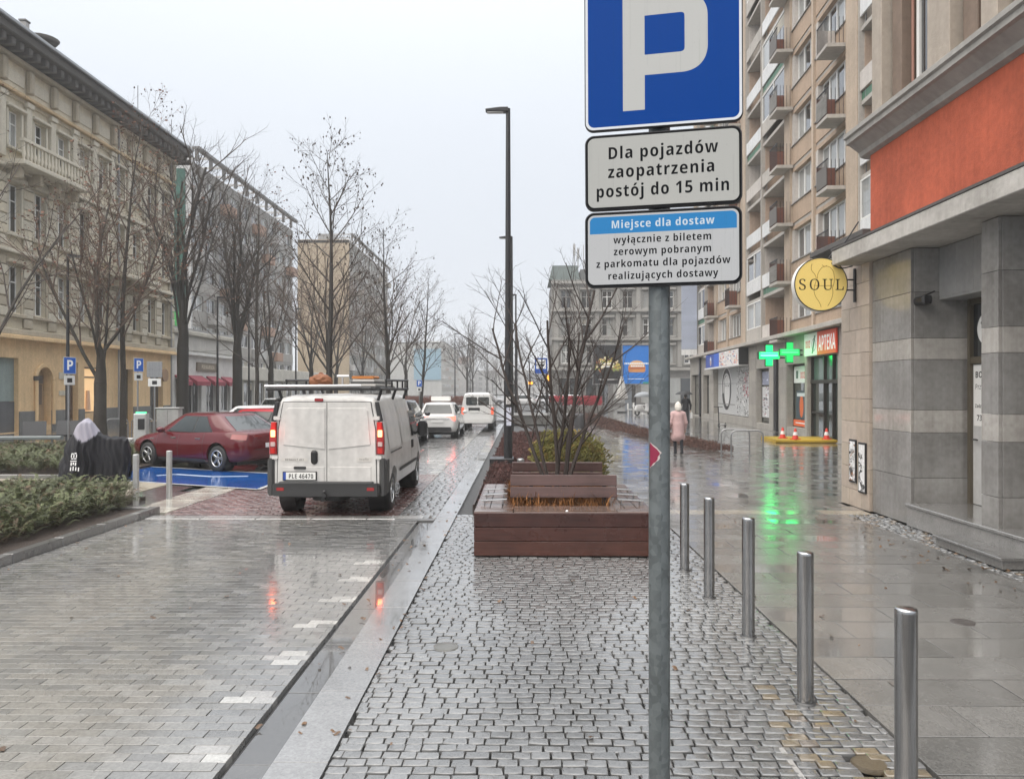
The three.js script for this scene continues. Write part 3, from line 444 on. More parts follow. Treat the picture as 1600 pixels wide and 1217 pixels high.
  flat('window_mural', X(52.5), X(43.1), 0.5, 3.45, z0 - 0.255, ps(9.4, 2.95, (g) => {
    g.fillStyle = '#bdbfbf'; g.fillRect(0, 0, 10, 3); const r = rng(8);
    for (let i = 0; i < 420; i++) { g.fillStyle = ['#2a2a2c', '#555', '#e6e6e4', '#999'][Math.floor(r() * 4)]; g.fillRect(5.3 + r() * 4.2, r() * 2.9, rr(0.04, 0.3, r), rr(0.03, 0.1, r)); }
    for (let i = 0; i < 60; i++) { g.fillStyle = '#a8404a'; g.fillRect(7.0 + r() * 1.3, 0.4 + r() * 1.3, rr(0.04, 0.2, r), rr(0.03, 0.12, r)); }
    g.fillStyle = '#2b2b2d'; g.beginPath(); g.ellipse(2.6, 1.35, 1.35, 1.35, 0, 0, 7); g.fill(); g.fillStyle = '#d9dad9'; g.beginPath(); g.ellipse(2.75, 1.45, 0.8, 1.0, 0, 0, 7); g.fill();
    g.strokeStyle = '#e9e9e8'; g.lineWidth = 0.13; for (const q of [0.9, 1.1, 1.5]) { g.beginPath(); g.arc(2.6, 1.5, q, 3.0, 5.8); g.stroke(); } g.fillStyle = '#555'; g.fillRect(2.3, 1.1, 0.3, 0.1); g.fillRect(2.95, 1.1, 0.3, 0.1); g.fillStyle = '#7b7c7d'; g.fillRect(0, 2.3, 5, 0.06); g.fillRect(0, 1.0, 10, 0.03);
  }));
  flat('shop_sign', X(52.8), X(48.6), 3.52, 4.36, z0 + 0.5, ps(4.2, 0.84, (g) => { g.fillStyle = '#22449c'; g.fillRect(0, 0, 5, 1); g.fillStyle = '#2c62c8'; g.fillRect(2.6, 0, 2, 1); g.fillStyle = '#cfd3da'; g.beginPath(); g.ellipse(1.6, 0.45, 0.25, 0.3, 0, 0, 7); g.fill(); g.fillStyle = '#b9783c'; g.fillRect(1.5, 0.4, 0.2, 0.3); }));
  flat('shop_sign', X(48.55), X(43.2), 3.52, 4.36, z0 + 0.5, scrib(5.35, 0.84, 15, '#dcd9d6', ['#c65a4a', '#4a5a9a', '#e9a070', '#889', '#fff'], 90));
  M(b, 'sign_shelf', ext(X(52.9), X(43.0), 3.40, 3.5, z0 + 0.03, z0 + 0.58), mat([0.7, 0.7, 0.7], 0.5)); M(b, 'sign_end', ext(X(43.1), X(42.95), 3.45, 4.38, z0 + 0.05, z0 + 0.56), MAT.blackSteel);
  M(b, 'downpipe', ext(X(37.6), X(37.15), 0.05, 3.7, z0 + 0.035, z0 + 0.16, 0.02), MAT.blackSteel); M(b, 'downpipe', ext(X(57.4), X(57.0), 0.05, 4.4, z0 + 0.035, z0 + 0.16, 0.02), MAT.blackSteel);
  M(b, 'banner', faceUV(ext(X(60.4), X(60.25), 5.2, 11.8, 0.12, 1.3), 0.15, 6.6), mat([0.45, 0.5, 0.62], 0.6, { map: T.stain })); M(b, 'banner', ext(X(60.4), X(60.25), 4.75, 5.18, 0.12, 1.3), whitePanel);
}
// ---- pharmacy crosses, lit
function greenCross(x, y, z, s, glow, label) {
  const c = thing('green_cross', label, 'sign', [x, y, z], 0.03);
  const arm = s / 3, shp = poly([[-arm / 2, -s / 2], [arm / 2, -s / 2], [arm / 2, -arm / 2], [s / 2, -arm / 2], [s / 2, arm / 2], [arm / 2, arm / 2], [arm / 2, s / 2], [-arm / 2, s / 2], [-arm / 2, arm / 2], [-s / 2, arm / 2], [-s / 2, -arm / 2], [-arm / 2, -arm / 2]]);
  M(c, 'case', extrude(shp, 0.16, 0.01), MAT.blackSteel).position.z = -0.16;
  const em = (k, col) => { const m = mat([0.02, 0.1, 0.05], 0.4); m.emissive.setRGB(...col); m.emissiveIntensity = k; return m; };
  const sc = (q) => poly([[-arm / 2, -s / 2], [arm / 2, -s / 2], [arm / 2, -arm / 2], [s / 2, -arm / 2], [s / 2, arm / 2], [arm / 2, arm / 2], [arm / 2, s / 2], [-arm / 2, s / 2], [-arm / 2, arm / 2], [-s / 2, arm / 2], [-s / 2, -arm / 2], [-arm / 2, -arm / 2]].map(([a, e]) => [a * q, e * q]));
  M(c, 'led_panel', extrude(sc(0.93), 0.012), em(glow, [0.003, 0.50, 0.09])).position.z = 0.002;
  M(c, 'led_bar', BOX(s * 0.8, s * 0.085, 0.006, 0, 0, 0.02), em(glow, [0.10, 0.9, 0.26])); M(c, 'led_bar', BOX(s * 0.8, s * 0.03, 0.006, 0, s * 0.11, 0.02), em(glow, [0.08, 1, 0.3]));
  M(c, 'bracket', merge([rod([s * 0.4, 0.1, -0.08], [s * 0.5 + 0.5, 0.1, -0.08], 0.03, 8), rod([s * 0.4, -0.1, -0.08], [s * 0.5 + 0.5, -0.1, -0.08], 0.03, 8)]), MAT.blackSteel);
  const l = new THREE.PointLight(0x18ff70, glow * 0.35); l.position.set(0, 0, 0.25); l.castShadow = true; l.shadow.radius = 12; c.add(l);
}
greenCross(11.05, 3.57, -34.6, 0.98, 2.0, 'brightly lit green pharmacy cross, left one of the pair');
greenCross(11.62, 3.66, -33.6, 0.92, 0.8, 'dimmer green pharmacy cross, right one of the pair');
// ================================================================ left-hand buildings (turned +90 degrees: local x runs away from the camera, z faces the street)
const toLeft = Math.PI / 2;
// ---- the old tenement. Local x = d - 27, X = -24
{
  const b = thing('tenement', 'ornate cream tenement with peach ground floor and heavy dark cornice', 'building', [-24, 0, -27], toLeft);
  const LEN = 25.6, cream = plaster([0.70, 0.63, 0.49]), creamD = plaster([0.50, 0.44, 0.34]), peach = plaster([0.84, 0.60, 0.34]), stone = plaster([0.66, 0.61, 0.50]), plinth = plaster([0.2, 0.2, 0.195]), dk = plaster([0.10, 0.095, 0.09]), roofM = mat([0.05, 0.05, 0.055], 0.5, { map: T.stain });
  const levels = [[4.95, 8.45], [8.75, 12.3], [12.75, 15.75]];
  // ground floor openings: [x0, x1, y0, y1, arch]
  const go = [[6.0, 9.55, 0.02, 3.55], [10.9, 12.1, 0.3, 2.55, 1], [13.6, 14.5, 0.02, 3.5], [15.1, 17.2, 0.75, 3.3], [19.2, 20.4, 0.02, 3.3], [22.6, 24.4, 0.02, 3.4], [0.6, 4.4, 0.6, 3.5]];
  M(b, 'ground_floor_wall', extrude(wallShape(LEN, 4.5, go), 0.45), peach).position.z = -0.45;
  const hol = []; for (const [y0, y1] of levels) for (let k = 0; k < 13; k++) { const x = 0.55 + k * 1.92; hol.push([x + 0.5, x + 1.42, y0 + 0.75, y1 - 0.55]); }
  const wallH = 11.3, holes = hol.map(([a, e, c, f]) => [a, e, c - 4.5, f - 4.5]);
  M(b, 'upper_wall', extrude(wallShape(LEN, wallH, holes), 0.45), cream).position.set(0, 4.5, -0.45);
  M(b, 'core', ext(0, LEN, 0, 17.6, -12, -1.0), plaster([0.2, 0.19, 0.18]));
  // plinth pieces between the openings
  let px = 0; for (const [a, e] of [...go].sort((p, q) => p[0] - q[0])) { M(b, 'plinth', ext(px, a - 0.02, 0, 1.0, 0.002, 0.06, 0.01), plinth); px = e + 0.02; } M(b, 'plinth', ext(px, LEN, 0, 1.0, 0.002, 0.06, 0.01), plinth);
  M(b, 'string_course', ext(-0.1, LEN + 0.1, 4.42, 4.62, 0.002, 0.42, 0.03), peach); M(b, 'string_course', ext(-0.1, LEN + 0.1, 4.625, 4.9, 0.002, 0.30, 0.03), creamD);
  // shop fittings
  const shutter = mat([0.30, 0.37, 0.36], 0.5, { map: T.stain });
  M(b, 'shutter', ext(6.0, 9.55, 1.5, 3.55, -0.3, -0.22), shutter); M(b, 'shutter_base', ext(6.0, 9.55, 0.02, 1.48, -0.3, -0.2), plaster([0.13, 0.135, 0.145]));
  M(b, 'door_niche', ext(10.85, 12.15, 0.0, 3.3, -0.43, -0.36), plaster([0.50, 0.36, 0.22])); M(b, 'notice_board', merge([ext(11.2, 11.85, 1.3, 2.3, -0.36, -0.31, 0.01)]), plaster([0.2, 0.15, 0.12])); M(b, 'letter_box', ext(11.2, 11.85, 2.36, 2.75, -0.36, -0.26, 0.01), mat([0.12, 0.1, 0.09], 0.5));
  { const c = new THREE.Shape(); c.absarc(11.5, 2.55, 0.82, 0, Math.PI); c.absarc(11.5, 2.55, 0.62, Math.PI, 0, true); M(b, 'arch_moulding', extrude(c, 0.1, 0.01), peach).position.z = 0.003; M(b, 'column', rod([10.8, 0.3, 0.08], [10.8, 2.5, 0.08], 0.09, 10), peach); M(b, 'column', rod([12.2, 0.3, 0.08], [12.2, 2.5, 0.08], 0.09, 10), peach); M(b, 'column_cap', ext(10.66, 10.94, 2.5, 2.72, 0.0, 0.2, 0.02), dk); }
  M(b, 'dark_door', ext(13.6, 14.5, 0.02, 3.5, -0.35, -0.3), mat([0.14, 0.09, 0.06], 0.5));
  const lit = mat([0.7, 0.5, 0.3], 0.4); lit.emissive.setRGB(1.0, 0.62, 0.28); lit.emissiveIntensity = 0.3;
  const lw = windowUnit(b, 15.1, 0.75, 2.1, 2.55, -0.2, { panes: 1, trans: 0.78, t: 0.09, frame: mat([0.25, 0.2, 0.14], 0.5), glass: MAT.glass });
  lw.children[0].name = 'lit_window_pane'; lw.children[0].material = lit; lw.userData.label = 'shop window glowing with warm light';
  { const l = new THREE.RectAreaLight(0xffb060, 0.12, 1.9, 2.2); l.position.set(16.15, 2, 0.02); l.rotation.y = Math.PI; b.add(l); }
  M(b, 'display', merge([rod([15.6, 0.9, -0.1], [15.6, 2.0, -0.1], 0.16, 8, 0.1)]), mat([0.7, 0.45, 0.3], 0.6));
  M(b, 'dark_door', ext(19.2, 20.4, 0.02, 3.3, -0.38, -0.33), MAT.glass); M(b, 'dark_door', ext(22.6, 24.4, 0.02, 3.4, -0.38, -0.33), MAT.glass);
  windowUnit(b, 0.6, 0.6, 3.8, 2.9, -0.25, { panes: 2, glass: MAT.glass, frame: plinth });
  for (const x of [12.75, 18.6]) M(b, 'wall_plate', ext(x, x + 0.55, 1.75, 2.0, 0.005, 0.03, 0.005), stone); M(b, 'wall_plate', ext(12.75, 13.3, 2.6, 2.95, 0.005, 0.03, 0.005), stone);
  M(b, 'round_shop_sign', CYL(0.42, 0.42, 0.1, 24).rotateX(Math.PI / 2).translate(23.6, 3.0, 0.5), mat([0.3, 0.18, 0.1], 0.4));
  // upper windows with surrounds
  const surG = merge([ext(-0.14, 0.0, -0.1, 2.2, 0, 0.09, 0.015), ext(0.92, 1.06, -0.1, 2.2, 0, 0.09, 0.015), ext(-0.2, 1.12, -0.24, -0.08, 0, 0.22, 0.02), ext(-0.24, 1.16, 2.28, 2.46, 0, 0.26, 0.03)]);
  const pedG = extrude(poly([[-0.26, 2.465], [1.18, 2.465], [0.46, 2.86]]), 0.2, 0.02);
  const rustG = (() => { const L = []; for (let i = 0; i < 7; i++) L.push(ext(0, 0.62, i * 0.5 + 0.02, i * 0.5 + 0.46, 0, 0.1, 0.03)); return merge(L); })();
  hol.forEach(([a, e, c, f], i) => {
    const lev = Math.floor(i / 13), h = f - c; windowUnit(b, a + 0.005, c + 0.005, e - a - 0.01, h - 0.01, -0.25, { panes: 2, trans: 0.66, t: 0.05, curtains: 0.35 });
    const s = M(b, 'window_surround', surG, lev === 0 ? creamD : stone); s.position.set(a, c, 0.002); s.scale.y = h / 2.2; if (lev === 1) M(b, 'pediment', pedG, stone).position.set(a, c + (h - 2.2) * 1.12, 0.003);
    if (lev < 2) for (let q = 0; q < 7; q++) M(b, 'quoin_stone', ext(e + 0.16, e + 0.86, levels[lev][0] + 0.05 + q * 0.48, levels[lev][0] + 0.48 + q * 0.48, 0.002, 0.11 + (q % 2) * 0.02, 0.025), (lev === 0 ? [creamD, stone] : [stone, cream])[q % 2]);
    else { M(b, 'pilaster', ext(e + 0.3, e + 0.72, levels[2][0] + 0.1, levels[2][1] - 0.1, 0.002, 0.16, 0.02), stone); M(b, 'capital', ext(e + 0.24, e + 0.78, levels[2][1] - 0.1, levels[2][1] + 0.16, 0.002, 0.24, 0.03), stone); }
  });
  for (const y of [8.45, 12.32]) { M(b, 'string_course', ext(-0.1, LEN + 0.1, y, y + 0.16, 0.002, 0.32, 0.03), stone); M(b, 'string_course', ext(-0.1, LEN + 0.1, y + 0.165, y + 0.3, 0.002, 0.2, 0.02), creamD); }
  // balconies on consoles with balusters
  for (const [x0, x1, y] of [[8.2, 13.6, 12.66], [17.0, 21.5, 8.8]]) {
    const bl = M(b, 'balcony', ext(x0, x1, y - 0.22, y, 0.0, 1.15, 0.03), stone); M(bl, 'handrail', ext(x0, x1, y + 0.82, y + 0.98, 0.92, 1.14, 0.02), stone);
    for (let x = x0 + 0.15; x < x1; x += 0.27) M(bl, 'baluster', lathe([[0.05, 0], [0.05, 0.08], [0.1, 0.28], [0.05, 0.55], [0.06, 0.82]], 7).translate(x, y, 1.03), stone);
    for (let x = x0 + 0.4; x < x1; x += 1.5) M(bl, 'console', ext(x, x + 0.26, y - 0.75, y - 0.222, 0.0, 0.75, 0.06), creamD);
  }
  // frieze with panels, modillioned cornice, roof
  M(b, 'frieze', ext(0, LEN, 15.8, 17.5, -0.9, 0.1), cream); M(b, 'frieze_moulding', ext(-0.05, LEN + 0.05, 15.95, 16.12, 0.102, 0.34, 0.03), plaster([0.60, 0.45, 0.27]));
  for (let k = 0; k < 13; k++) { M(b, 'frieze_panel', ext(0.7 + k * 1.92, 2.1 + k * 1.92, 16.45, 17.05, 0.102, 0.15, 0.02), stone); M(b, 'bracket', ext(2.2 + k * 1.92, 2.52 + k * 1.92, 16.3, 17.35, 0.102, 0.4, 0.06), creamD); }
  for (const x of [5.6, 18.35, 25.2]) M(b, 'downpipe', rod([x, 0.3, 0.2], [x, 17.4, 0.2], 0.06, 8), mat([0.25, 0.25, 0.25], 0.5));
  M(b, 'cornice', ext(-0.1, LEN + 0.1, 17.42, 17.62, -0.9, 0.45, 0.03), creamD);
  for (let x = 0.1; x < LEN; x += 0.62) M(b, 'modillion', ext(x, x + 0.26, 17.64, 18.0, 0.1, 1.05, 0.05), plaster([0.13, 0.125, 0.12]));
  M(b, 'cornice_top', ext(-0.25, LEN + 0.35, 18.02, 18.42, -0.9, 1.25, 0.05), dk); M(b, 'gutter', ext(-0.3, LEN + 0.4, 18.425, 18.6, 0.9, 1.42, 0.03), mat([0.3, 0.31, 0.32], 0.35, { metalness: 0.6 }));
  { const g = extrude(poly([[1.2, 0], [-6, 2.2], [-12, 0]]), LEN); g.applyMatrix4(new THREE.Matrix4().makeBasis(V(0, 0, 1), V(0, 1, 0), V(-1, 0, 0))); muv(g); M(b, 'roof', g, roofM).position.set(LEN, 18.43, 0); }
  const ch = M(b, 'chimney', ext(9.3, 9.6, 18.7, 19.5, 0.2, 0.5, 0.02), plaster([0.45, 0.44, 0.43])); M(ch, 'chimney_cap', ext(9.26, 9.64, 19.52, 19.6, 0.16, 0.54, 0.02), plinth);
  M(b, 'roof_vent', merge([lathe([[0.12, 0], [0.12, 0.35], [0.6, 0.42], [0.75, 0.62], [0.3, 0.74], [0, 0.76]], 16).translate(10.6, 18.6, 0.5)]), dk);
  M(b, 'aerial', merge([rod([20.6, 18.4, 0.2], [20.6, 20.9, 0.2], 0.02, 5)]), dk); M(b, 'aerial', merge([rod([25.2, 18.4, 0.2], [25.2, 20.4, 0.2], 0.02, 5), rod([24.7, 19.8, 0.2], [25.7, 19.8, 0.2], 0.012, 4), rod([24.8, 19.4, 0.2], [25.6, 19.4, 0.2], 0.012, 4)]), dk);
}
// ---- slab blocks further along
function slabBlock(name, label, o) { // local x away from the camera, z to the street
  const b = thing(name, label, 'apartment building', [o.X, 0, -o.d0], toLeft), L = o.d1 - o.d0, n = o.floors, fh = o.h / n;
  const wall = plaster(o.wall), end = plaster(o.end), dkw = MAT.glass;
  M(b, 'body', ext(0.3, L, 0, o.h, -o.depth, -0.31), wall); M(b, 'end_wall', ext(0, 0.298, 0, o.h + 0.6, -o.depth, 0.0), end);
  for (let f = 0; f < n; f++) {
    M(b, 'floor_band', ext(0.3, L, f * fh, f * fh + fh * 0.36, -0.30, -0.02), f % 2 ? wall : plaster(o.wall2));
    M(b, 'floor_band', ext(0.3, L, f * fh + fh * 0.86, (f + 1) * fh - 0.003, -0.30, -0.05), wall);
    const cols = Math.round(L / 3);
    for (let c = 0; c < cols; c++) { const x = 0.5 + c * (L - 0.6) / cols, w = (L - 0.6) / cols; M(b, 'wall_pier', ext(x + w - 0.7, x + w, f * fh + fh * 0.361, f * fh + fh * 0.859, -0.30, -0.04), wall); if (f === 0) continue; windowUnit(b, x + 0.01, f * fh + fh * 0.362, w - 0.72, fh * 0.495, -0.29, { panes: 2, t: 0.09, curtains: 0.45 }); if ((c * 7 + f * 3) % 5 < 2) { const bl = M(b, 'balcony', ext(x + 0.1, x + w - 0.75, f * fh - 0.1, f * fh + 0.9, 0.0, 0.9, 0.02), (c + f) % 3 ? plaster([0.52, 0.51, 0.5]) : plaster(o.accent)); } }
  }
  M(b, 'parapet', ext(0, L, o.h, o.h + 0.5, -o.depth, -0.02), wall);
  // roof-edge frame: posts and a long beam with open gaps
  const fr = plaster([0.2, 0.2, 0.2]), H = o.h + 0.5; M(b, 'roof_beam', ext(0.2, L, H + o.frame - 0.25, H + o.frame, 0.2, 0.7), fr); M(b, 'roof_beam', ext(0.0, L, H + o.frame - 0.2, H + o.frame - 0.05, -o.depth * 0.4, -o.depth * 0.4 + 0.3), fr);
  for (let x = 0.3; x < L; x += 3.2) { M(b, 'roof_post', ext(x, x + 0.25, H, H + o.frame - 0.25, 0.21, 0.5), fr); M(b, 'roof_rafter', ext(x, x + 0.2, H + o.frame - 0.22, H + o.frame - 0.02, -o.depth * 0.4, 0.19), plaster([0.55, 0.55, 0.55])); }
  return b;
}
{
  const b = slabBlock('slab_block', 'grey balcony block with dark green banner on its end wall', { X: -30, d0: 69.7, d1: 101, h: 22.4, floors: 8, depth: 11, wall: [0.33, 0.315, 0.295], wall2: [0.40, 0.38, 0.35], end: [0.62, 0.62, 0.62], accent: [0.42, 0.27, 0.2], frame: 1.3 });
  const t = print(6, 21, (g) => { g.fillStyle = '#1f5348'; g.fillRect(0, 0, 6, 21); text(g, 'DO 20', 3.2, 2.6, 1.25, { color: '#c6d3cd' }); text(g, 'O.U.M', 3.1, 4.1, 1.25, { color: '#c6d3cd' }); g.fillStyle = '#5b8a7a'; g.fillRect(0.5, 7, 4, 0.3); g.fillStyle = '#3f9a52'; g.fillRect(0, 13, 6, 8); g.fillStyle = '#9fc8a4'; g.fillRect(0.8, 15, 3.6, 0.7); }, 40);
  const n = M(b, 'banner', faceUV(new THREE.BoxGeometry(6, 21, 0.1), 6, 21), mat(0xffffff, 0.6, { map: t }), 'tall green advertising banner'); n.rotation.y = -Math.PI / 2; n.position.set(-0.06, 11.6, -3.5);
}
{
  const b = slabBlock('slab_block', 'tan high-rise slab far down the street on the left', { X: -30, d0: 134, d1: 173, h: 27.6, floors: 10, depth: 9, wall: [0.33, 0.31, 0.28], wall2: [0.37, 0.34, 0.3], end: [0.42, 0.335, 0.23], accent: [0.4, 0.36, 0.3], frame: 1.2 });
  M(b, 'end_pier', ext(-0.2, -0.004, 0, 28.0, -3.4, -2.9), plaster([0.44, 0.35, 0.25])); M(b, 'roof_house', ext(2, 5, 28.2, 29.6, -6, -3), plaster([0.3, 0.3, 0.3]));
}
// ---- white shop annexe with burgundy awnings
{
  const b = thing('white_shop', 'white two storey shop with burgundy awnings', 'shop', [-24.2, 0, -52.9], toLeft), white = plaster([0.72, 0.71, 0.68]);
  const op = [[0.7, 2.0, 0.3, 2.9], [2.9, 5.2, 0.3, 2.9], [6.1, 8.1, 0.3, 2.9], [9.0, 11.0, 0.3, 2.9]];
  M(b, 'shop_wall', extrude(wallShape(12, 6.3, op), 0.4), white).position.z = -0.4; M(b, 'core', ext(0, 12, 0, 6.2, -8, -0.8), plaster([0.3, 0.3, 0.3]));
  M(b, 'string_course', ext(-0.1, 12.1, 4.55, 4.75, 0.002, 0.3, 0.03), white); M(b, 'string_course', ext(-0.1, 12.1, 6.0, 6.3, 0.002, 0.35, 0.04), plaster([0.55, 0.52, 0.45])); M(b, 'upper_panel', ext(0.2, 11.8, 4.9, 5.9, 0.003, 0.08, 0.02), plaster([0.6, 0.58, 0.54]));
  for (const [a, e] of op) { windowUnit(b, a, 0.3, e - a, 2.6, -0.3, { panes: 2, glass: MAT.glass }); const g = extrude(poly([[0, 0], [0.7, -0.45], [0.7, -0.75], [0.62, -0.75], [0, -0.1]]), e - a + 0.1); g.applyMatrix4(new THREE.Matrix4().makeBasis(V(0, 0, 1), V(0, 1, 0), V(-1, 0, 0))); muv(g); M(b, 'awning', g, mat([0.30, 0.03, 0.055], 0.6, { map: T.stain })).position.set(e + 0.05, 3.1, 0.003); }
  M(b, 'fascia_sign', faceUV(ext(4.2, 8.2, 3.45, 4.1, 0.002, 0.1), 4, 0.65, 6.2, 3.78), mat(0xffffff, 0.5, { map: print(4, 0.65, (g) => { g.fillStyle = '#6b5f50'; g.fillRect(0, 0, 4, 1); text(g, 'PIEKARNIA', 2, 0.47, 0.42, { color: '#c8bda6', space: 0.06 }); }, 90) }));
  M(b, 'roof', ext(-0.05, 12.05, 6.31, 6.5, -8, 0.1), plaster([0.35, 0.35, 0.35]));
}
{
  const b = thing('low_pavilion', 'long low cream retail pavilion in front of the grey block', 'shop', [-25, 0, -65.5], toLeft), c = plaster([0.60, 0.57, 0.5]);
  M(b, 'wall', ext(0, 32, 0, 3.6, -6, 0), plaster([0.4, 0.38, 0.34])); M(b, 'fascia', ext(-0.2, 32.2, 2.9, 4.1, 0.002, 0.6, 0.03), c); for (let k = 0; k < 11; k++) { windowUnit(b, 0.3 + k * 2.9, 0.3, 2.5, 2.4, 0.003, { panes: 2, curtains: 0.4 }); M(b, 'post', ext(2.83 + k * 2.9, 3.13 + k * 2.9, 0, 2.9, 0.002, 0.2), c); }
}
// ---- far end of the street
{
  const b = slabBlock('slab_block', 'distant pale block with a blue billboard on its end wall', { X: -31, d0: 300, d1: 380, h: 20, floors: 6, depth: 22, wall: [0.5, 0.47, 0.42], wall2: [0.46, 0.43, 0.39], end: [0.42, 0.42, 0.4], accent: [0.4, 0.3, 0.25], frame: 0.6 });
  const n = M(b, 'billboard', BOX(0.4, 12, 10.5), mat([0.13, 0.27, 0.36], 0.4)); n.position.set(-0.35, 12, -5.6);
}
{
  const b = thing('far_terrace', 'faint row of buildings closing the street on the left', 'building', [-28, 0, -392], toLeft), c = plaster([0.4, 0.38, 0.36]);
  for (let k = 0; k < 3; k++) { M(b, 'house_front', ext(k * 26, k * 26 + 25.8, 0, 15 + (k * 37) % 5, -12, 0), c); for (let f = 0; f < 4; f++) for (let w = 0; w < 5; w++) M(b, 'window', ext(k * 26 + 2 + w * 4.6, k * 26 + 4.2 + w * 4.6, 2 + f * 3.4, 4 + f * 3.4, 0.01, 0.1), MAT.glass); M(b, 'roof', ext(k * 26, k * 26 + 25.8, 15.3 + (k * 37) % 5, 17 + (k * 37) % 5, -10, -2), plaster([0.25, 0.15, 0.12])); }
}
{ // the building that closes the view, hazy
  const b = thing('end_building', 'hazy building closing the street far behind the trees', 'building', [-12, 0, -470], 0), c = plaster([0.34, 0.33, 0.33]);
  M(b, 'wall', ext(-40, 60, 0, 14, -8, 0), c); for (let f = 0; f < 4; f++) for (let w = 0; w < 24; w++) M(b, 'window', ext(-38 + w * 4, -36 + w * 4, 1.6 + f * 3.2, 3.4 + f * 3.2, 0.01, 0.1), MAT.glass);
}
// ---- the grey tenement across the square, facing the camera
{
  const b = thing('grey_tenement', 'sooty grey tenement with green copper roof across the square', 'building', [3.8, 0, -98], 0), W = 22, gr = plaster([0.26, 0.255, 0.24]), gd = plaster([0.17, 0.165, 0.16]), gl = plaster([0.33, 0.32, 0.30]), copper = mat([0.16, 0.20, 0.195], 0.6, { map: T.stain });
  const op = []; for (let f = 0; f < 3; f++) for (let w = 0; w < 8; w++) op.push([1.2 + w * 2.6, 2.5 + w * 2.6, 5.4 + f * 3.5, 7.6 + f * 3.5]);
  M(b, 'facade', extrude(wallShape(W, 16, op), 0.5), gr).position.z = -0.5; M(b, 'core', ext(0.1, W - 0.1, 0, 15.8, -12, -1), gd);
  op.forEach(([x0, x1, y0, y1], i) => { windowUnit(b, x0, y0, x1 - x0, y1 - y0, -0.3, { panes: 2, trans: 0.65, t: 0.09, curtains: 0.3, frame: i % 3 ? gl : MAT.whiteFrame }); M(b, 'window_hood', ext(x0 - 0.2, x1 + 0.2, y1 + 0.1, y1 + 0.35, 0.002, 0.35, 0.04), gl); M(b, 'sill', ext(x0 - 0.15, x1 + 0.15, y0 - 0.22, y0 - 0.04, 0.002, 0.25, 0.03), gl); });
  for (let w = 0; w <= 8; w++) M(b, 'pilaster', ext(0.3 + w * 2.6, 0.85 + w * 2.6, 4.9, 15.2, 0.002, 0.16, 0.02), w === 5 ? gd : gl);
  for (const y of [4.5, 8.3, 11.9, 15.4]) M(b, 'string_course', ext(-0.1, W + 0.1, y, y + 0.3, 0.17, 0.5, 0.04), gl);
  M(b, 'shop_front', ext(0.3, W - 0.3, 0, 4.2, 0.002, 0.06), gd); for (let w = 0; w < 6; w++) windowUnit(b, 0.8 + w * 3.5, 0.4, 2.9, 3.2, 0.065, { panes: 2, frame: gl, curtains: 0.25 });
  const tr = M(b, 'roof', extrude(poly([[-0.3, 16], [3.6, 16], [3.3, 17.8], [0.1, 17.8]]), 8), copper); tr.position.z = -8; M(b, 'roof', ext(3.7, W, 16.02, 17.4, -11, -0.6), plaster([0.16, 0.17, 0.17]));
  M(b, 'roof_letters', merge(Array.from({ length: 9 }, (_, k) => ext(5.2 + k * 0.62, 5.6 + k * 0.62, 16.2, 17.0, 0.2, 0.35))), mat([0.7, 0.7, 0.7], 0.5)); M(b, 'roof_letters', merge(Array.from({ length: 7 }, (_, k) => ext(16.4 + k * 0.62, 16.8 + k * 0.62, 16.2, 17.0, 0.2, 0.35))), mat([0.7, 0.7, 0.7], 0.5));
  M(b, 'rooftop_masts', merge([rod([3.0, 17.8, -2], [3.0, 21, -2], 0.08), rod([3.5, 17.8, -2], [3.5, 20.4, -2], 0.08), rod([4.2, 17.4, -2], [4.2, 20.8, -2], 0.06), ext(2.85, 3.15, 19.4, 20.8, -1.9, -1.7), ext(3.35, 3.65, 19.0, 20.2, -1.9, -1.7)]), plaster([0.4, 0.4, 0.4]));
}
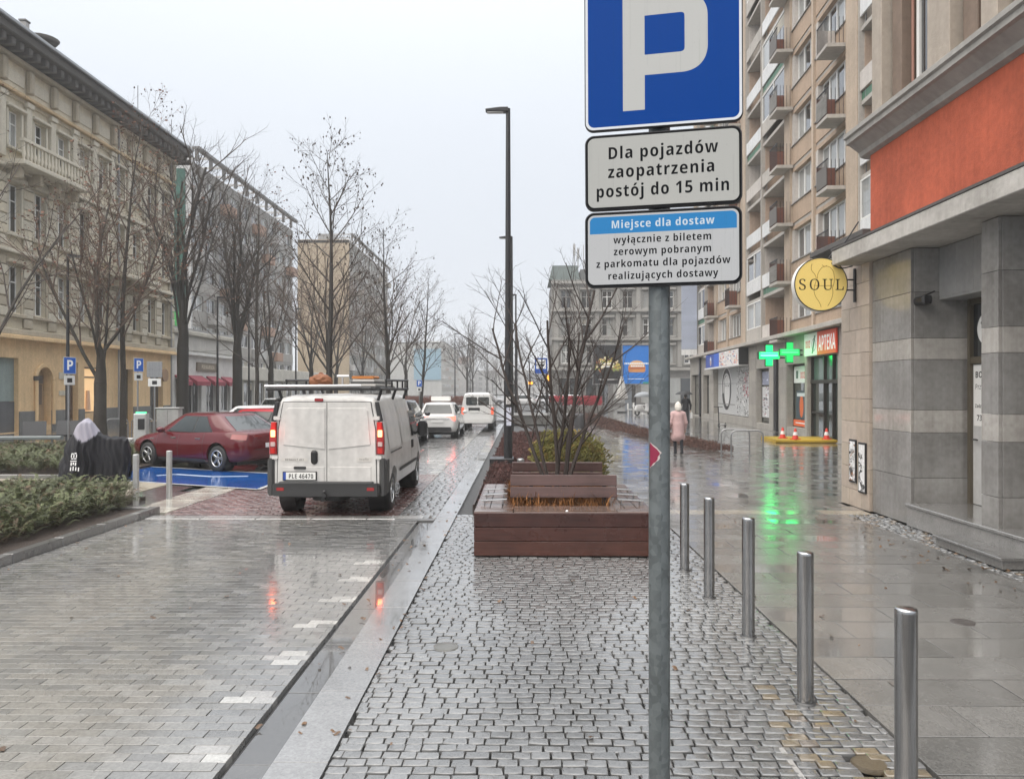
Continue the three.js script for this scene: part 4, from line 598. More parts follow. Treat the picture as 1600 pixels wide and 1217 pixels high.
// ================================================================ street furniture
// ---- signpost with three plates
{
  const zinc = mat([0.21, 0.235, 0.24], 0.45, { metalness: 0.5, map: T.zinc, bumpMap: T.fine, bumpScale: 0.0006 });
  const s = thing('parking_sign', 'galvanised signpost with blue parking sign and two white delivery plates', 'road sign', [0.548, 0, -3.08]);
  const pg = new THREE.CylinderGeometry(0.042, 0.042, 3.75, 40, 1, true); { const uv = pg.attributes.uv; for (let i = 0; i < uv.count; i++) uv.setXY(i, uv.getX(i) * 0.264, uv.getY(i) * 3.75); }
  M(s, 'post', merge([pg.translate(0, 1.87, 0)]), zinc);
  const rim = mat([0.025, 0.025, 0.028], 0.45), back = mat([0.35, 0.36, 0.36], 0.5, { metalness: 0.6 });
  const dirt = (g, w, h, sd) => { const r = rng(sd); for (let i = 0; i < 260; i++) { g.fillStyle = `rgba(60,60,58,${0.03 + 0.1 * r()})`; const q = 0.0008 + 0.0016 * r() * r(); g.beginPath(); g.arc(r() * w, r() * h, q, 0, 7); g.fill(); } for (let i = 0; i < 26; i++) { g.fillStyle = `rgba(70,72,70,${0.02 + 0.035 * r()})`; g.fillRect(r() * w, r() * h * 0.6, 0.0015 + 0.004 * r(), h * (0.15 + 0.5 * r())); } };
  const plate = (name, w, h, y, roll, draw, label) => {
    const p = new THREE.Group(); const o = M(s, name, extrude(rrect(w, h, 0.035), 0.022, 0.003), rim, label); o.position.set(0.002, y, 0.052); o.rotation.set(0, -0.205, roll);
    const t = print(w, h, draw, 1900 / w);
    M(o, 'face', faceUV(new THREE.ShapeGeometry(rrect(w - 0.009, h - 0.009, 0.031), 8).translate(0, 0, 0.0235), w, h), mat(0xffffff, 0.35, { map: t, ior: 1.18, bumpMap: T.fine, bumpScale: 0.0002 }));
    M(o, 'stiffener', ext(-w / 2 + 0.03, w / 2 - 0.03, -0.02, 0.02, -0.012, -0.001), back); return o;
  };
  plate('parking_plate', 0.605, 0.61, 3.358, 0.004, (g, w, h) => {
    g.fillStyle = '#c9cdd2'; g.fillRect(0, 0, w, h); g.fillStyle = '#003a84'; g.beginPath(); g.roundRect(0.014, 0.014, w - 0.028, h - 0.028, 0.026); g.fill();
    g.save(); g.scale(w, h); g.fillStyle = '#aeafad'; g.beginPath(); g.moveTo(0.25, 0.165); g.lineTo(0.62, 0.165); g.bezierCurveTo(0.73, 0.165, 0.785, 0.23, 0.785, 0.32); g.lineTo(0.785, 0.50); g.bezierCurveTo(0.785, 0.60, 0.73, 0.665, 0.62, 0.665); g.lineTo(0.39, 0.665); g.lineTo(0.39, 0.885); g.lineTo(0.25, 0.885); g.closePath();
    g.moveTo(0.39, 0.285); g.lineTo(0.39, 0.535); g.lineTo(0.61, 0.535); g.bezierCurveTo(0.632, 0.535, 0.642, 0.525, 0.642, 0.51); g.lineTo(0.642, 0.31); g.bezierCurveTo(0.642, 0.292, 0.632, 0.285, 0.61, 0.285); g.closePath(); g.fill('evenodd'); g.restore(); dirt(g, w, h, 3);
  }, 'square blue plate with a white letter P');
  plate('loading_plate', 0.60, 0.298, 2.888, 0.006, (g, w, h) => {
    g.fillStyle = '#111214'; g.fillRect(0, 0, w, h); g.fillStyle = '#a4a5a2'; g.beginPath(); g.roundRect(0.012, 0.012, w - 0.024, h - 0.024, 0.026); g.fill();
    const o = { color: '#101114', space: 0.045 }; text(g, 'Dla pojazdów', w * 0.5, 0.098, 0.066, { ...o, sx: 0.93 }); text(g, 'zaopatrzenia', w * 0.492, 0.172, 0.066, { ...o, sx: 0.93 }); text(g, 'postój do 15 min', w * 0.497, 0.247, 0.066, { ...o, sx: 0.9 }); dirt(g, w, h, 4);
  }, 'white plate about supply vehicles');
  plate('ticket_plate', 0.60, 0.298, 2.583, 0.004, (g, w, h) => {
    g.fillStyle = '#111214'; g.fillRect(0, 0, w, h); g.fillStyle = '#abadaf'; g.beginPath(); g.roundRect(0.012, 0.012, w - 0.024, h - 0.024, 0.026); g.fill(); g.fillStyle = '#2f77ae'; g.beginPath(); g.roundRect(0.02, 0.02, w - 0.04, 0.066, [0.02, 0.02, 0, 0]); g.fill();
    text(g, 'Miejsce dla dostaw', w * 0.5, 0.066, 0.042, { color: '#b9c4cc', space: 0.05, sx: 0.94 }); const o = { color: '#101114', space: 0.045, sx: 0.94 };
    text(g, 'wyłącznie z biletem', w * 0.5, 0.126, 0.039, o); text(g, 'zerowym pobranym', w * 0.5, 0.172, 0.039, o); text(g, 'z parkomatu dla pojazdów', w * 0.5, 0.219, 0.039, { ...o, sx: 0.96 }); text(g, 'realizujących dostawy', w * 0.5, 0.267, 0.039, o); dirt(g, w, h, 5);
  }, 'white plate with a blue heading about delivery tickets');
  for (const y of [3.2, 3.5, 2.9, 2.6]) M(s, 'clamp', merge([CYL(0.046, 0.046, 0.03, 24).translate(0, y, 0), ext(-0.07, 0.07, y - 0.014, y + 0.014, 0.03, 0.048)]), back);
  { // torn sticker wrapped round the post
    const patch = (edge, rad, m) => { const pos = [], idx = [], NA = 12, NY = 16; for (let j = 0; j <= NY; j++) { const y = -0.05 + 0.10 * j / NY; for (let i = 0; i <= NA; i++) { const a = -1.2 + (edge(j / NY) + 1.2) * i / NA; pos.push(Math.sin(a) * rad, y, Math.cos(a) * rad); } } for (let j = 0; j < NY; j++) for (let i = 0; i < NA; i++) { const a = j * (NA + 1) + i; idx.push(a, a + 1, a + NA + 1, a + 1, a + NA + 2, a + NA + 1); } const g = new THREE.BufferGeometry(); g.setAttribute('position', new THREE.Float32BufferAttribute(pos, 3)); g.setIndex(idx); g.computeVertexNormals(); M(s, 'torn_sticker', muv(g), m).position.y = 1.772; };
    const torn = (t) => -0.15 - 2.6 * (t - 0.62) ** 2 - (t > 0.62 ? 1.6 * (t - 0.62) : 0.2 * (0.62 - t)); const rg = rng(77), jag = Array.from({ length: 18 }, () => rr(-0.09, 0.09, rg));
    patch((t) => torn(t) + 0.14 + jag[Math.round(t * 16)], 0.0424, mat([0.5, 0.44, 0.43], 0.8)); patch((t) => torn(t) + jag[Math.round(t * 16) + 1] * 0.7, 0.0429, mat([0.22, 0.012, 0.045], 0.5));
  }
}
// ---- steel bollards
{
  const brushed = mat([0.46, 0.455, 0.45], 0.30, { metalness: 1, map: T.brush, roughnessMap: T.blotch, bumpMap: T.brush, bumpScale: 0.0003 });
  const capM = mat([0.55, 0.55, 0.55], 0.22, { metalness: 1, map: T.brush });
  const bodyG = (() => { const g = new THREE.CylinderGeometry(0.0518, 0.0518, 0.955, 40, 1, true); const uv = g.attributes.uv; for (let i = 0; i < uv.count; i++) uv.setXY(i, uv.getX(i) * 0.326, uv.getY(i) * 0.955); g.translate(0, 0.4775, 0); return plain(g); })();
  const capG = lathe([[0.0518, 0.955], [0.0515, 0.968], [0.048, 0.976], [0.03, 0.980], [0, 0.981]], 40), flG = lathe([[0.066, -0.012], [0.066, 0.003], [0.0525, 0.004]], 32);
  const first = thing('steel_bollard', 'nearest brushed steel bollard, cut by the bottom edge', 'bollard', [1.86, 0, -3.76], 0, 'steel bollards along the cobbles');
  M(first, 'post', bodyG, brushed); M(first, 'cap', capG, capM); M(first, 'base_ring', flG, mat([0.1, 0.1, 0.1], 0.5, { metalness: 0.5 }));
  const lab = ['second steel bollard from the camera, beside the cobble edge', 'third steel bollard from the camera in the right row', 'fourth steel bollard from the camera, just right of the signpost', 'farthest bollard of the right row, beside the signpost'];
  [[1.85, 5.06], [1.875, 6.41], [1.84, 7.6], [1.84, 8.74]].forEach(([x, d], i) => dup(first, [x, 0, -d], i * 1.3, lab[i]));
  const pale = mat([0.6, 0.6, 0.59], 0.35, { metalness: 0.6, map: T.brush });
  const l1 = thing('side_bollard', 'left of two pale bollards in front of the blue parking bay', 'bollard', [-6.78, 0, -13.5], 0, 'pale bollards by the blue bay'); M(l1, 'post', bodyG, pale).scale.y = 0.92; const c1 = M(l1, 'cap', capG, pale); c1.position.y = -0.077;
  dup(l1, [-6.56, 0, -14.3], 0.4, 'right of two pale bollards, nearer the white van');
}
// ---- wooden planter island with benches
{
  const p = thing('bench_planter', 'brown timber planter island with bench seats and backrest', 'planter', [0.525, 0, -9.4]);
  const W = 1.105, Dp = 2.85; // half width, depth
  const wood = [[0.092, 0.034, 0.025], [0.072, 0.027, 0.021], [0.105, 0.041, 0.029]].map((c) => mat(c, 0.34, { map: T.wood, bumpMap: T.wood, bumpScale: 0.0015, roughnessMap: T.wet }));
  const seatW = mat([0.15, 0.095, 0.075], 0.16, { map: T.wood, bumpMap: T.wood, bumpScale: 0.0006 }), backW = mat([0.13, 0.075, 0.068], 0.42, { map: T.wood, bumpMap: T.wood, bumpScale: 0.001 }), cort = mat([0.10, 0.045, 0.03], 0.6, { map: T.blotch });
  const hs = [[0.015, 0.185], [0.193, 0.355], [0.363, 0.535]];
  hs.forEach(([a, e], i) => {
    M(p, 'front_board', ext(-W, W, a, e, -0.03, 0.002 * (i - 1), 0.004), wood[[2, 0, 1][i]]);
    for (const s of [-1, 1]) M(p, 'side_board', ext(s * W - s * 0.032, s * W - s * 0.002, a, e, -Dp + 0.03, -0.034, 0.004), wood[(i + 1) % 3]); M(p, 'rear_board', ext(-W, W, a, e, -Dp, -Dp + 0.028, 0.004), wood[i]);
  });
  M(p, 'core', merge([ext(-W + 0.035, W - 0.035, 0.0, 0.44, -Dp + 0.035, -0.036)]), cort);
  for (let i = 0; i < 3; i++) M(p, 'seat_board', ext(-0.62, W - 0.46, 0.515, 0.545, -0.545 + i * 0.175, -0.545 + i * 0.175 + 0.165, 0.004), seatW);
  M(p, 'seat_board', ext(-W + 0.001, -0.63, 0.514, 0.546, -0.30, -0.028, 0.004), seatW); M(p, 'seat_board', ext(W - 0.455, W - 0.001, 0.514, 0.546, -0.30, -0.028, 0.004), seatW);
  for (const s of [-1, 1]) {
    for (let i = 0; i < 3; i++) M(p, 'side_seat_board', ext(s * (W - 0.035 - i * 0.152), s * (W - 0.035 - i * 0.152 - 0.142), 0.514, 0.546, -Dp + 0.05, -0.305 - (i % 2) * 0.004, 0.004), seatW);
    for (let k = 0; k < 3; k++) { const q = M(p, 'arm_divider', ext(-0.17, 0.17, 0, 0.012, -0.045, 0.045, 0.003), MAT.steel); q.position.set(s * (W - 0.22), 0.60, -0.62 - k * 0.55); q.rotation.z = -s * 0.06; for (const e of [-0.12, 0.12]) { M(q, 'divider_leg', ext(e - 0.006, e + 0.006, -0.055, 0, -0.03, 0.03), MAT.steel); } }
  }
  for (const z of [-0.63, -2.42]) {
    const bz = z; for (let i = 0; i < 2; i++) { const q = M(p, 'backrest_board', cbox(1.38, 0.142, 0.03, 0.006), backW); q.position.set(0.02, 0.705 + i * 0.15, bz - i * 0.02); q.rotation.x = z > -1 ? -0.13 : 0.1; }
    for (const x of [-0.4, 0.55]) M(p, 'backrest_post', ext(x - 0.025, x + 0.025, 0.44, 0.86, bz - 0.06, bz - 0.035), MAT.blackSteel);
  }
  M(p, 'soil', ext(-0.62, 0.64, 0.441, 0.47, -2.3, -0.56), mat([0.05, 0.032, 0.022], 0.9, { map: T.speck }));
  M(p, 'bolt_cap', new THREE.SphereGeometry(0.018, 10, 8).translate(0.03, 0.548, -0.05), mat([0.7, 0.7, 0.7], 0.3));
  // rust coloured ornamental grass
  const blade = (() => { const pos = [], nrm = [], uv = []; const put = (a, b, c) => { for (const q of [a, b, c]) { pos.push(...q); nrm.push(0, 0.6, 0.8); uv.push(q[0], q[1]); } }; const P = [[0, 0, 0], [0.01, 0.12, 0.02], [0.03, 0.22, 0.07], [0.06, 0.27, 0.15]], w = [0.004, 0.005, 0.004, 0.001]; for (let i = 0; i < 3; i++) { const a = [P[i][0] - w[i], P[i][1], P[i][2]], b = [P[i][0] + w[i], P[i][1], P[i][2]], c = [P[i + 1][0] - w[i + 1], P[i + 1][1], P[i + 1][2]], d = [P[i + 1][0] + w[i + 1], P[i + 1][1], P[i + 1][2]]; put(a, b, d); put(a, d, c); } const g = new THREE.BufferGeometry(); g.setAttribute('position', new THREE.Float32BufferAttribute(pos, 3)); g.setAttribute('normal', new THREE.Float32BufferAttribute(nrm, 3)); g.setAttribute('uv', new THREE.Float32BufferAttribute(uv, 2)); return g; })();
  const r = rng(61), ms = [], cs = []; for (let i = 0; i < 7500; i++) { const left = r() < 0.35; ms.push(new THREE.Matrix4().compose(V(0.525 + (left ? rr(-0.66, -0.4, r) : rr(-0.62, 0.62, r)), 0.455, -9.4 - (left ? rr(0.6, 2.3, r) : rr(0.58, 2.28, r))), new THREE.Quaternion().setFromEuler(new THREE.Euler(rr(-0.5, 0.5, r), rr(0, 6.28, r), rr(-0.5, 0.5, r))), V(1, 1, 1).multiplyScalar(rr(0.45, 0.95, r)))); const k = rr(0.5, 1.1, r); cs.push(new THREE.Color().setRGB(0.40 * k, 0.175 * k, 0.055 * k)); }
  inst(scene, 'rust_grass', blade, mat([1, 1, 1], 0.8, { side: THREE.DoubleSide }), ms, cs);
  MAT.blade = blade;
}
// ---- long bed behind the planter: steel edging, dark ground cover, shrub
{
  const e = thing('bed_edging', 'dark steel edging of the long planting bed behind the planter', 'edging'), rust = mat([0.07, 0.05, 0.042], 0.45, { map: T.blotch, metalness: 0.3 });
  M(e, 'edge_plate', ext(-0.80, -0.77, -0.05, 0.16, -33, -12.6), rust); M(e, 'edge_plate', ext(1.50, 1.53, -0.05, 0.16, -33, -12.6), rust); for (const d of [15.5, 18.9, 24, 29, 33]) M(e, 'cross_plate', ext(-0.768, 1.498, -0.04, 0.24, -d - 0.03, -d), rust);
  struct('bed_soil', ext(-0.766, 1.496, -0.05, 0.10, -32.9, -12.6), mat([0.045, 0.03, 0.028], 0.85, { map: T.speck }));
  M(e, 'edge_box', ext(-0.79, -0.2, 0.1, 0.34, -19.7, -18.96, 0.01), MAT.blackSteel);
  // heather-like dark red cover
  const sprig = (() => { const L = []; const r = rng(4); for (let i = 0; i < 9; i++) { const g = new THREE.PlaneGeometry(0.05, 0.012); g.translate(0.03, 0, 0); g.rotateZ(rr(0.1, 1.2, r)); g.rotateY(rr(0, 6.28, r)); g.translate(0, 0.02 + i * 0.014, 0); L.push(g); } return merge(L); })();
  MAT.sprig = sprig;
  const cover = (x0, x1, d0, d1, y, n, sd, base, name, ok) => { const r = rng(sd), ms = [], cs = []; for (let i = 0; i < n; i++) { const x = rr(x0, x1, r), d = rr(d0, d1, r); if (ok && !ok(x, d)) continue; const h = vnoise(x * 0.37 + 10, d * 0.21, 64, 64, 3); ms.push(new THREE.Matrix4().compose(V(x, y + h * 0.1, -d), new THREE.Quaternion().setFromEuler(new THREE.Euler(rr(-0.5, 0.5, r), rr(0, 6.28, r), rr(-0.5, 0.5, r))), V(1, 1, 1).multiplyScalar(rr(0.8, 1.4, r)))); const k = rr(0.45, 1.3, r); cs.push(new THREE.Color().setRGB(base[0] * k, base[1] * k, base[2] * k)); } return inst(scene, name, sprig, mat([1, 1, 1], 0.8, { side: THREE.DoubleSide }), ms, cs); };
  cover(-0.70, 1.43, 12.6, 32.8, 0.05, 8000, 62, [0.10, 0.045, 0.04], 'heather_cover');
  cover(4.4, 7.3, 24.9, 36, 0.0, 7000, 63, [0.12, 0.065, 0.052], 'barberry_cover', (x, d) => x < 6.9 - 0.06 * (d - 24) && x > 6.3 - 0.13 * (d - 23.5));
  cover(3.0, 6.2, 36, 62, 0.0, 5000, 64, [0.11, 0.06, 0.05], 'barberry_cover', (x, d) => x < 5.0 - 0.02 * (d - 36) + 1 && x > 4.2);
  // round olive shrub
  const s = thing('olive_shrub', 'rounded olive green shrub behind the planter', 'shrub', [0.80, 0.1, -14.1]); const r = rng(71);
  const P = []; for (let i = 0; i < 1700; i++) { const a = rr(0, 6.28, r), u = Math.sqrt(r()), t = Math.pow(r(), 0.7), R0 = 0.62 * (1 + 0.18 * Math.sin(3 * a + 1) + rr(-0.12, 0.12, r)), h = t * (0.98 + 0.22 * Math.sin(5 * a) * u) * Math.sqrt(Math.max(0.12, 1 - 0.62 * u * u)); const q = plain(sprig.clone()); q.scale(1.5, 1.7, 1.5); q.rotateX(rr(-0.5, 0.5, r)); q.rotateY(a); q.translate(Math.cos(a) * u * R0, h, Math.sin(a) * u * R0); P.push(q); }
  const fol = merge(P); const cc = new Float32Array(fol.attributes.position.count * 3), rq = rng(72); for (let i = 0; i < cc.length / 3; i += 54) { const k = rr(0.5, 1.3, rq), y = r() < 0.25 ? 1.3 : 1; for (let j = i; j < Math.min(i + 54, cc.length / 3); j++) { cc[j * 3] = 0.17 * k * y; cc[j * 3 + 1] = 0.16 * k; cc[j * 3 + 2] = 0.045 * k; } } fol.setAttribute('color', new THREE.BufferAttribute(cc, 3));
  M(s, 'foliage', fol, mat([1, 1, 1], 0.75, { vertexColors: true, side: THREE.DoubleSide })).userData.kind = 'stuff'; M(s, 'stems', merge(Array.from({ length: 9 }, (_, i) => rod([0, 0, 0], [0.35 * Math.cos(i * 0.7), 0.9, 0.35 * Math.sin(i * 0.7)], 0.012, 5))), mat([0.06, 0.04, 0.03], 0.8));
  const bl = thing('marker_light', 'short silver bollard light in the planting bed', 'bollard light', [-0.02, 0.1, -15.8]); M(bl, 'post', rod([0, 0, 0], [0, 0.42, 0], 0.045, 14), MAT.steel); M(bl, 'cap', lathe([[0.045, 0.42], [0.075, 0.44], [0.075, 0.5], [0.06, 0.53], [0, 0.535]], 18), MAT.steel);
}
// ---- street lamps
function streetLamp(x, d, h, label, arm = -1, w = 1) {
  const s = thing('street_lamp', label, 'street lamp', [x, 0, -d], 0, 'black street lamps');
  M(s, 'base', merge([CYL(0.105 * w, 0.105 * w, 2.2, 16).translate(0, 1.1, 0), CYL(0.2 * w, 0.2 * w, 0.03, 16).translate(0, 0.016, 0)]), MAT.blackSteel);
  M(s, 'pole', rod([0, 2.2, 0], [0, h, 0], 0.085 * w, 14, 0.055 * w), MAT.blackSteel); M(s, 'collar', CYL(0.11 * w, 0.11 * w, 0.1, 16).translate(0, 2.22, 0), MAT.blackSteel);
  const hd = M(s, 'lamp_head', merge([extrude(poly([[0, 0], [0.56, 0.03], [0.56, 0.075], [0.2, 0.12], [0, 0.12]].map(([a, b]) => [arm * a, b])), 0.2, 0.012).translate(0, 0, -0.1)]), MAT.blackSteel); hd.position.y = h - 0.1;
  M(hd, 'lens', ext(arm * 0.12, arm * 0.52, -0.004, 0.012, -0.07, 0.07), mat([0.5, 0.5, 0.5], 0.2)); return s;
}
{
  const l = streetLamp(-0.335, 19.2, 9.02, 'nearest tall black street lamp rising from the planting bed');
  M(l, 'sticker', ext(-0.05, 0.06, 1.68, 1.86, 0.098, 0.108), mat([0.6, 0.58, 0.56], 0.6)); M(l, 'sticker', ext(-0.04, 0.08, 1.15, 1.6, 0.098, 0.11), mat([0.55, 0.57, 0.66], 0.6));
  streetLamp(-0.46, 35.2, 9.02, 'second black street lamp, close behind the nearest one'); streetLamp(-0.42, 56.5, 9.02, 'third black street lamp in line behind the nearest'); streetLamp(-0.5, 84, 9.0, 'fourth and smallest black street lamp in the line');
  streetLamp(-17.4, 29.4, 7.2, 'thin black street lamp at the left beside the peach facade', 1, 0.8); streetLamp(-18.2, 46, 7.6, 'black street lamp in front of the white shop', 1, 0.8); streetLamp(-19.5, 55, 7.6, 'thin black street lamp left of the double trunked trees', 1, 0.8); streetLamp(-17.6, 60, 8.4, 'thin black street lamp right of the grey block', 1, 0.8); streetLamp(-8.2, 95, 9, 'distant lamp left of the far white van', 1, 0.9); streetLamp(-8.0, 120, 9, 'most distant lamp before the blue billboard', 1, 0.9);
}
// ---- parking signs on thin posts, left side
function parkingSign(x, d, turn, label, h = 2.65, back = false, w = 0.40, hh = 0.50) {
  const s = thing('parking_sign', label, 'road sign', [x, 0, -d], turn, 'small parking signs');
  M(s, 'post', rod([0, 0, 0], [0, h + hh / 2, 0], 0.03, 10), MAT.steel);
  const t = MAT.pPrint ??= mat(0xffffff, 0.4, { map: print(0.5, 0.6, (g) => { g.fillStyle = '#d7dade'; g.fillRect(0, 0, 1, 1); g.fillStyle = '#1e58b0'; g.fillRect(0.02, 0.02, 0.46, 0.56); text(g, 'P', 0.25, 0.46, 0.5, { color: '#e8eaec' }); }, 500) });
  const f = M(s, 'plate', extrude(rrect(w, hh, 0.03), 0.02, 0.002).translate(0, h, 0.032), MAT.steel); if (!back) M(f, 'face', faceUV(new THREE.ShapeGeometry(rrect(w - 0.01, hh - 0.01, 0.03)).translate(0, h, 0.0535), w, hh, 0, h), t);
  const q = M(s, 'small_plate', ext(-w * 0.42, w * 0.42, h - hh / 2 - 0.32, h - hh / 2 - 0.04, 0.032, 0.046, 0.004), mat([0.62, 0.63, 0.62], 0.5)); M(q, 'mark', ext(-0.08, 0.08, h - hh / 2 - 0.25, h - hh / 2 - 0.12, 0.0465, 0.049), MAT.blackSteel); return s;
}
parkingSign(-13.35, 22.6, 1.15, 'parking sign on a grey post beside the left lamp', 2.75); parkingSign(-14.1, 28.2, 1.1, 'parking sign right of the straight tree trunk', 2.95);
parkingSign(-7.3, 55, 0.2, 'small distant parking sign left of the silver taxi', 2.5);
{ const s = parkingSign(-12.9, 27.0, 0.3, 'grey back of a road sign in front of the peach facade', 2.75, true, 0.5, 0.55); }
// ---- charging cabinets
{
  const c = thing('charging_post', 'grey car charging post with a green light', 'charging station', [-12.15, 0, -24.6], 0.2), g = mat([0.52, 0.53, 0.52], 0.45, { map: T.stain }); M(c, 'cabinet', ext(-0.22, 0.16, 0.02, 1.28, -0.2, 0.2, 0.03), g); M(c, 'socket_panel', ext(-0.08, 0.12, 0.78, 1.12, 0.205, 0.225, 0.01), MAT.blackSteel); M(c, 'base_box', ext(-0.62, -0.23, 0.0, 0.5, -0.2, 0.2, 0.02), g);
  const em = mat([0.05, 0.3, 0.1], 0.4); em.emissive.setRGB(0.05, 0.8, 0.25); em.emissiveIntensity = 1.2; M(c, 'green_light', ext(-0.16, 0.1, 1.285, 1.33, -0.1, 0.15, 0.01), em);
  const k = thing('utility_cabinet', 'wide grey utility cabinet beside the charging post', 'cabinet', [-11.55, 0, -25.2], 0.1); M(k, 'cabinet', ext(-0.35, 0.35, 0.05, 1.42, -0.2, 0.2, 0.02), mat([0.40, 0.40, 0.39], 0.5, { map: T.stain })); M(k, 'roof', ext(-0.38, 0.38, 1.422, 1.46, -0.23, 0.23, 0.01), mat([0.36, 0.36, 0.35], 0.5)); M(k, 'door_seam', ext(-0.004, 0.004, 0.1, 1.38, 0.201, 0.203), MAT.blackSteel); M(k, 'handle', ext(0.03, 0.05, 0.7, 0.85, 0.201, 0.22), MAT.blackSteel);
  const j = thing('meter_box', 'small pale meter box right of the utility cabinet', 'cabinet', [-10.7, 0, -24.9], 0.1); M(j, 'box', ext(-0.25, 0.25, 0.3, 0.95, -0.15, 0.15, 0.02), mat([0.5, 0.5, 0.49], 0.5)); M(j, 'foot', ext(-0.05, 0.05, 0, 0.3, -0.05, 0.05), g);
}
// ---- hoop bike racks
function bikeRack(x, d, turn, label, w = 0.95, h = 0.82) { const s = thing('bike_rack', label, 'bike rack', [x, 0, -d], turn, 'hoop bike racks'); const r = 0.16; const pts = [[-w / 2, -0.03, 0], [-w / 2, h - r, 0]]; for (let i = 1; i <= 5; i++) { const a = Math.PI - i * Math.PI / 10; pts.push([-w / 2 + r + Math.cos(a) * r, h - r + Math.sin(a) * r, 0]); } for (let i = 0; i <= 5; i++) { const a = Math.PI / 2 - i * Math.PI / 10; pts.push([w / 2 - r + Math.cos(a) * r, h - r + Math.sin(a) * r, 0]); } pts.push([w / 2, -0.03, 0]); const c = new THREE.CurvePath(); for (let i = 0; i < pts.length - 1; i++) c.add(new THREE.LineCurve3(V(...pts[i]), V(...pts[i + 1]))); M(s, 'hoop', muv(new THREE.TubeGeometry(c, 60, 0.024, 8)), MAT.steel); for (const e of [-1, 1]) M(s, 'foot_plate', CYL(0.06, 0.06, 0.012, 12).translate(e * w / 2, 0.008, 0), MAT.steel); return s; }
bikeRack(6.62, 24.0, -0.12, 'farther of two steel bike hoops beside the barberry bed', 0.85); bikeRack(6.72, 23.1, -0.12, 'nearer of two steel bike hoops beside the barberry bed', 0.92);
for (let i = 0; i < 4; i++) bikeRack(-16.6 + i * 1.05, 31.5, 0.5, ['leftmost pale bike hoop before the tenement', 'second pale bike hoop before the tenement', 'third pale bike hoop before the tenement', 'rightmost pale bike hoop before the tenement'][i], 0.8, 0.85);
// ---- yellow kerb and traffic cones by the pharmacy
{
  const y = thing('yellow_platform', 'low yellow rubber platform at the pharmacy entrance', 'platform', [10.9, 0, -30.7], -0.05), ym = mat([0.55, 0.36, 0.03], 0.5, { map: T.blotch }); M(y, 'platform', ext(-1.1, 1.2, 0.0, 0.13, -1.2, 1.0, 0.03), ym); M(y, 'ramp_edge', extrude(poly([[0, 0], [0.3, 0], [0, 0.12]]), 2.2).translate(1.2, 0, -1.2), ym);
  const c = thing('traffic_cone', 'leftmost red and white traffic cone on the yellow platform', 'traffic cone', [10.3, 0.13, -30.6], 0, 'cones by the pharmacy'), red = mat([0.55, 0.04, 0.02], 0.5), wh = mat([0.7, 0.7, 0.7], 0.5);
  M(c, 'base', ext(-0.15, 0.15, 0, 0.03, -0.15, 0.15, 0.01), red); M(c, 'body', lathe([[0.12, 0.03], [0.09, 0.16]], 16), red); M(c, 'white_band', lathe([[0.0905, 0.16], [0.065, 0.29]], 16), wh); M(c, 'tip', lathe([[0.065, 0.29], [0.035, 0.42], [0, 0.43]], 16), red);
  dup(c, [10.55, 0.13, -29.9], 0.5, 'middle traffic cone at the front of the yellow platform'); dup(c, [11.75, 0.13, -29.9], 0.9, 'traffic cone nearest the pharmacy door');
}
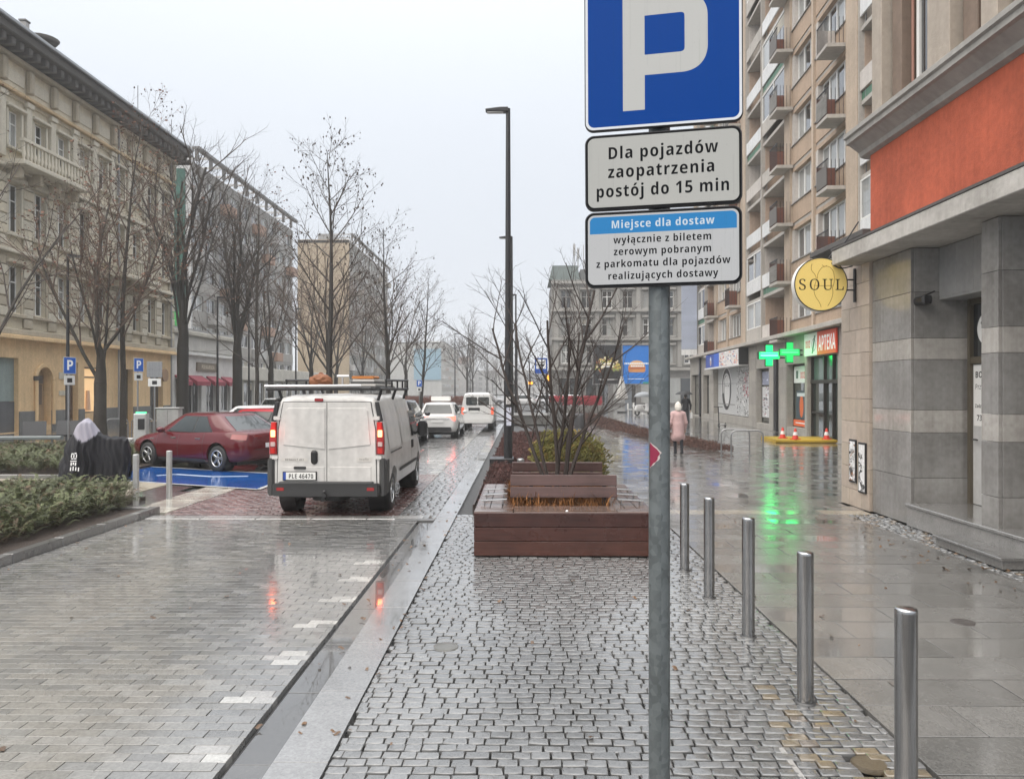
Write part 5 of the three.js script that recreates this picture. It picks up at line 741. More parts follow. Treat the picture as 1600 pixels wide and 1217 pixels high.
// ---- twin advertising boards
{
  const b = thing('advertising_board', 'twin billboard, dark food advert beside a bright blue one', 'billboard', [6.95, 0, -76], -0.02), W = 5.8, H = 3.95, y0 = 2.55;
  M(b, 'frame', merge([ext(0, W, y0, y0 + 0.1, 0, 0.2), ext(0, W, y0 + H - 0.1, y0 + H, 0, 0.2), ext(0, 0.1, y0, y0 + H, 0.001, 0.19), ext(W - 0.1, W, y0, y0 + H, 0.001, 0.19), ext(W / 2 - 0.06, W / 2 + 0.06, y0, y0 + H, 0.002, 0.18)]), MAT.steel);
  const pr = (f) => mat(0xffffff, 0.4, { map: print(2.8, 3.8, f, 120) });
  M(b, 'dark_poster', faceUV(new THREE.PlaneGeometry(2.76, 3.76).translate(1.46, y0 + H / 2, 0.14), 2.76, 3.76, 1.46, y0 + H / 2), pr((g) => { g.fillStyle = '#23252a'; g.fillRect(0, 0, 3, 4); const r = rng(33); for (let i = 0; i < 240; i++) { g.fillStyle = ['#b8a24a', '#7b8a45', '#a0603f', '#d8cfae', '#4a3a2c', '#c9b65c'][Math.floor(r() * 6)]; const a = r() * 3.14, q = 0.6 + r() * 0.75; g.beginPath(); g.ellipse(1.4 - Math.cos(a) * q * 0.95, 2.5 - Math.sin(a) * q, 0.05 + r() * 0.14, 0.05 + r() * 0.09, r() * 3, 0, 7); g.fill(); } g.fillStyle = '#1d1c1c'; g.beginPath(); g.ellipse(1.4, 2.75, 0.6, 0.6, 0, 0, 7); g.fill(); g.fillStyle = '#e9e9e6'; for (let i = 0; i < 9; i++) { g.fillRect(0.75 + i * 0.15, 1.75, 0.11, 0.16); g.fillRect(0.85 + i * 0.13, 2.0, 0.1, 0.16); } g.fillRect(0.5, 3.35, 1.9, 0.06); }));
  M(b, 'blue_poster', faceUV(new THREE.PlaneGeometry(2.76, 3.76).translate(4.34, y0 + H / 2, 0.14), 2.76, 3.76, 4.34, y0 + H / 2), pr((g) => { g.fillStyle = '#1f74c9'; g.fillRect(0, 0, 3, 4); g.fillStyle = '#2d8b80'; g.fillRect(2.0, 3.62, 0.8, 0.2); g.fillStyle = '#c98a52'; g.beginPath(); g.roundRect(0.55, 1.95, 1.7, 0.72, 0.2); g.fill(); g.fillStyle = '#e0b07c'; g.beginPath(); g.ellipse(1.4, 1.95, 0.75, 0.45, 0, 3.14, 6.28); g.fill(); g.fillStyle = '#a8552f'; g.fillRect(0.6, 2.2, 1.6, 0.14); g.fillStyle = '#e8eef4'; for (let i = 0; i < 14; i++) g.fillRect(0.15 + i * 0.18, 1.72, 0.14, 0.16); for (let i = 0; i < 8; i++) g.fillRect(0.8 + i * 0.17, 1.98, 0.13, 0.15); g.fillRect(0.5, 3.3, 1.6, 0.05); }));
  M(b, 'backing', ext(0.02, W - 0.02, y0 + 0.02, y0 + H - 0.02, 0.02, 0.12), MAT.blackSteel); M(b, 'post', ext(3.2, 3.85, 0, y0, -0.1, 0.1, 0.02), mat([0.16, 0.18, 0.2], 0.5)); M(b, 'post', ext(1.2, 1.5, 0, y0, -0.1, 0.1, 0.02), mat([0.16, 0.18, 0.2], 0.5)); M(b, 'white_post', ext(5.5, 5.62, 0, y0, 0, 0.1), MAT.whiteFrame);
}
// ---- folded parasols, cafe furniture, bus stop, boxes
{
  const pu = thing('folded_parasol', 'folded white cafe parasol below the dark billboard', 'parasol', [9.0, 0, -69.5], 0, 'folded parasols'); M(pu, 'pole', rod([0, 0, 0], [0, 3.3, 0], 0.03, 8), MAT.steel); M(pu, 'canopy', (() => { const L = []; const g = new THREE.LatheGeometry([[0.1, 3.25], [0.22, 2.7], [0.36, 2.0], [0.5, 1.35], [0.42, 1.15], [0.1, 1.2]].map((q) => new THREE.Vector2(...q)), 24); const p = g.attributes.position; for (let i = 0; i < p.count; i++) { const a = Math.atan2(p.getZ(i), p.getX(i)), k = 1 + 0.16 * Math.sin(a * 8); p.setX(i, p.getX(i) * k); p.setZ(i, p.getZ(i) * k); } g.computeVertexNormals(); return muv(g); })(), mat([0.66, 0.65, 0.62], 0.8, { map: T.stain, side: THREE.DoubleSide })); M(pu, 'foot', ext(-0.4, 0.4, 0, 0.12, -0.4, 0.4, 0.03), MAT.blackSteel);
  dup(pu, [12.2, 0, -71], 0.8, 'folded white cafe parasol right of the billboard post');
  for (const [x, d, l] of [[9.4, 63, 'white cafe table set beside the folded parasol'], [10.3, 66, 'white cafe table set below the blue billboard']]) { const t = thing('cafe_set', l, 'table'), wh = mat([0.66, 0.66, 0.65], 0.5); t.position.set(x, 0, -d); M(t, 'table_top', CYL(0.42, 0.42, 0.04, 20).translate(0, 0.75, 0), wh); M(t, 'table_leg', rod([0, 0, 0], [0, 0.74, 0], 0.04, 8), wh); M(t, 'table_foot', CYL(0.25, 0.28, 0.03, 16).translate(0, 0.02, 0), wh); for (const s of [-1, 1]) { M(t, 'chair_back', ext(s * 0.75 - 0.03, s * 0.75 + 0.03, 0.45, 0.95, -0.22, 0.22, 0.01), wh); M(t, 'chair_seat', ext(s * 0.52 - 0.22, s * 0.52 + 0.22, 0.42, 0.46, -0.22, 0.22, 0.01), wh); for (const e of [-0.2, 0.2]) for (const q of [-0.18, 0.18]) M(t, 'chair_leg', rod([s * 0.52 + e, 0, q], [s * 0.52 + e, 0.42, q], 0.02, 6), wh); } }
  const bs = thing('bus_stop_sign', 'blue bus stop sign on a dark pole above the shrub', 'road sign', [1.25, 0, -50]); M(bs, 'pole', rod([0.35, 0, 0], [0.35, 4.1, 0], 0.05, 8), MAT.blackSteel); M(bs, 'plate', faceUV(ext(-0.4, 0.42, 3.1, 4.1, 0.06, 0.1), 0.82, 1.0, 0.01, 3.6), mat(0xffffff, 0.4, { map: print(0.82, 1, (g) => { g.fillStyle = '#1d4fa6'; g.fillRect(0, 0, 1, 1); g.fillStyle = '#e9ecef'; g.fillRect(0.1, 0.1, 0.62, 0.6); g.fillStyle = '#23262c'; g.beginPath(); g.roundRect(0.2, 0.26, 0.44, 0.24, 0.04); g.fill(); g.fillStyle = '#e9ecef'; g.fillRect(0.24, 0.3, 0.36, 0.1); g.beginPath(); g.arc(0.3, 0.52, 0.05, 0, 7); g.arc(0.54, 0.52, 0.05, 0, 7); g.fillStyle = '#23262c'; g.fill(); }, 200) }));
  const ds = thing('departure_display', 'orange lit departure display beside the bus stop sign', 'display', [0.9, 0, -54]); M(ds, 'pole', rod([0.9, 0, 0], [0.9, 3.1, 0], 0.06, 8), MAT.blackSteel); M(ds, 'case', ext(-0.5, 1.2, 2.35, 3.2, -0.1, 0.1, 0.02), mat([0.35, 0.37, 0.4], 0.4)); const am = mat([0.2, 0.1, 0.02], 0.4); am.emissive.setRGB(1, 0.33, 0.03); am.emissiveIntensity = 1.5; M(ds, 'display_led', ext(-0.42, -0.12, 2.42, 2.6, 0.105, 0.12), am); M(ds, 'display_led', ext(0.85, 1.12, 2.42, 3.05, 0.105, 0.12), am);
  const ub = thing('grey_cabinet', 'grey street cabinet behind the olive shrub', 'cabinet', [1.9, 0, -43]); M(ub, 'cabinet', ext(-0.35, 0.35, 0.0, 1.3, -0.3, 0.3, 0.02), mat([0.17, 0.17, 0.17], 0.5, { map: T.stain })); M(ub, 'lid', ext(-0.38, 0.38, 1.302, 1.35, -0.33, 0.33, 0.01), mat([0.14, 0.14, 0.14], 0.5));
  const bin = thing('litter_bin', 'small dark litter bin right of the grey cabinet', 'litter bin', [3.15, 0, -42]); M(bin, 'drum', lathe([[0.28, 0], [0.3, 0.1], [0.3, 0.62], [0.24, 0.75], [0, 0.78]], 18), mat([0.05, 0.05, 0.055], 0.4)); M(bin, 'pole', rod([0, 0.7, 0], [0, 1.1, 0], 0.03), MAT.blackSteel);
  // low planted banks and the red banners along the crossing
  for (const [x0, x1, d, l] of [[-11.5, -3.0, 70, 'long reddish hedge across the far end of the lane'], [2.7, 7.4, 72, 'red hedge behind the multi stemmed tree']]) { const h = thing('red_hedge', l, 'hedge', [0, 0, -d], 0, 'red hedges at the crossing'); M(h, 'trough', ext(x0, x1, 0, 0.55, -0.5, 0.5, 0.02), plaster([0.2, 0.19, 0.18])); const r = rng(d), L = []; for (let i = 0; i < 900; i++) { const q = plain(MAT.sprig.clone()); q.scale(3, 3, 3); q.rotateY(r() * 6.28); q.translate(rr(x0, x1, r), 0.5 + r() * 0.55, rr(-0.5, 0.5, r)); L.push(q); } M(h, 'foliage', merge(L), mat(x0 < -5 ? [0.19, 0.08, 0.06] : [0.42, 0.05, 0.07], 0.7, { side: THREE.DoubleSide })).userData.kind = 'stuff'; }
  const fl = thing('stone_trough', 'long low grey planter wall behind the bus stop', 'planter', [0.2, 0, -45]); M(fl, 'wall', ext(-0.9, 2.6, 0, 0.5, -4, 0, 0.03), plaster([0.16, 0.16, 0.155])); M(fl, 'rim', ext(-0.95, 2.65, 0.502, 0.58, -4.05, 0.05, 0.02), plaster([0.2, 0.2, 0.195]));
}
// ---- metal rail and lounge seats at the far left
{
  const s = thing('metal_bench', 'dark slatted lounge seats in front of the arched doorway', 'bench', [-16.2, 0, -26.5], 0.5);
  M(s, 'seat', (() => { const L = []; for (let i = 0; i < 7; i++) L.push(ext(-0.9, 0.9, 0.42 + 0.01 * i, 0.445 + 0.01 * i, -0.05 + i * 0.075, 0.01 + i * 0.075, 0.004)); return merge(L); })(), MAT.blackSteel); for (const x of [-0.55, 0.45]) { const q = M(s, 'backrest', ext(-0.35, 0.35, 0, 0.55, 0, 0.03, 0.004), MAT.blackSteel); q.position.set(x, 0.45, -0.06); q.rotation.x = -0.45; } for (const x of [-0.85, 0, 0.85]) for (const z of [0, 0.42]) M(s, 'leg', rod([x, 0, z], [x, 0.42, z], 0.02, 6), MAT.blackSteel);
  const r = thing('metal_rail', 'long low grey metal rail at the left edge', 'rail', [-16.3, 0, -22.6], 0.12); M(r, 'beam', ext(-3.5, 2.6, 0.55, 0.66, -0.1, 0.1, 0.02), mat([0.17, 0.19, 0.19], 0.4, { metalness: 0.4 })); for (let x = -3.2; x < 2.6; x += 1.1) M(r, 'leg', rod([x, 0, 0], [x, 0.55, 0], 0.03, 8), MAT.steel);
}
// ---- juniper beds
{
  const frond = (() => { const P = [], N = [], U = [], r = rng(17); const tri = (a, b, c) => { for (const q of [a, b, c]) { P.push(...q); U.push(q[0], q[2]); N.push(0.1, 0.95, 0.2); } };
    const stem = (t) => [0.42 * t, 0.16 * Math.sin(t * 2.4) , 0]; for (let i = 0; i < 26; i++) { const t = 0.06 + i / 27, p = stem(t), l = 0.078 * (1.15 - t); for (const s of [-1, 1]) { const a = rr(0.5, 0.95, r); const q = [p[0] + Math.cos(a) * l, p[1] + rr(-0.01, 0.03, r), s * Math.sin(a) * l]; const m = [(p[0] + q[0]) / 2 + 0.0038, (p[1] + q[1]) / 2 + 0.004, (p[2] + q[2]) / 2 - s * 0.004], m2 = [(p[0] + q[0]) / 2 - 0.0038, (p[1] + q[1]) / 2, (p[2] + q[2]) / 2 + s * 0.004]; tri(p, m, q); tri(p, q, m2); } } const g = new THREE.BufferGeometry(); g.setAttribute('position', new THREE.Float32BufferAttribute(P, 3)); g.setAttribute('uv', new THREE.Float32BufferAttribute(U, 2)); g.computeVertexNormals(); return g; })();
  const leafM = mat([1, 1, 1], 0.6, { side: THREE.DoubleSide });
  const bed = (name, n, sd, where, hgt) => { const r = rng(sd), ms = [], cs = []; for (let i = 0; i < n; i++) { const q = where(r); if (!q) continue; const [x, d] = q, lump = fbm((x + 50) / 64, d / 64, 40, 40, 3, 9); const y = 0.06 + hgt * Math.pow(r(), 0.6) * (0.45 + 1.0 * lump); ms.push(new THREE.Matrix4().compose(V(x, y, -d), new THREE.Quaternion().setFromEuler(new THREE.Euler(rr(-0.35, 0.35, r), rr(0, 6.28, r), rr(-0.25, 0.55, r), 'YXZ')), V(1, 1, 1).multiplyScalar(rr(0.5, 0.95, r)))); const k = rr(0.35, 1.35, r), br = r() < 0.16; cs.push(br ? new THREE.Color().setRGB(0.13 * k, 0.085 * k, 0.05 * k) : new THREE.Color().setRGB(0.10 * k, 0.116 * k, 0.05 * k)); } return inst(scene, name, frond, leafM, ms, cs); };
  struct('bed_soil', ext(-10.4, -6.105, -0.04, 0.07, -12.58, -6, 0.01), mat([0.07, 0.05, 0.038], 0.8, { map: T.speck, bumpMap: T.fine, bumpScale: 0.02 }));
  struct('bed_soil', ext(-16, -9.75, -0.04, 0.07, -24, -17.6, 0.01), mat([0.07, 0.05, 0.038], 0.8, { map: T.speck, bumpMap: T.fine, bumpScale: 0.02 }));
  struct('bed_soil', ext(-10.4, -6.95, -0.04, 0.065, -14.2, -12.585, 0.01), mat([0.07, 0.05, 0.038], 0.8, { map: T.speck, bumpMap: T.fine, bumpScale: 0.02 }));
  bed('juniper_bed', 13000, 81, (r) => { const x = rr(-10.2, -6.45, r), d = rr(6.5, 14.1, r); return d > 12.9 && x > -7.1 ? null : x > -6.6 && r() < 0.4 ? null : [x, d]; }, 0.20);
  bed('juniper_bed', 9000, 82, (r) => [rr(-15.8, -10.1, r), rr(17.9, 23.8, r)], 0.22);
  bed('juniper_bed', 900, 83, (r) => [rr(-12.6, -9.4, r), rr(21.5, 25.5, r)], 0.2);
  const pk = struct('bed_kerb'); for (let i = 0; i < 7; i++) M(pk, 'kerb_stone', ext(-16 + i * 0.9, -15.11 + i * 0.9, 0, 0.1, -17.6, -17.48, 0.01), kerbMat[i % 3]);
  struct('path', sheet(-16, -7.6, 14.35, 17.45, 0.01), mat([0.40, 0.35, 0.27], 0.55, { map: T.blotch }));
}
// ---- blue bay with white border
{
  const b = struct('parking_bay'), blue = mat([0.016, 0.115, 0.42], 0.10, { map: T.blotch, roughnessMap: T.wet, bumpMap: T.fine, bumpScale: 0.0004 }), wh = mat([0.66, 0.66, 0.64], 0.25, { map: T.speck });
  const q = (pts, y) => { const g = new THREE.ShapeGeometry(poly(pts.map(([x, d]) => [x, d]))); g.rotateX(-Math.PI / 2); g.translate(0, y, 0); const p = g.attributes.position; const n = g.attributes.normal; return muv(g); };
  const A = [-10.6, 20.6], B = [-9.1, 17.2], C = [-5.35, 15.62], E = [-5.35, 18.3];
  M(b, 'blue_paint', q([A, B, C, E], 0.012), blue);
  const line = (p, s, w) => { const dx = s[0] - p[0], dy = s[1] - p[1], L = Math.hypot(dx, dy), nx = -dy / L * w / 2, ny = dx / L * w / 2; return q([[p[0] + nx, p[1] + ny], [p[0] - nx, p[1] - ny], [s[0] - nx, s[1] - ny], [s[0] + nx, s[1] + ny]], 0.016); };
  M(b, 'white_line', line(B, C, 0.1), wh); M(b, 'white_line', line(A, E, 0.1), wh); M(b, 'white_line', line(C, E, 0.1), wh);
  // pictogram strokes
  const sy = [[-8.3, 18.4, -7.2, 17.9], [-7.2, 17.9, -6.4, 18.0], [-8.6, 18.1, -8.3, 18.4]]; for (const [a, d, e, f] of sy) M(b, 'pictogram_stroke', line([a, d], [e, f], 0.14), mat([0.5, 0.55, 0.62], 0.3));
}
// ================================================================ vehicles: local x forward from the rear end, y up, z to the vehicle's right
const csg = new Evaluator(); csg.useGroups = false;
function loft(st, capped = true) { // st: [{x, pts:[[z,y],...]}] half sections from bottom centre to top centre, mirrored
  const full = st.map((s) => [...s.pts.map(([z, y]) => [z, y]), ...s.pts.slice(1, -1).reverse().map(([z, y]) => [-z, y])]), n = full[0].length, P = [], I = [];
  st.forEach((s, i) => full[i].forEach(([z, y]) => P.push(s.x, y, z)));
  for (let i = 0; i < st.length - 1; i++) for (let j = 0; j < n; j++) { const a = i * n + j, b = i * n + (j + 1) % n, c = a + n, d = b + n; I.push(a, c, b, b, c, d); }
  if (capped) for (const [i, flip] of [[0, 0], [st.length - 1, 1]]) { const k = P.length / 3; const cy = full[i].reduce((q, p) => q + p[1], 0) / n; P.push(st[i].x, cy, 0); for (let j = 0; j < n; j++) { const a = i * n + j, b = i * n + (j + 1) % n; flip ? I.push(k, b, a) : I.push(k, a, b); } }
  const g = new THREE.BufferGeometry(); g.setAttribute('position', new THREE.Float32BufferAttribute(P, 3)); g.setIndex(I); g.computeVertexNormals(); return g;
}
function outward(g) { // make sure faces point out
  const p = g.attributes.position, ix = g.index.array; let v = 0; const a = V(), b = V(), c = V(); for (let i = 0; i < ix.length; i += 3) { a.fromBufferAttribute(p, ix[i]); b.fromBufferAttribute(p, ix[i + 1]); c.fromBufferAttribute(p, ix[i + 2]); v += a.dot(b.clone().cross(c)); }
  if (v < 0) { for (let i = 0; i < ix.length; i += 3) { const t = ix[i]; ix[i] = ix[i + 1]; ix[i + 1] = t; } g.computeVertexNormals(); } return g;
}
const cr = (k, x) => { // smooth interpolation of rows [x, ...values]
  let i = 0; while (i < k.length - 2 && x > k[i + 1][0]) i++; const a = k[Math.max(0, i - 1)], b = k[i], c = k[i + 1], d = k[Math.min(k.length - 1, i + 2)], t = Math.min(1, Math.max(0, (x - b[0]) / (c[0] - b[0])));
  return b.slice(1).map((_, q) => { const s = (u, v) => (v[q + 1] - u[q + 1]) / Math.max(1e-6, v[0] - u[0]) * (c[0] - b[0]); const m0 = s(a, c), m1 = s(b, d), t2 = t * t, t3 = t2 * t; return (2 * t3 - 3 * t2 + 1) * b[q + 1] + (t3 - 2 * t2 + t) * m0 + (-2 * t3 + 3 * t2) * c[q + 1] + (t3 - t2) * m1; }); };
const carPaint = (c, o = {}) => mat(c, 0.6, { specularIntensity: 0.15, clearcoat: 1, clearcoatRoughness: 0.05, bumpMap: T.drops, bumpScale: 0.0004, ...o });
const carGlass = mat([0.012, 0.018, 0.018], 0.04, { clearcoat: 0.5, clearcoatRoughness: 0.02, bumpMap: T.drops, bumpScale: 0.0002 });
const tyreM = mat([0.018, 0.018, 0.019], 0.6), rimM = mat([0.55, 0.56, 0.57], 0.25, { metalness: 0.9 }), trimM = mat([0.02, 0.02, 0.021], 0.45), plateM = mat([0.66, 0.66, 0.65], 0.45), chromeM = mat([0.6, 0.6, 0.6], 0.15, { metalness: 1 });
function wheelGeo(r, w) { return lathe([[r * 0.62, -w / 2], [r * 0.9, -w / 2], [r * 0.98, -w * 0.36], [r, -w * 0.2], [r, w * 0.2], [r * 0.98, w * 0.36], [r * 0.9, w / 2], [r * 0.62, w / 2]], 36).rotateX(Math.PI / 2); }
function wheel(parent, x, z, r, w, side, spokes = 5) { // side: +1 outer face towards +z
  const o = M(parent, 'wheel', wheelGeo(r, w), tyreM); o.position.set(x, r, z);
  const L = [new THREE.TorusGeometry(r * 0.61, r * 0.045, 8, 32).translate(0, 0, side * w * 0.45)]; for (let i = 0; i < spokes; i++) { const g = cbox(r * 0.2, r * 0.56, 0.03, 0.008, 0, r * 0.33, 0); g.rotateZ(i * 2 * Math.PI / spokes + 0.2); g.translate(0, 0, side * w * 0.36); L.push(g); } L.push(CYL(r * 0.15, r * 0.15, 0.04, 16).rotateX(Math.PI / 2).translate(0, 0, side * w * 0.37));
  M(o, 'rim', merge(L), rimM); M(o, 'brake_disc', CYL(r * 0.56, r * 0.56, 0.02, 24).rotateX(Math.PI / 2).translate(0, 0, side * w * 0.1), mat([0.04, 0.04, 0.04], 0.5)); return o;
}
function plateText(s) { return mat(0xffffff, 0.4, { map: print(0.52, 0.115, (g) => { g.fillStyle = '#dcdcd8'; g.fillRect(0, 0, 1, 1); g.fillStyle = '#2c4a9a'; g.fillRect(0, 0, 0.045, 0.2); text(g, s, 0.285, 0.094, 0.1, { color: '#1c1c1c', sx: 0.78, space: 0.05 }); }, 600) }); }
function glow(c, k) { const m = mat([c[0] * 0.3, c[1] * 0.3, c[2] * 0.3], 0.3); m.emissive.setRGB(...c); m.emissiveIntensity = k; return m; }
// a car: body lofted from key rows [x, yBottom, yWidest, yTop, wBottom, wMax, wTop], greenhouse a curved frustum
function makeCar(name, label, o) {
  const c = thing(name, label, 'car', o.at, o.turn, o.group), st = [], L = o.rows.at(-1)[0];
  const N = 46; for (let i = 0; i <= N; i++) { const u = i / N, x = L * (0.5 - 0.5 * Math.cos(Math.PI * u)) * 0.6 + L * u * 0.4; const [yb, yw, yt, wb, wm, wt] = cr(o.rows, x); const h = yt - yw; st.push({ x, pts: [[0, yb], [wb * 0.8, yb], [wb, yb + 0.03], [wm * 0.985, yb + (yw - yb) * 0.45], [wm, yw], [wm * 0.985, yw + h * 0.35], [wm * 0.94, yw + h * 0.66], [wt + (wm - wt) * 0.35, yw + h * 0.9], [wt, yt - 0.004], [wt * 0.6, yt + 0.012], [0, yt + 0.018]] }); }
  let g = outward(loft(st)); muv(g); const zAt = (x, y) => { let best = 0; const [yb, yw, yt, wb, wm, wt] = cr(o.rows, x), h = yt - yw; const pr = [[yb, wb], [yb + (yw - yb) * 0.45, wm * 0.985], [yw, wm], [yw + h * 0.35, wm * 0.985], [yw + h * 0.66, wm * 0.94], [yw + h * 0.9, wt + (wm - wt) * 0.35], [yt, wt]]; for (let i = 0; i < pr.length - 1; i++) if (y >= pr[i][0] && y <= pr[i + 1][0]) return pr[i][1] + (pr[i + 1][1] - pr[i][1]) * (y - pr[i][0]) / (pr[i + 1][0] - pr[i][0]); return wm; };
  let br = new Brush(plain(g)); br.updateMatrixWorld();
  for (const wx of o.wheels) for (const s of [-1, 1]) { const k = new Brush(plain(CYL(o.wr + 0.055, o.wr + 0.055, 0.5, 32).rotateX(Math.PI / 2))); k.position.set(wx, o.wr + 0.02, s * (o.w * 0.93)); k.updateMatrixWorld(); br = csg.evaluate(br, k, SUBTRACTION); }
  g = br.geometry; g.deleteAttribute('uv'); muv(g); const body = M(c, 'body', g, o.paint);
  for (const wx of o.wheels) for (const s of [-1, 1]) { wheel(c, wx, s * (o.w - 0.115), o.wr, 0.2, s); M(c, 'wheel_arch', lathe([[o.wr + 0.05, -0.14], [o.wr + 0.05, 0.1]], 24).rotateX(Math.PI / 2).translate(wx, o.wr + 0.02, s * (o.w - 0.2)), trimM); }
  // greenhouse
  const G = o.house, yb = G.y0, yr = G.y1, ease = (t) => 1 - Math.pow(1 - t, 1.5);
  const xr = (t) => G.rear[0] + (G.rear[1] - G.rear[0]) * t ** (G.rp ?? 0.9), xf = (t) => G.front[0] + (G.front[1] - G.front[0]) * t ** 0.92, wz = (t) => G.w[0] + (G.w[1] - G.w[0]) * t ** 1.25, yy = (t) => yb + (yr - yb) * t;
  const ring = (t, push = 0) => { const P = [], K = 10; for (let i = 0; i <= K; i++) { const u = i / K; P.push([xr(t) + (xf(t) - xr(t)) * u, -wz(t) * (1 - 0.05 * (2 * u - 1) ** 4)]); } for (let i = 1; i < K; i++) { const v = -1 + 2 * i / K; P.push([xf(t) + 0.10 * (1 - v * v), v * wz(t) * 0.95]); } for (let i = K; i >= 0; i--) { const u = i / K; P.push([xr(t) + (xf(t) - xr(t)) * u, wz(t) * (1 - 0.05 * (2 * u - 1) ** 4)]); } for (let i = 1; i < K; i++) { const v = 1 - 2 * i / K; P.push([xr(t) - 0.08 * (1 - v * v), v * wz(t) * 0.95]); } return P; };
  { const P = [], I = [], T0 = [-0.12, 0.15, 0.35, 0.55, 0.75, 0.9, 1.0], n = ring(0).length; T0.forEach((t) => ring(Math.max(0, t)).forEach(([x, z]) => P.push(x, t < 0 ? yb - 0.08 : yy(t), z))); const last = ring(1); const cx = (xr(1) + xf(1)) / 2; for (const [k, dy] of [[0.93, 0.022], [0.75, 0.04], [0.4, 0.052]]) last.forEach(([x, z]) => P.push(cx + (x - cx) * k, yr + dy, z * k)); const rows = T0.length + 3; for (let i = 0; i < rows - 1; i++) for (let j = 0; j < n; j++) { const a = i * n + j, b = i * n + (j + 1) % n; I.push(a, a + n, b, b, a + n, b + n); } P.push(cx, yr + 0.056, 0); const k = P.length / 3 - 1; for (let j = 0; j < n; j++) I.push(k, (rows - 1) * n + (j + 1) % n, (rows - 1) * n + j); const q = new THREE.BufferGeometry(); q.setAttribute('position', new THREE.Float32BufferAttribute(P, 3)); q.setIndex(I); q.computeVertexNormals(); M(c, 'roof', muv(outwardOpen(q, V(cx, (yb + yr) / 2, 0))), o.paint); }
  const pane = (f, nu, nt, m, nm = 'window') => { const P = [], I = []; for (let j = 0; j <= nt; j++) for (let i = 0; i <= nu; i++) P.push(...f(i / nu, j / nt)); for (let j = 0; j < nt; j++) for (let i = 0; i < nu; i++) { const a = j * (nu + 1) + i; I.push(a, a + 1, a + nu + 1, a + 1, a + nu + 2, a + nu + 1); } const q = new THREE.BufferGeometry(); q.setAttribute('position', new THREE.Float32BufferAttribute(P, 3)); q.setIndex(I); q.computeVertexNormals(); return M(c, nm, muv(outwardOpen(q, V((xr(1) + xf(1)) / 2, (yb + yr) / 2, 0))), m); };
  const sideP = (u, t, s) => [xr(t) + (xf(t) - xr(t)) * u, yy(t), s * (wz(t) * (1 - 0.05 * (2 * u - 1) ** 4) + 0.007)];
  for (const s of [-1, 1]) pane((u, t) => { const ua = G.sides[0][0] - 0.012, ub = G.sides.at(-1)[1] + 0.012, p = sideP(ua + (ub - ua) * u + (G.sides[0][2] ?? 0) * t * (1 - u), 0.02 + 0.89 * t, s); p[2] -= s * 0.003; return p; }, 12, 6, trimM, 'window_surround');
  for (const s of [-1, 1]) for (const [ua, ub, skew] of G.sides) pane((u, t) => { const tt = 0.05 + 0.83 * t; return sideP(ua + (ub - ua) * u + (skew ?? 0) * t * (1 - u), tt, s); }, 8, 6, carGlass);
  pane((v, t) => { const q = (v * 2 - 1) * 0.9, tt = 0.05 + 0.87 * t; return [xf(tt) + 0.10 * (1 - q * q) + 0.008, yy(tt) + 0.004, q * wz(tt) * 0.95]; }, 10, 6, carGlass, 'windscreen');
  pane((v, t) => { const q = (v * 2 - 1) * (G.rw ?? 0.86), tt = (G.rb ?? 0.08) + (0.9 - (G.rb ?? 0.08)) * t; return [xr(tt) - 0.08 * (1 - q * q) - 0.009, yy(tt) + 0.006, q * wz(tt) * 0.95]; }, 10, 6, o.rearGlass ?? carGlass, 'rear_window');
  return { c, zAt, xr, wz, yy };
}
function outwardOpen(g, mid) { const p = g.attributes.position, ix = g.index.array, a = V(), b = V(), c = V(); let v = 0; for (let i = 0; i < ix.length; i += 3) { a.fromBufferAttribute(p, ix[i]); b.fromBufferAttribute(p, ix[i + 1]); c.fromBufferAttribute(p, ix[i + 2]); const n = b.clone().sub(a).cross(c.clone().sub(a)); v += n.dot(a.clone().add(b).add(c).divideScalar(3).sub(mid)); } if (v < 0) { for (let i = 0; i < ix.length; i += 3) { const t = ix[i]; ix[i] = ix[i + 1]; ix[i + 1] = t; } g.computeVertexNormals(); } return g; }
const strip = (c, name, f, n, m) => { const P = [], I = []; for (let i = 0; i <= n; i++) { const [a, b] = f(i / n); P.push(...a, ...b); } for (let i = 0; i < n; i++) { const k = i * 2; I.push(k, k + 1, k + 2, k + 1, k + 3, k + 2); } const g = new THREE.BufferGeometry(); g.setAttribute('position', new THREE.Float32BufferAttribute(P, 3)); g.setIndex(I); g.computeVertexNormals(); const q = m.clone(); q.side = THREE.DoubleSide; return M(c, name, muv(g), q); };
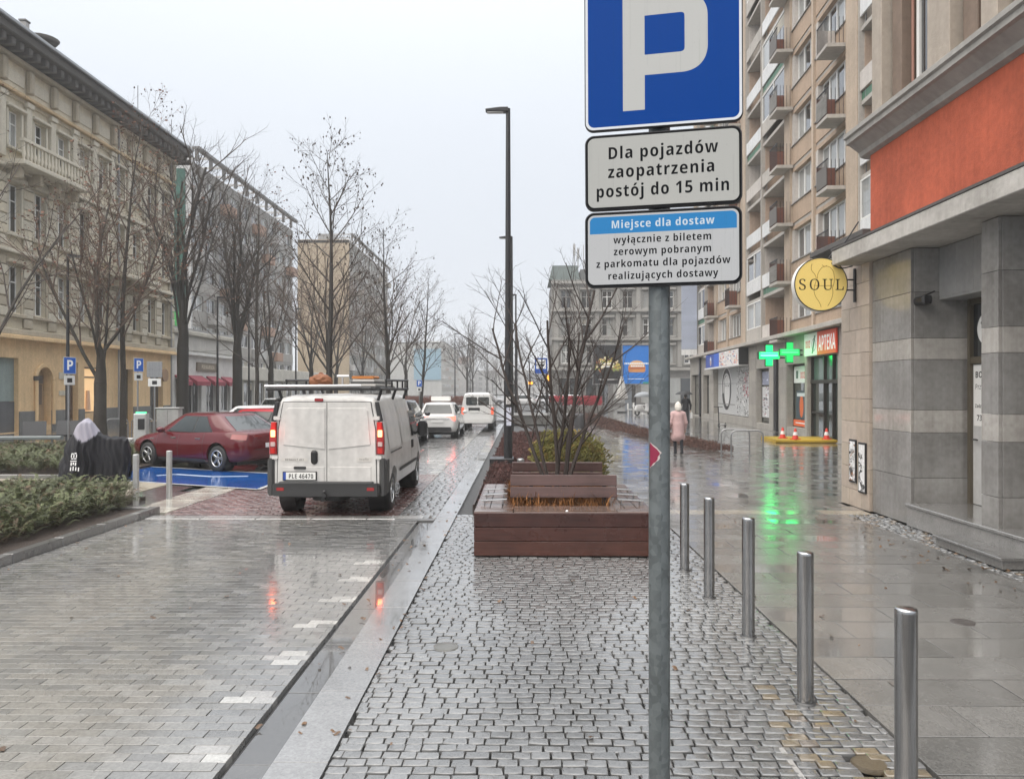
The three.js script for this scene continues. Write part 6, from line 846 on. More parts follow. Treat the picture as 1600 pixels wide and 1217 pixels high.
// ---- the wine red saloon
{
  const paint = carPaint([0.085, 0.0035, 0.007], { clearcoatRoughness: 0.03, bumpScale: 0.00012 });
  const { c, zAt, wz, xr } = makeCar('red_car', 'wine red saloon parked by the blue bay, seen from behind', { at: [-6.27, 0, -19.41], turn: 2.642, paint, w: 0.915, wr: 0.325, wheels: [1.0, 3.7],
    rows: [[0, 0.42, 0.62, 0.84, 0.50, 0.58, 0.50], [0.06, 0.34, 0.64, 0.95, 0.66, 0.745, 0.64], [0.22, 0.27, 0.66, 1.0, 0.76, 0.85, 0.72], [0.6, 0.22, 0.67, 1.02, 0.82, 0.905, 0.76], [1.1, 0.20, 0.66, 1.0, 0.84, 0.918, 0.78], [2.2, 0.18, 0.62, 0.95, 0.84, 0.905, 0.80], [3.1, 0.18, 0.62, 0.945, 0.84, 0.908, 0.80], [3.6, 0.2, 0.62, 0.90, 0.82, 0.905, 0.74], [4.1, 0.22, 0.60, 0.82, 0.76, 0.865, 0.66], [4.5, 0.26, 0.55, 0.70, 0.60, 0.72, 0.52], [4.66, 0.34, 0.5, 0.58, 0.36, 0.44, 0.34]],
    house: { y0: 0.94, y1: 1.40, rear: [0.50, 1.28], front: [3.42, 2.62], w: [0.81, 0.61], rp: 1.0, rw: 0.84, sides: [[0.255, 0.50, 0.06], [0.525, 0.86, 0.0]] } });
  for (const s of [-1, 1]) {
    for (const x of [1.52, 2.48, 3.32]) strip(c, 'door_seam', (t) => { const y = 0.30 + 0.64 * t, z = zAt(x, y) + 0.003; return [[x - 0.006, y, s * z], [x + 0.006, y, s * z]]; }, 12, trimM);
    for (const x of [1.72, 2.68]) M(c, 'door_handle', cbox(0.2, 0.035, 0.03, 0.01, x, 0.80, s * (zAt(x, 0.80) + 0.006)), chromeM);
    strip(c, 'sill', (t) => { const x = 1.45 + 1.85 * t; return [[x, 0.22, s * (zAt(x, 0.25) + 0.004)], [x, 0.29, s * (zAt(x, 0.29) + 0.006)]]; }, 14, trimM);
    const m = M(c, 'mirror', (() => { const g = new THREE.SphereGeometry(1, 16, 12); g.scale(0.09, 0.075, 0.11); return muv(g); })(), paint); m.position.set(3.05, 1.0, s * 0.97); M(c, 'mirror_arm', rod([3.1, 0.94, s * 0.82], [3.06, 0.98, s * 0.93], 0.02, 8), trimM);
    strip(c, 'tail_lamp', (t) => { const x = 0.10 + 0.42 * t * (s < 0 ? 1 : 1); return [[x, 0.80 + 0.02 * t, s * (zAt(x, 0.80) + 0.006)], [x, 0.93 + 0.01 * t, s * (zAt(x, 0.93) + 0.006)]]; }, 8, mat([0.20, 0.01, 0.012], 0.12, { clearcoat: 1 }));
    M(c, 'tail_lamp', cbox(0.03, 0.11, 0.26, 0.01, 0.035, 0.86, s * 0.46), mat([0.2, 0.01, 0.012], 0.12, { clearcoat: 1 }));
    M(c, 'side_badge', ext(3.42, 3.58, 0.74, 0.77, s * (zAt(3.5, 0.75) - 0.01), s * (zAt(3.5, 0.75) + 0.004)), chromeM);
    M(c, 'reflector', cbox(0.02, 0.04, 0.16, 0.005, 0.012, 0.47, s * 0.44), mat([0.35, 0.02, 0.02], 0.2));
  }
  M(c, 'number_plate', cbox(0.02, 0.11, 0.50, 0.004, -0.01, 0.66, 0), plateM); M(c, 'emblem', CYL(0.045, 0.045, 0.015, 20).rotateZ(Math.PI / 2).translate(0.01, 0.88, 0), chromeM);
  M(c, 'bumper_line', cbox(0.012, 0.012, 1.2, 0.003, 0.002, 0.565, 0), trimM); M(c, 'boot_seam', cbox(0.012, 0.01, 1.0, 0.002, 0.008, 0.77, 0), trimM); M(c, 'aerial', rod([1.45, 1.42, 0], [1.38, 1.52, 0], 0.008, 6), trimM); M(c, 'underside', ext(0.5, 4.2, 0.16, 0.3, -0.7, 0.7), trimM);
}
// generic later parked cars
const hatchRows = (L, h, w) => [[0, 0.42, 0.66, 0.9, w * 0.62, w * 0.74, w * 0.6], [0.08, 0.32, 0.7, h, w * 0.76, w * 0.88, w * 0.74], [0.35, 0.26, 0.7, h + 0.03, w * 0.86, w * 0.97, w * 0.84], [1.0, 0.24, 0.69, h, w * 0.92, w, w * 0.88], [L * 0.5, 0.22, 0.66, h - 0.02, w * 0.92, w, w * 0.9], [L * 0.74, 0.22, 0.65, h - 0.03, w * 0.92, w, w * 0.88], [L * 0.88, 0.25, 0.63, h - 0.12, w * 0.84, w * 0.95, w * 0.74], [L * 0.96, 0.3, 0.58, h - 0.24, w * 0.66, w * 0.78, w * 0.56], [L, 0.38, 0.54, h - 0.36, w * 0.4, w * 0.5, w * 0.38]];
function hatch(name, label, at, turn, col, o = {}) {
  const L = o.L ?? 4.2, w = o.w ?? 0.89, h = o.h ?? 0.95, top = o.top ?? 1.45, paint = carPaint(col, o.paint);
  const q = makeCar(name, label, { at, turn, paint, w, wr: 0.32, wheels: [0.78, L - 0.85], rows: hatchRows(L, h, w), rearGlass: o.rearGlass, house: { y0: h, y1: top, rear: [0.14, o.back ?? 0.42], front: [L * 0.74, L * 0.56], w: [w * 0.9, w * 0.68], rb: 0.15, sides: [[0.06, 0.27, 0.03], [0.3, 0.58], [0.61, 0.90]] }, group: o.group });
  const c = q.c; for (const s of [-1, 1]) {
    M(c, 'tail_lamp', cbox(0.10, 0.16, o.lw ?? 0.30, 0.02, 0.06, 0.86, s * (w * 0.64)), o.lit ? glow([1, 0.06, 0.04], o.lit) : mat([0.3, 0.015, 0.015], 0.15, { clearcoat: 1 }));
    M(c, 'mirror', (() => { const g = new THREE.SphereGeometry(1, 12, 8); g.scale(0.08, 0.08, 0.11); return muv(g); })(), paint).position.set(L * 0.68, h + 0.06, s * (w + 0.06));
    for (const x of [L * 0.36, L * 0.58]) M(c, 'door_handle', cbox(0.18, 0.03, 0.03, 0.008, x, h - 0.12, s * (q.zAt(x, h - 0.12) + 0.005)), o.lit ? chromeM : paint);
    for (const x of [L * 0.28, L * 0.5, L * 0.71]) strip(c, 'door_seam', (t) => { const y = 0.32 + (h - 0.34) * t, z = q.zAt(x, y) + 0.003; return [[x - 0.006, y, s * z], [x + 0.006, y, s * z]]; }, 8, trimM);
  }
  M(c, 'number_plate', cbox(0.02, 0.11, 0.50, 0.004, o.plateX ?? -0.005, 0.74, 0), plateM); M(c, 'bumper', cbox(0.10, 0.18, w * 1.35, 0.03, 0.03, 0.40, 0), trimM); M(c, 'underside', ext(0.4, L - 0.4, 0.16, 0.32, -w * 0.75, w * 0.75), trimM);
  return q;
}
hatch('parked_car', 'bright red hatchback parked just beyond the wine red saloon', [-6.1, 0, -22.5], 2.642, [0.32, 0.012, 0.02], { top: 1.44, group: 'cars parked in the angled bays' });
hatch('parked_car', 'white estate car parked behind the two red cars', [-7.1, 0, -25.2], 2.642, [0.62, 0.62, 0.62], { L: 4.6, top: 1.47, group: 'cars parked in the angled bays' });
{ const q = hatch('parked_car', 'black car with black roof box parked behind the white one', [-6.9, 0, -28.3], 2.642, [0.012, 0.012, 0.014], { L: 4.5, top: 1.42, group: 'cars parked in the angled bays' }); const g = loft([[0.7, 0.02, 0.06], [0.85, 0.24, 0.13], [1.4, 0.36, 0.2], [2.2, 0.4, 0.21], [2.7, 0.3, 0.14], [2.9, 0.04, 0.05]].map(([x, w, h]) => ({ x, pts: [[0, 1.58], [w * 0.9, 1.58], [w, 1.58 + h * 0.4], [w * 0.85, 1.58 + h * 0.85], [w * 0.4, 1.58 + h], [0, 1.58 + h]] }))); M(q.c, 'roof_box', muv(outward(g)), carPaint([0.02, 0.02, 0.023])); for (const x of [1.2, 2.3]) M(q.c, 'roof_bar', ext(x - 0.03, x + 0.03, 1.47, 1.575, -0.55, 0.55, 0.01), trimM); }
hatch('parked_car', 'pale car parked far along the angled bays', [-7.2, 0, -36], 2.642, [0.5, 0.5, 0.5], { top: 1.44, group: 'cars parked in the angled bays' });
hatch('parked_car', 'white car parked before the white shop', [-16.5, 0, -50], 1.2, [0.6, 0.6, 0.6], { top: 1.46, group: 'cars parked before the shops' });
hatch('parked_car', 'grey car half hidden behind the tree trunks on the left', [-17.5, 0, -58], 1.0, [0.2, 0.2, 0.21], { top: 1.46, group: 'cars parked before the shops' });
// cars in the lane: rear end towards the camera, so forward is -z: turn = +90 degrees
{
  const q = hatch('silver_taxi', 'silver taxi with a white roof sign and red lamps lit', [-3.5, 0, -32.0], Math.PI / 2, [0.6, 0.6, 0.59], { L: 4.5, w: 0.86, h: 0.98, top: 1.46, lit: 4, lw: 0.40, plateX: -0.02 });
  M(q.c, 'taxi_sign', cbox(0.2, 0.20, 0.86, 0.03, 1.5, 1.66, 0), mat([0.75, 0.75, 0.72], 0.4)); M(q.c, 'rear_diffuser', cbox(0.06, 0.12, 1.2, 0.02, 0.0, 0.38, 0), trimM); M(q.c, 'chrome_strip', cbox(0.02, 0.03, 1.0, 0.005, -0.002, 0.82, 0), chromeM);
  hatch('dark_suv', 'dark sport utility vehicle just ahead of the white van', [-4.62, 0, -26.8], Math.PI / 2, [0.014, 0.016, 0.02], { L: 4.5, w: 0.92, h: 1.05, top: 1.62 });
}
for (const [x, d, c, l] of [[-1.5, 96, [0.6, 0.6, 0.6], 'tiny white car crossing far ahead, left one'], [1.5, 92, [0.55, 0.56, 0.58], 'tiny pale car crossing far ahead behind the shrub'], [4.2, 88, [0.6, 0.6, 0.6], 'tiny white car crossing at the square'], [-6.5, 105, [0.5, 0.5, 0.52], 'tiny grey car beyond the hedge']]) hatch('distant_car', l, [x, 0, -d], 0.2, c, { group: 'cars crossing far ahead' });
// ---- vans
function makeVan(name, label, o) {
  const c = thing(name, label, 'van', o.at, Math.PI / 2), W = 0.95, H = o.h, st = [];
  // key rows: x, bottom, top, width factor, roof width factor
  const rows = [[0, 0.44, H - 0.10, 0.965, 0.80], [0.03, 0.40, H - 0.05, 0.985, 0.82], [0.12, 0.38, H - 0.01, 1, 0.835], [0.5, 0.36, H, 1, 0.84], [2.8, 0.34, H, 1, 0.84], [3.3, 0.34, H - 0.05, 1, 0.83], [3.75, 0.34, H - 0.42, 0.995, 0.82], [4.15, 0.34, H - 0.76, 0.985, 0.80], [4.5, 0.36, H - 0.93, 0.93, 0.74], [4.72, 0.4, H - 1.1, 0.8, 0.62], [4.8, 0.45, H - 1.3, 0.6, 0.45]];
  const N = 50; for (let i = 0; i <= N; i++) { const u = i / N, x = i < 6 ? [0, 0.015, 0.04, 0.08, 0.14, 0.24][i] : 0.24 + (4.8 - 0.24) * (i - 5) / (N - 5), [yb, yt, k, kr] = cr(rows, x), mid = Math.min(1.02, yb + (yt - yb) * 0.62), w = W * k, wr = W * kr; st.push({ x, pts: [[0, yb], [w * 0.88, yb], [w * 0.97, yb + 0.06], [w, yb + 0.25], [w, mid * 0.8 + yb * 0.2], [w * 0.995, mid], [w + (wr - w) * 0.45, mid + (yt - mid) * 0.5], [wr, yt - (yt - mid) * 0.14], [wr * 0.93, yt - (yt - mid) * 0.04], [wr * 0.72, yt], [0, yt + 0.012]] }); }
  let br = new Brush(plain(muv(outward(loft(st))))); br.updateMatrixWorld();
  for (const wx of [0.78, 3.92]) for (const s of [-1, 1]) { const k = new Brush(plain(CYL(0.39, 0.39, 0.5, 32).rotateX(Math.PI / 2))); k.position.set(wx, 0.36, s * 0.93); k.updateMatrixWorld(); br = csg.evaluate(br, k, SUBTRACTION); }
  const g = br.geometry; g.deleteAttribute('uv'); M(c, 'body', muv(g), o.paint);
  for (const wx of [0.78, 3.92]) for (const s of [-1, 1]) { const q = wheel(c, wx, s * 0.81, 0.325, 0.22, s, 6); M(c, 'wheel_arch', lathe([[0.385, -0.16], [0.385, 0.1]], 24).rotateX(Math.PI / 2).translate(wx, 0.36, s * 0.74), trimM); }
  const wAt = (y, x = 1) => { const mid = 1.02, yt = H; return y < mid ? W : y < mid + (yt - mid) * 0.5 ? W + (W * 0.84 - W) * 0.45 * (y - mid) / ((yt - mid) * 0.5) : W * (1 - 0.16 * (0.45 + 0.55 * (y - mid - (yt - mid) * 0.5) / ((yt - mid) * 0.36))); };
  return { c, wAt, H, W };
}
{ // the white van in front
  const white = mat([0.70, 0.685, 0.655], 0.34, { clearcoat: 0.5, clearcoatRoughness: 0.15, map: T.stain, bumpMap: T.drops, bumpScale: 0.0004 });
  const { c, wAt } = makeVan('white_van', 'white panel van with a loaded roof rack and tail lamps lit', { at: [-3.12, 0, -12.35], h: 1.955, paint: white });
  const seam = mat([0.06, 0.06, 0.06], 0.6);
  // rear doors: two leaves with embossed panels, 4 mm off the body
  M(c, 'door_gap', extrude(poly([[-0.808, 0.508], [0.808, 0.508], [0.788, 1.41], [0.712, 1.842], [-0.712, 1.842], [-0.788, 1.41]]), 0.012, 0.002).rotateY(-Math.PI / 2).translate(0.006, 0, 0), seam);
  for (const s of [-1, 1]) {
    const d = M(c, 'rear_door', (() => { const pts = s < 0 ? [[-0.795, 0.52], [-0.005, 0.52], [-0.005, 1.83], [-0.70, 1.83], [-0.775, 1.4]] : [[0.005, 0.52], [0.795, 0.52], [0.775, 1.4], [0.70, 1.83], [0.005, 1.83]]; const e = extrude(poly(pts), 0.02, 0.005, 2); e.rotateY(-Math.PI / 2); return muv(e); })(), white); d.position.x = 0.008;
    const em = M(d, 'embossed_panel', (() => { const pts = s < 0 ? [[-0.70, 1.15], [-0.03, 1.08], [-0.03, 1.74], [-0.62, 1.74], [-0.655, 1.70]] : [[0.03, 1.08], [0.70, 1.15], [0.655, 1.70], [0.62, 1.74], [0.03, 1.74]]; const e = extrude(poly(pts), 0.016, 0.007, 2); e.rotateY(-Math.PI / 2); return muv(e); })(), white); em.position.x = -0.018;
    const lo = M(d, 'lower_panel', (() => { const a = s < 0 ? [-0.71, -0.04] : [0.04, 0.71]; const e = extrude(poly([[a[0], 0.56], [a[1], 0.56], [a[1], 0.80], [a[0], 0.80]]), 0.012, 0.005, 2); e.rotateY(-Math.PI / 2); return muv(e); })(), white); lo.position.x = -0.018;
    // tail lamps on the corner pillars
    const lampX = -0.012; const L = M(c, 'tail_lamp', extrude(poly([[0, 1.0], [0.125, 1.0], [0.118, 1.35], [0.09, 1.52], [0, 1.52]].map(([a, b]) => [s * (0.80 + a), b])), 0.09, 0.012).rotateY(-Math.PI / 2).translate(0.05, 0, 0), mat([0.26, 0.010, 0.012], 0.12, { clearcoat: 1, clearcoatRoughness: 0.03 }));
    M(L, 'brake_light', cbox(0.02, 0.11, 0.07, 0.008, -0.045, 1.335, s * 0.858), glow([1, 0.42, 0.16], 2.0)); M(L, 'red_light', cbox(0.02, 0.13, 0.075, 0.008, -0.043, 1.45, s * 0.85), glow([1, 0.03, 0.02], 0.14)); M(L, 'red_light', cbox(0.02, 0.09, 0.075, 0.008, -0.043, 1.06, s * 0.862), glow([1, 0.03, 0.02], 0.10)); M(L, 'reversing_lens', cbox(0.02, 0.07, 0.075, 0.008, -0.043, 1.165, s * 0.86), mat([0.5, 0.4, 0.38], 0.2));
    const pl = new THREE.PointLight(0xff4422, 0.03); pl.position.set(-0.10, 1.34, s * 0.86); pl.castShadow = true; pl.shadow.radius = 2; c.add(pl);
    M(c, 'pillar_trim', extrude(poly([[0.02, 1.53], [0.10, 1.53], [0.03, 1.84], [-0.03, 1.84]].map(([a, b]) => [s * (0.80 + a), b])), 0.06, 0.008).rotateY(-Math.PI / 2).translate(0.04, 0, 0), trimM); M(c, 'hinge', cbox(0.05, 0.06, 0.11, 0.01, -0.01, 1.58, s * 0.80), white); M(c, 'hinge', cbox(0.05, 0.06, 0.11, 0.01, -0.01, 0.955, s * 0.835), white);
    M(c, 'bumper_corner', cbox(0.34, 0.60, 0.12, 0.04, 0.13, 0.64, s * 0.90), mat([0.05, 0.05, 0.05], 0.55)); M(c, 'reflector', cbox(0.02, 0.05, 0.12, 0.006, -0.105, 0.455, s * 0.72), mat([0.3, 0.02, 0.02], 0.2));
    // side details
    const sideG = (x0, x1, y0, y1, push, n = 8) => { const P = [], I = []; for (let j = 0; j <= 4; j++) for (let i = 0; i <= n; i++) { const y = y0 + (y1 - y0) * j / 4; P.push(x0 + (x1 - x0) * i / n, y, s * (wAt(y) + push)); } for (let j = 0; j < 4; j++) for (let i = 0; i < n; i++) { const a = j * (n + 1) + i; I.push(a, a + 1, a + n + 1, a + 1, a + n + 2, a + n + 1); } const g = new THREE.BufferGeometry(); g.setAttribute('position', new THREE.Float32BufferAttribute(P, 3)); g.setIndex(I); g.computeVertexNormals(); return muv(g); };
    M(c, 'side_panel', sideG(0.35, 1.55, 1.05, 1.72, 0.006), white); M(c, 'side_panel', sideG(1.72, 2.75, 1.05, 1.72, 0.006), white);
    for (const x of [1.62, 2.82, 3.72]) M(c, 'door_seam', sideG(x, x + 0.014, 0.45, 1.78 - (x > 3 ? 0.5 : 0), 0.004, 1), seam); M(c, 'slide_rail', sideG(0.4, 1.6, 0.985, 1.01, 0.008), seam); M(c, 'door_window', sideG(2.95, 3.68, 1.12, 1.62, 0.008), carGlass); M(c, 'side_moulding', sideG(1.3, 3.5, 0.60, 0.66, 0.012), trimM);
    M(c, 'door_handle', cbox(0.16, 0.16, 0.03, 0.01, 2.92, 0.98, s * (wAt(0.98) + 0.01)), trimM); M(c, 'mirror', cbox(0.14, 0.3, 0.2, 0.05, 3.5, 1.25, s * 1.08), trimM); M(c, 'mirror_arm', rod([3.52, 1.15, s * 0.93], [3.5, 1.2, s * 1.02], 0.03, 8), trimM);
  }
  M(c, 'bumper', cbox(0.16, 0.20, 1.72, 0.035, -0.03, 0.44, 0), mat([0.03, 0.03, 0.031], 0.55)); M(c, 'bumper_step', cbox(0.12, 0.03, 1.5, 0.01, -0.06, 0.555, 0), mat([0.07, 0.07, 0.07], 0.5));
  M(c, 'high_brake_light', cbox(0.03, 0.045, 0.14, 0.01, -0.004, 1.872, -0.13), mat([0.25, 0.01, 0.012], 0.2)); M(c, 'door_handle', (() => { const g = new THREE.CapsuleGeometry(0.055, 0.12, 6, 14); g.scale(0.5, 1, 1); return muv(g); })(), mat([0.012, 0.012, 0.012], 0.35)).position.set(-0.022, 0.955, -0.20);
  M(c, 'number_plate', faceUV(cbox(0.52, 0.12, 0.015, 0.004), 0.52, 0.12), plateText('PLE 46470')).position.set(-0.48, 0.63, 0); { const p = c.children.at(-1); p.rotation.y = -Math.PI / 2; p.position.set(-0.048, 0.655, -0.43); } M(c, 'plate_surround', cbox(0.012, 0.145, 0.55, 0.004, -0.034, 0.655, -0.43), trimM); M(c, 'boot_pull', cbox(0.03, 0.04, 0.2, 0.012, -0.03, 0.785, -0.43), trimM);
  M(c, 'lettering', faceUV(new THREE.PlaneGeometry(0.42, 0.05), 0.42, 0.05), mat(0xffffff, 0.5, { map: print(0.42, 0.05, (g) => { g.fillStyle = '#c3c0ba'; g.fillRect(0, 0, 1, 1); text(g, 'RENAULT dCi', 0.21, 0.04, 0.042, { color: '#3a3a3a', space: 0.12, sx: 0.95 }); }, 500) })); { const p = c.children.at(-1); p.rotation.y = -Math.PI / 2; p.position.set(-0.018, 0.915, -0.52); }
  M(c, 'lettering', faceUV(new THREE.PlaneGeometry(0.24, 0.07), 0.24, 0.07), mat(0xffffff, 0.4, { map: print(0.24, 0.07, (g) => { g.fillStyle = '#c3c0ba'; g.fillRect(0, 0, 1, 1); text(g, 'trafic', 0.12, 0.052, 0.06, { color: '#8f8d89' }); }, 500) })); { const p = c.children.at(-1); p.rotation.y = -Math.PI / 2; p.position.set(-0.018, 0.915, 0.60); }
  M(c, 'exhaust', rod([-0.05, 0.28, -0.05], [0.5, 0.3, -0.05], 0.035, 10), trimM); M(c, 'spare_wheel', CYL(0.30, 0.30, 0.18, 24).translate(0.3, 0.34, 0.0), tyreM); M(c, 'tow_hitch', merge([rod([-0.18, 0.36, 0.0], [0.2, 0.34, 0], 0.03, 8), new THREE.SphereGeometry(0.03, 10, 8).translate(-0.18, 0.42, 0)]), trimM); M(c, 'underside', ext(0.3, 4.3, 0.26, 0.45, -0.6, 0.6), trimM);
  M(c, 'windscreen', ext(3.5, 3.52, 1.2, 1.5, -0.6, 0.6), carGlass);
  // roof rack
  const rk = mat([0.02, 0.02, 0.021], 0.4), bars = []; for (const x of [0.15, 0.9, 1.7, 2.5, 3.0]) bars.push(ext(x - 0.03, x + 0.03, 2.02, 2.055, -0.86, 0.86)); for (const z of [-0.84, 0.84]) { bars.push(rod([0.05, 2.05, z], [3.1, 2.05, z], 0.022, 8)); bars.push(rod([0.6, 2.19, z], [3.1, 2.22, z], 0.02, 8)); for (const x of [0.62, 1.2, 1.8, 2.4, 3.05]) bars.push(rod([x, 2.04, z], [x, 2.21, z], 0.016, 6)); for (const x of [0.2, 1.6, 2.9]) bars.push(rod([x, 1.86, z * 0.93], [x, 2.04, z], 0.025, 6)); } bars.push(rod([0.0, 2.04, -0.98], [0.02, 2.055, 0.7], 0.024, 8)); M(c, 'roof_rack', merge(bars), rk);
  const lad = []; for (const z of [-0.45, -0.12]) lad.push(ext(0.0, 2.9, 2.06, 2.12, z - 0.02, z + 0.02)); for (let x = 0.15; x < 2.9; x += 0.28) lad.push(rod([x, 2.09, -0.45], [x, 2.09, -0.12], 0.014, 6)); lad.push(rod([-0.02, 2.09, -1.0], [-0.02, 2.10, 0.55], 0.02, 8)); 
  const alu = mat([0.55, 0.55, 0.55], 0.35, { metalness: 0.8 }); const ladder = thing('aluminium_ladder', 'aluminium ladder lying on the roof rack of the white van', 'ladder', [-3.12, 0, -12.35], Math.PI / 2); M(ladder, 'rail', lad[0], alu); M(ladder, 'rail', lad[1], alu); lad.slice(2).forEach((g) => M(ladder, 'rung', g, alu));
  const bun = thing('board_bundle', 'stack of pale boards and orange tarp on the van rack', 'cargo', [-3.12, 0, -12.35], Math.PI / 2); for (let i = 0; i < 4; i++) M(bun, 'board', ext(0.9 + i * 0.05, 2.9, 2.06 + i * 0.04, 2.095 + i * 0.04, 0.12 + i * 0.02, 0.62 - i * 0.02, 0.006), i % 2 ? mat([0.55, 0.53, 0.5], 0.5) : mat([0.06, 0.06, 0.06], 0.5)); M(bun, 'tarp', cbox(0.5, 0.05, 0.4, 0.02, 1.3, 2.25, 0.36), mat([0.42, 0.15, 0.03], 0.6));
  const sc = thing('cargo_bag', 'crumpled orange brown bag tied on the left of the van rack', 'bag', [-3.12, 0, -12.35], Math.PI / 2); const sg = new THREE.IcosahedronGeometry(1, 3); { const p = sg.attributes.position; for (let i = 0; i < p.count; i++) { const k = 1 + 0.35 * (fbm(p.getX(i) * 0.3 + 0.5, p.getY(i) * 0.3 + p.getZ(i) * 0.2 + 0.5, 6, 6, 3, 5) - 0.5) * 2; p.setXYZ(i, p.getX(i) * k * 0.26, p.getY(i) * k * 0.13, p.getZ(i) * k * 0.2); } sg.computeVertexNormals(); } M(sc, 'bag', muv(sg), mat([0.24, 0.085, 0.03], 0.7, { map: T.blotch })).position.set(1.6, 2.18, -0.5); M(sc, 'handle', tube([[1.6, 2.26, -0.6], [1.62, 2.34, -0.52], [1.6, 2.27, -0.44]], 0.015, 6, 10), mat([0.2, 0.06, 0.02], 0.6)); M(sc, 'frame', merge([rod([1.5, 2.06, -0.1], [1.5, 2.28, -0.1], 0.02), rod([1.5, 2.28, -0.2], [1.5, 2.28, 0.02], 0.02)]), alu);
}
{ // the other white van further up the lane
  const white = mat([0.64, 0.64, 0.63], 0.3, { clearcoat: 0.5, clearcoatRoughness: 0.1 });
  const { c } = makeVan('white_minibus', 'white minibus with rear windows driving ahead of the taxi', { at: [-2.20, 0, -38.6], h: 1.95, paint: white }); c.scale.set(1, 0.97, 0.86);
  M(c, 'tailgate', (() => { const e = extrude(rrect(1.5, 1.32, 0.1), 0.03, 0.01); e.rotateY(-Math.PI / 2); return muv(e); })(), white).position.set(0.012, 1.2, 0); for (const s of [-1, 1]) { M(c, 'rear_window', (() => { const e = extrude(rrect(0.64, 0.42, 0.07), 0.01, 0.003); e.rotateY(-Math.PI / 2); return muv(e); })(), carGlass).position.set(-0.024, 1.52, s * 0.35); M(c, 'tail_lamp', cbox(0.06, 0.36, 0.15, 0.02, 0.0, 1.02, s * 0.86), glow([1, 0.16, 0.08], 0.5)); M(c, 'mirror', cbox(0.12, 0.26, 0.18, 0.04, 3.5, 1.25, s * 1.06), white); }
  M(c, 'number_plate', cbox(0.02, 0.12, 0.5, 0.004, -0.03, 0.98, -0.2), plateM); M(c, 'plate_recess', cbox(0.012, 0.16, 0.66, 0.005, -0.021, 1.10, -0.2), trimM); M(c, 'bumper', cbox(0.14, 0.22, 1.76, 0.04, -0.02, 0.5, 0), white); M(c, 'bumper_trim', cbox(0.06, 0.10, 1.7, 0.02, -0.03, 0.40, 0), trimM); M(c, 'roof_rail', merge([ext(0.2, 2.9, 1.98, 2.02, -0.66, -0.62), ext(0.2, 2.9, 1.98, 2.02, 0.62, 0.66)]), trimM); M(c, 'wiper', rod([-0.035, 1.33, 0], [-0.035, 1.5, 0.2], 0.01, 5), trimM);
}
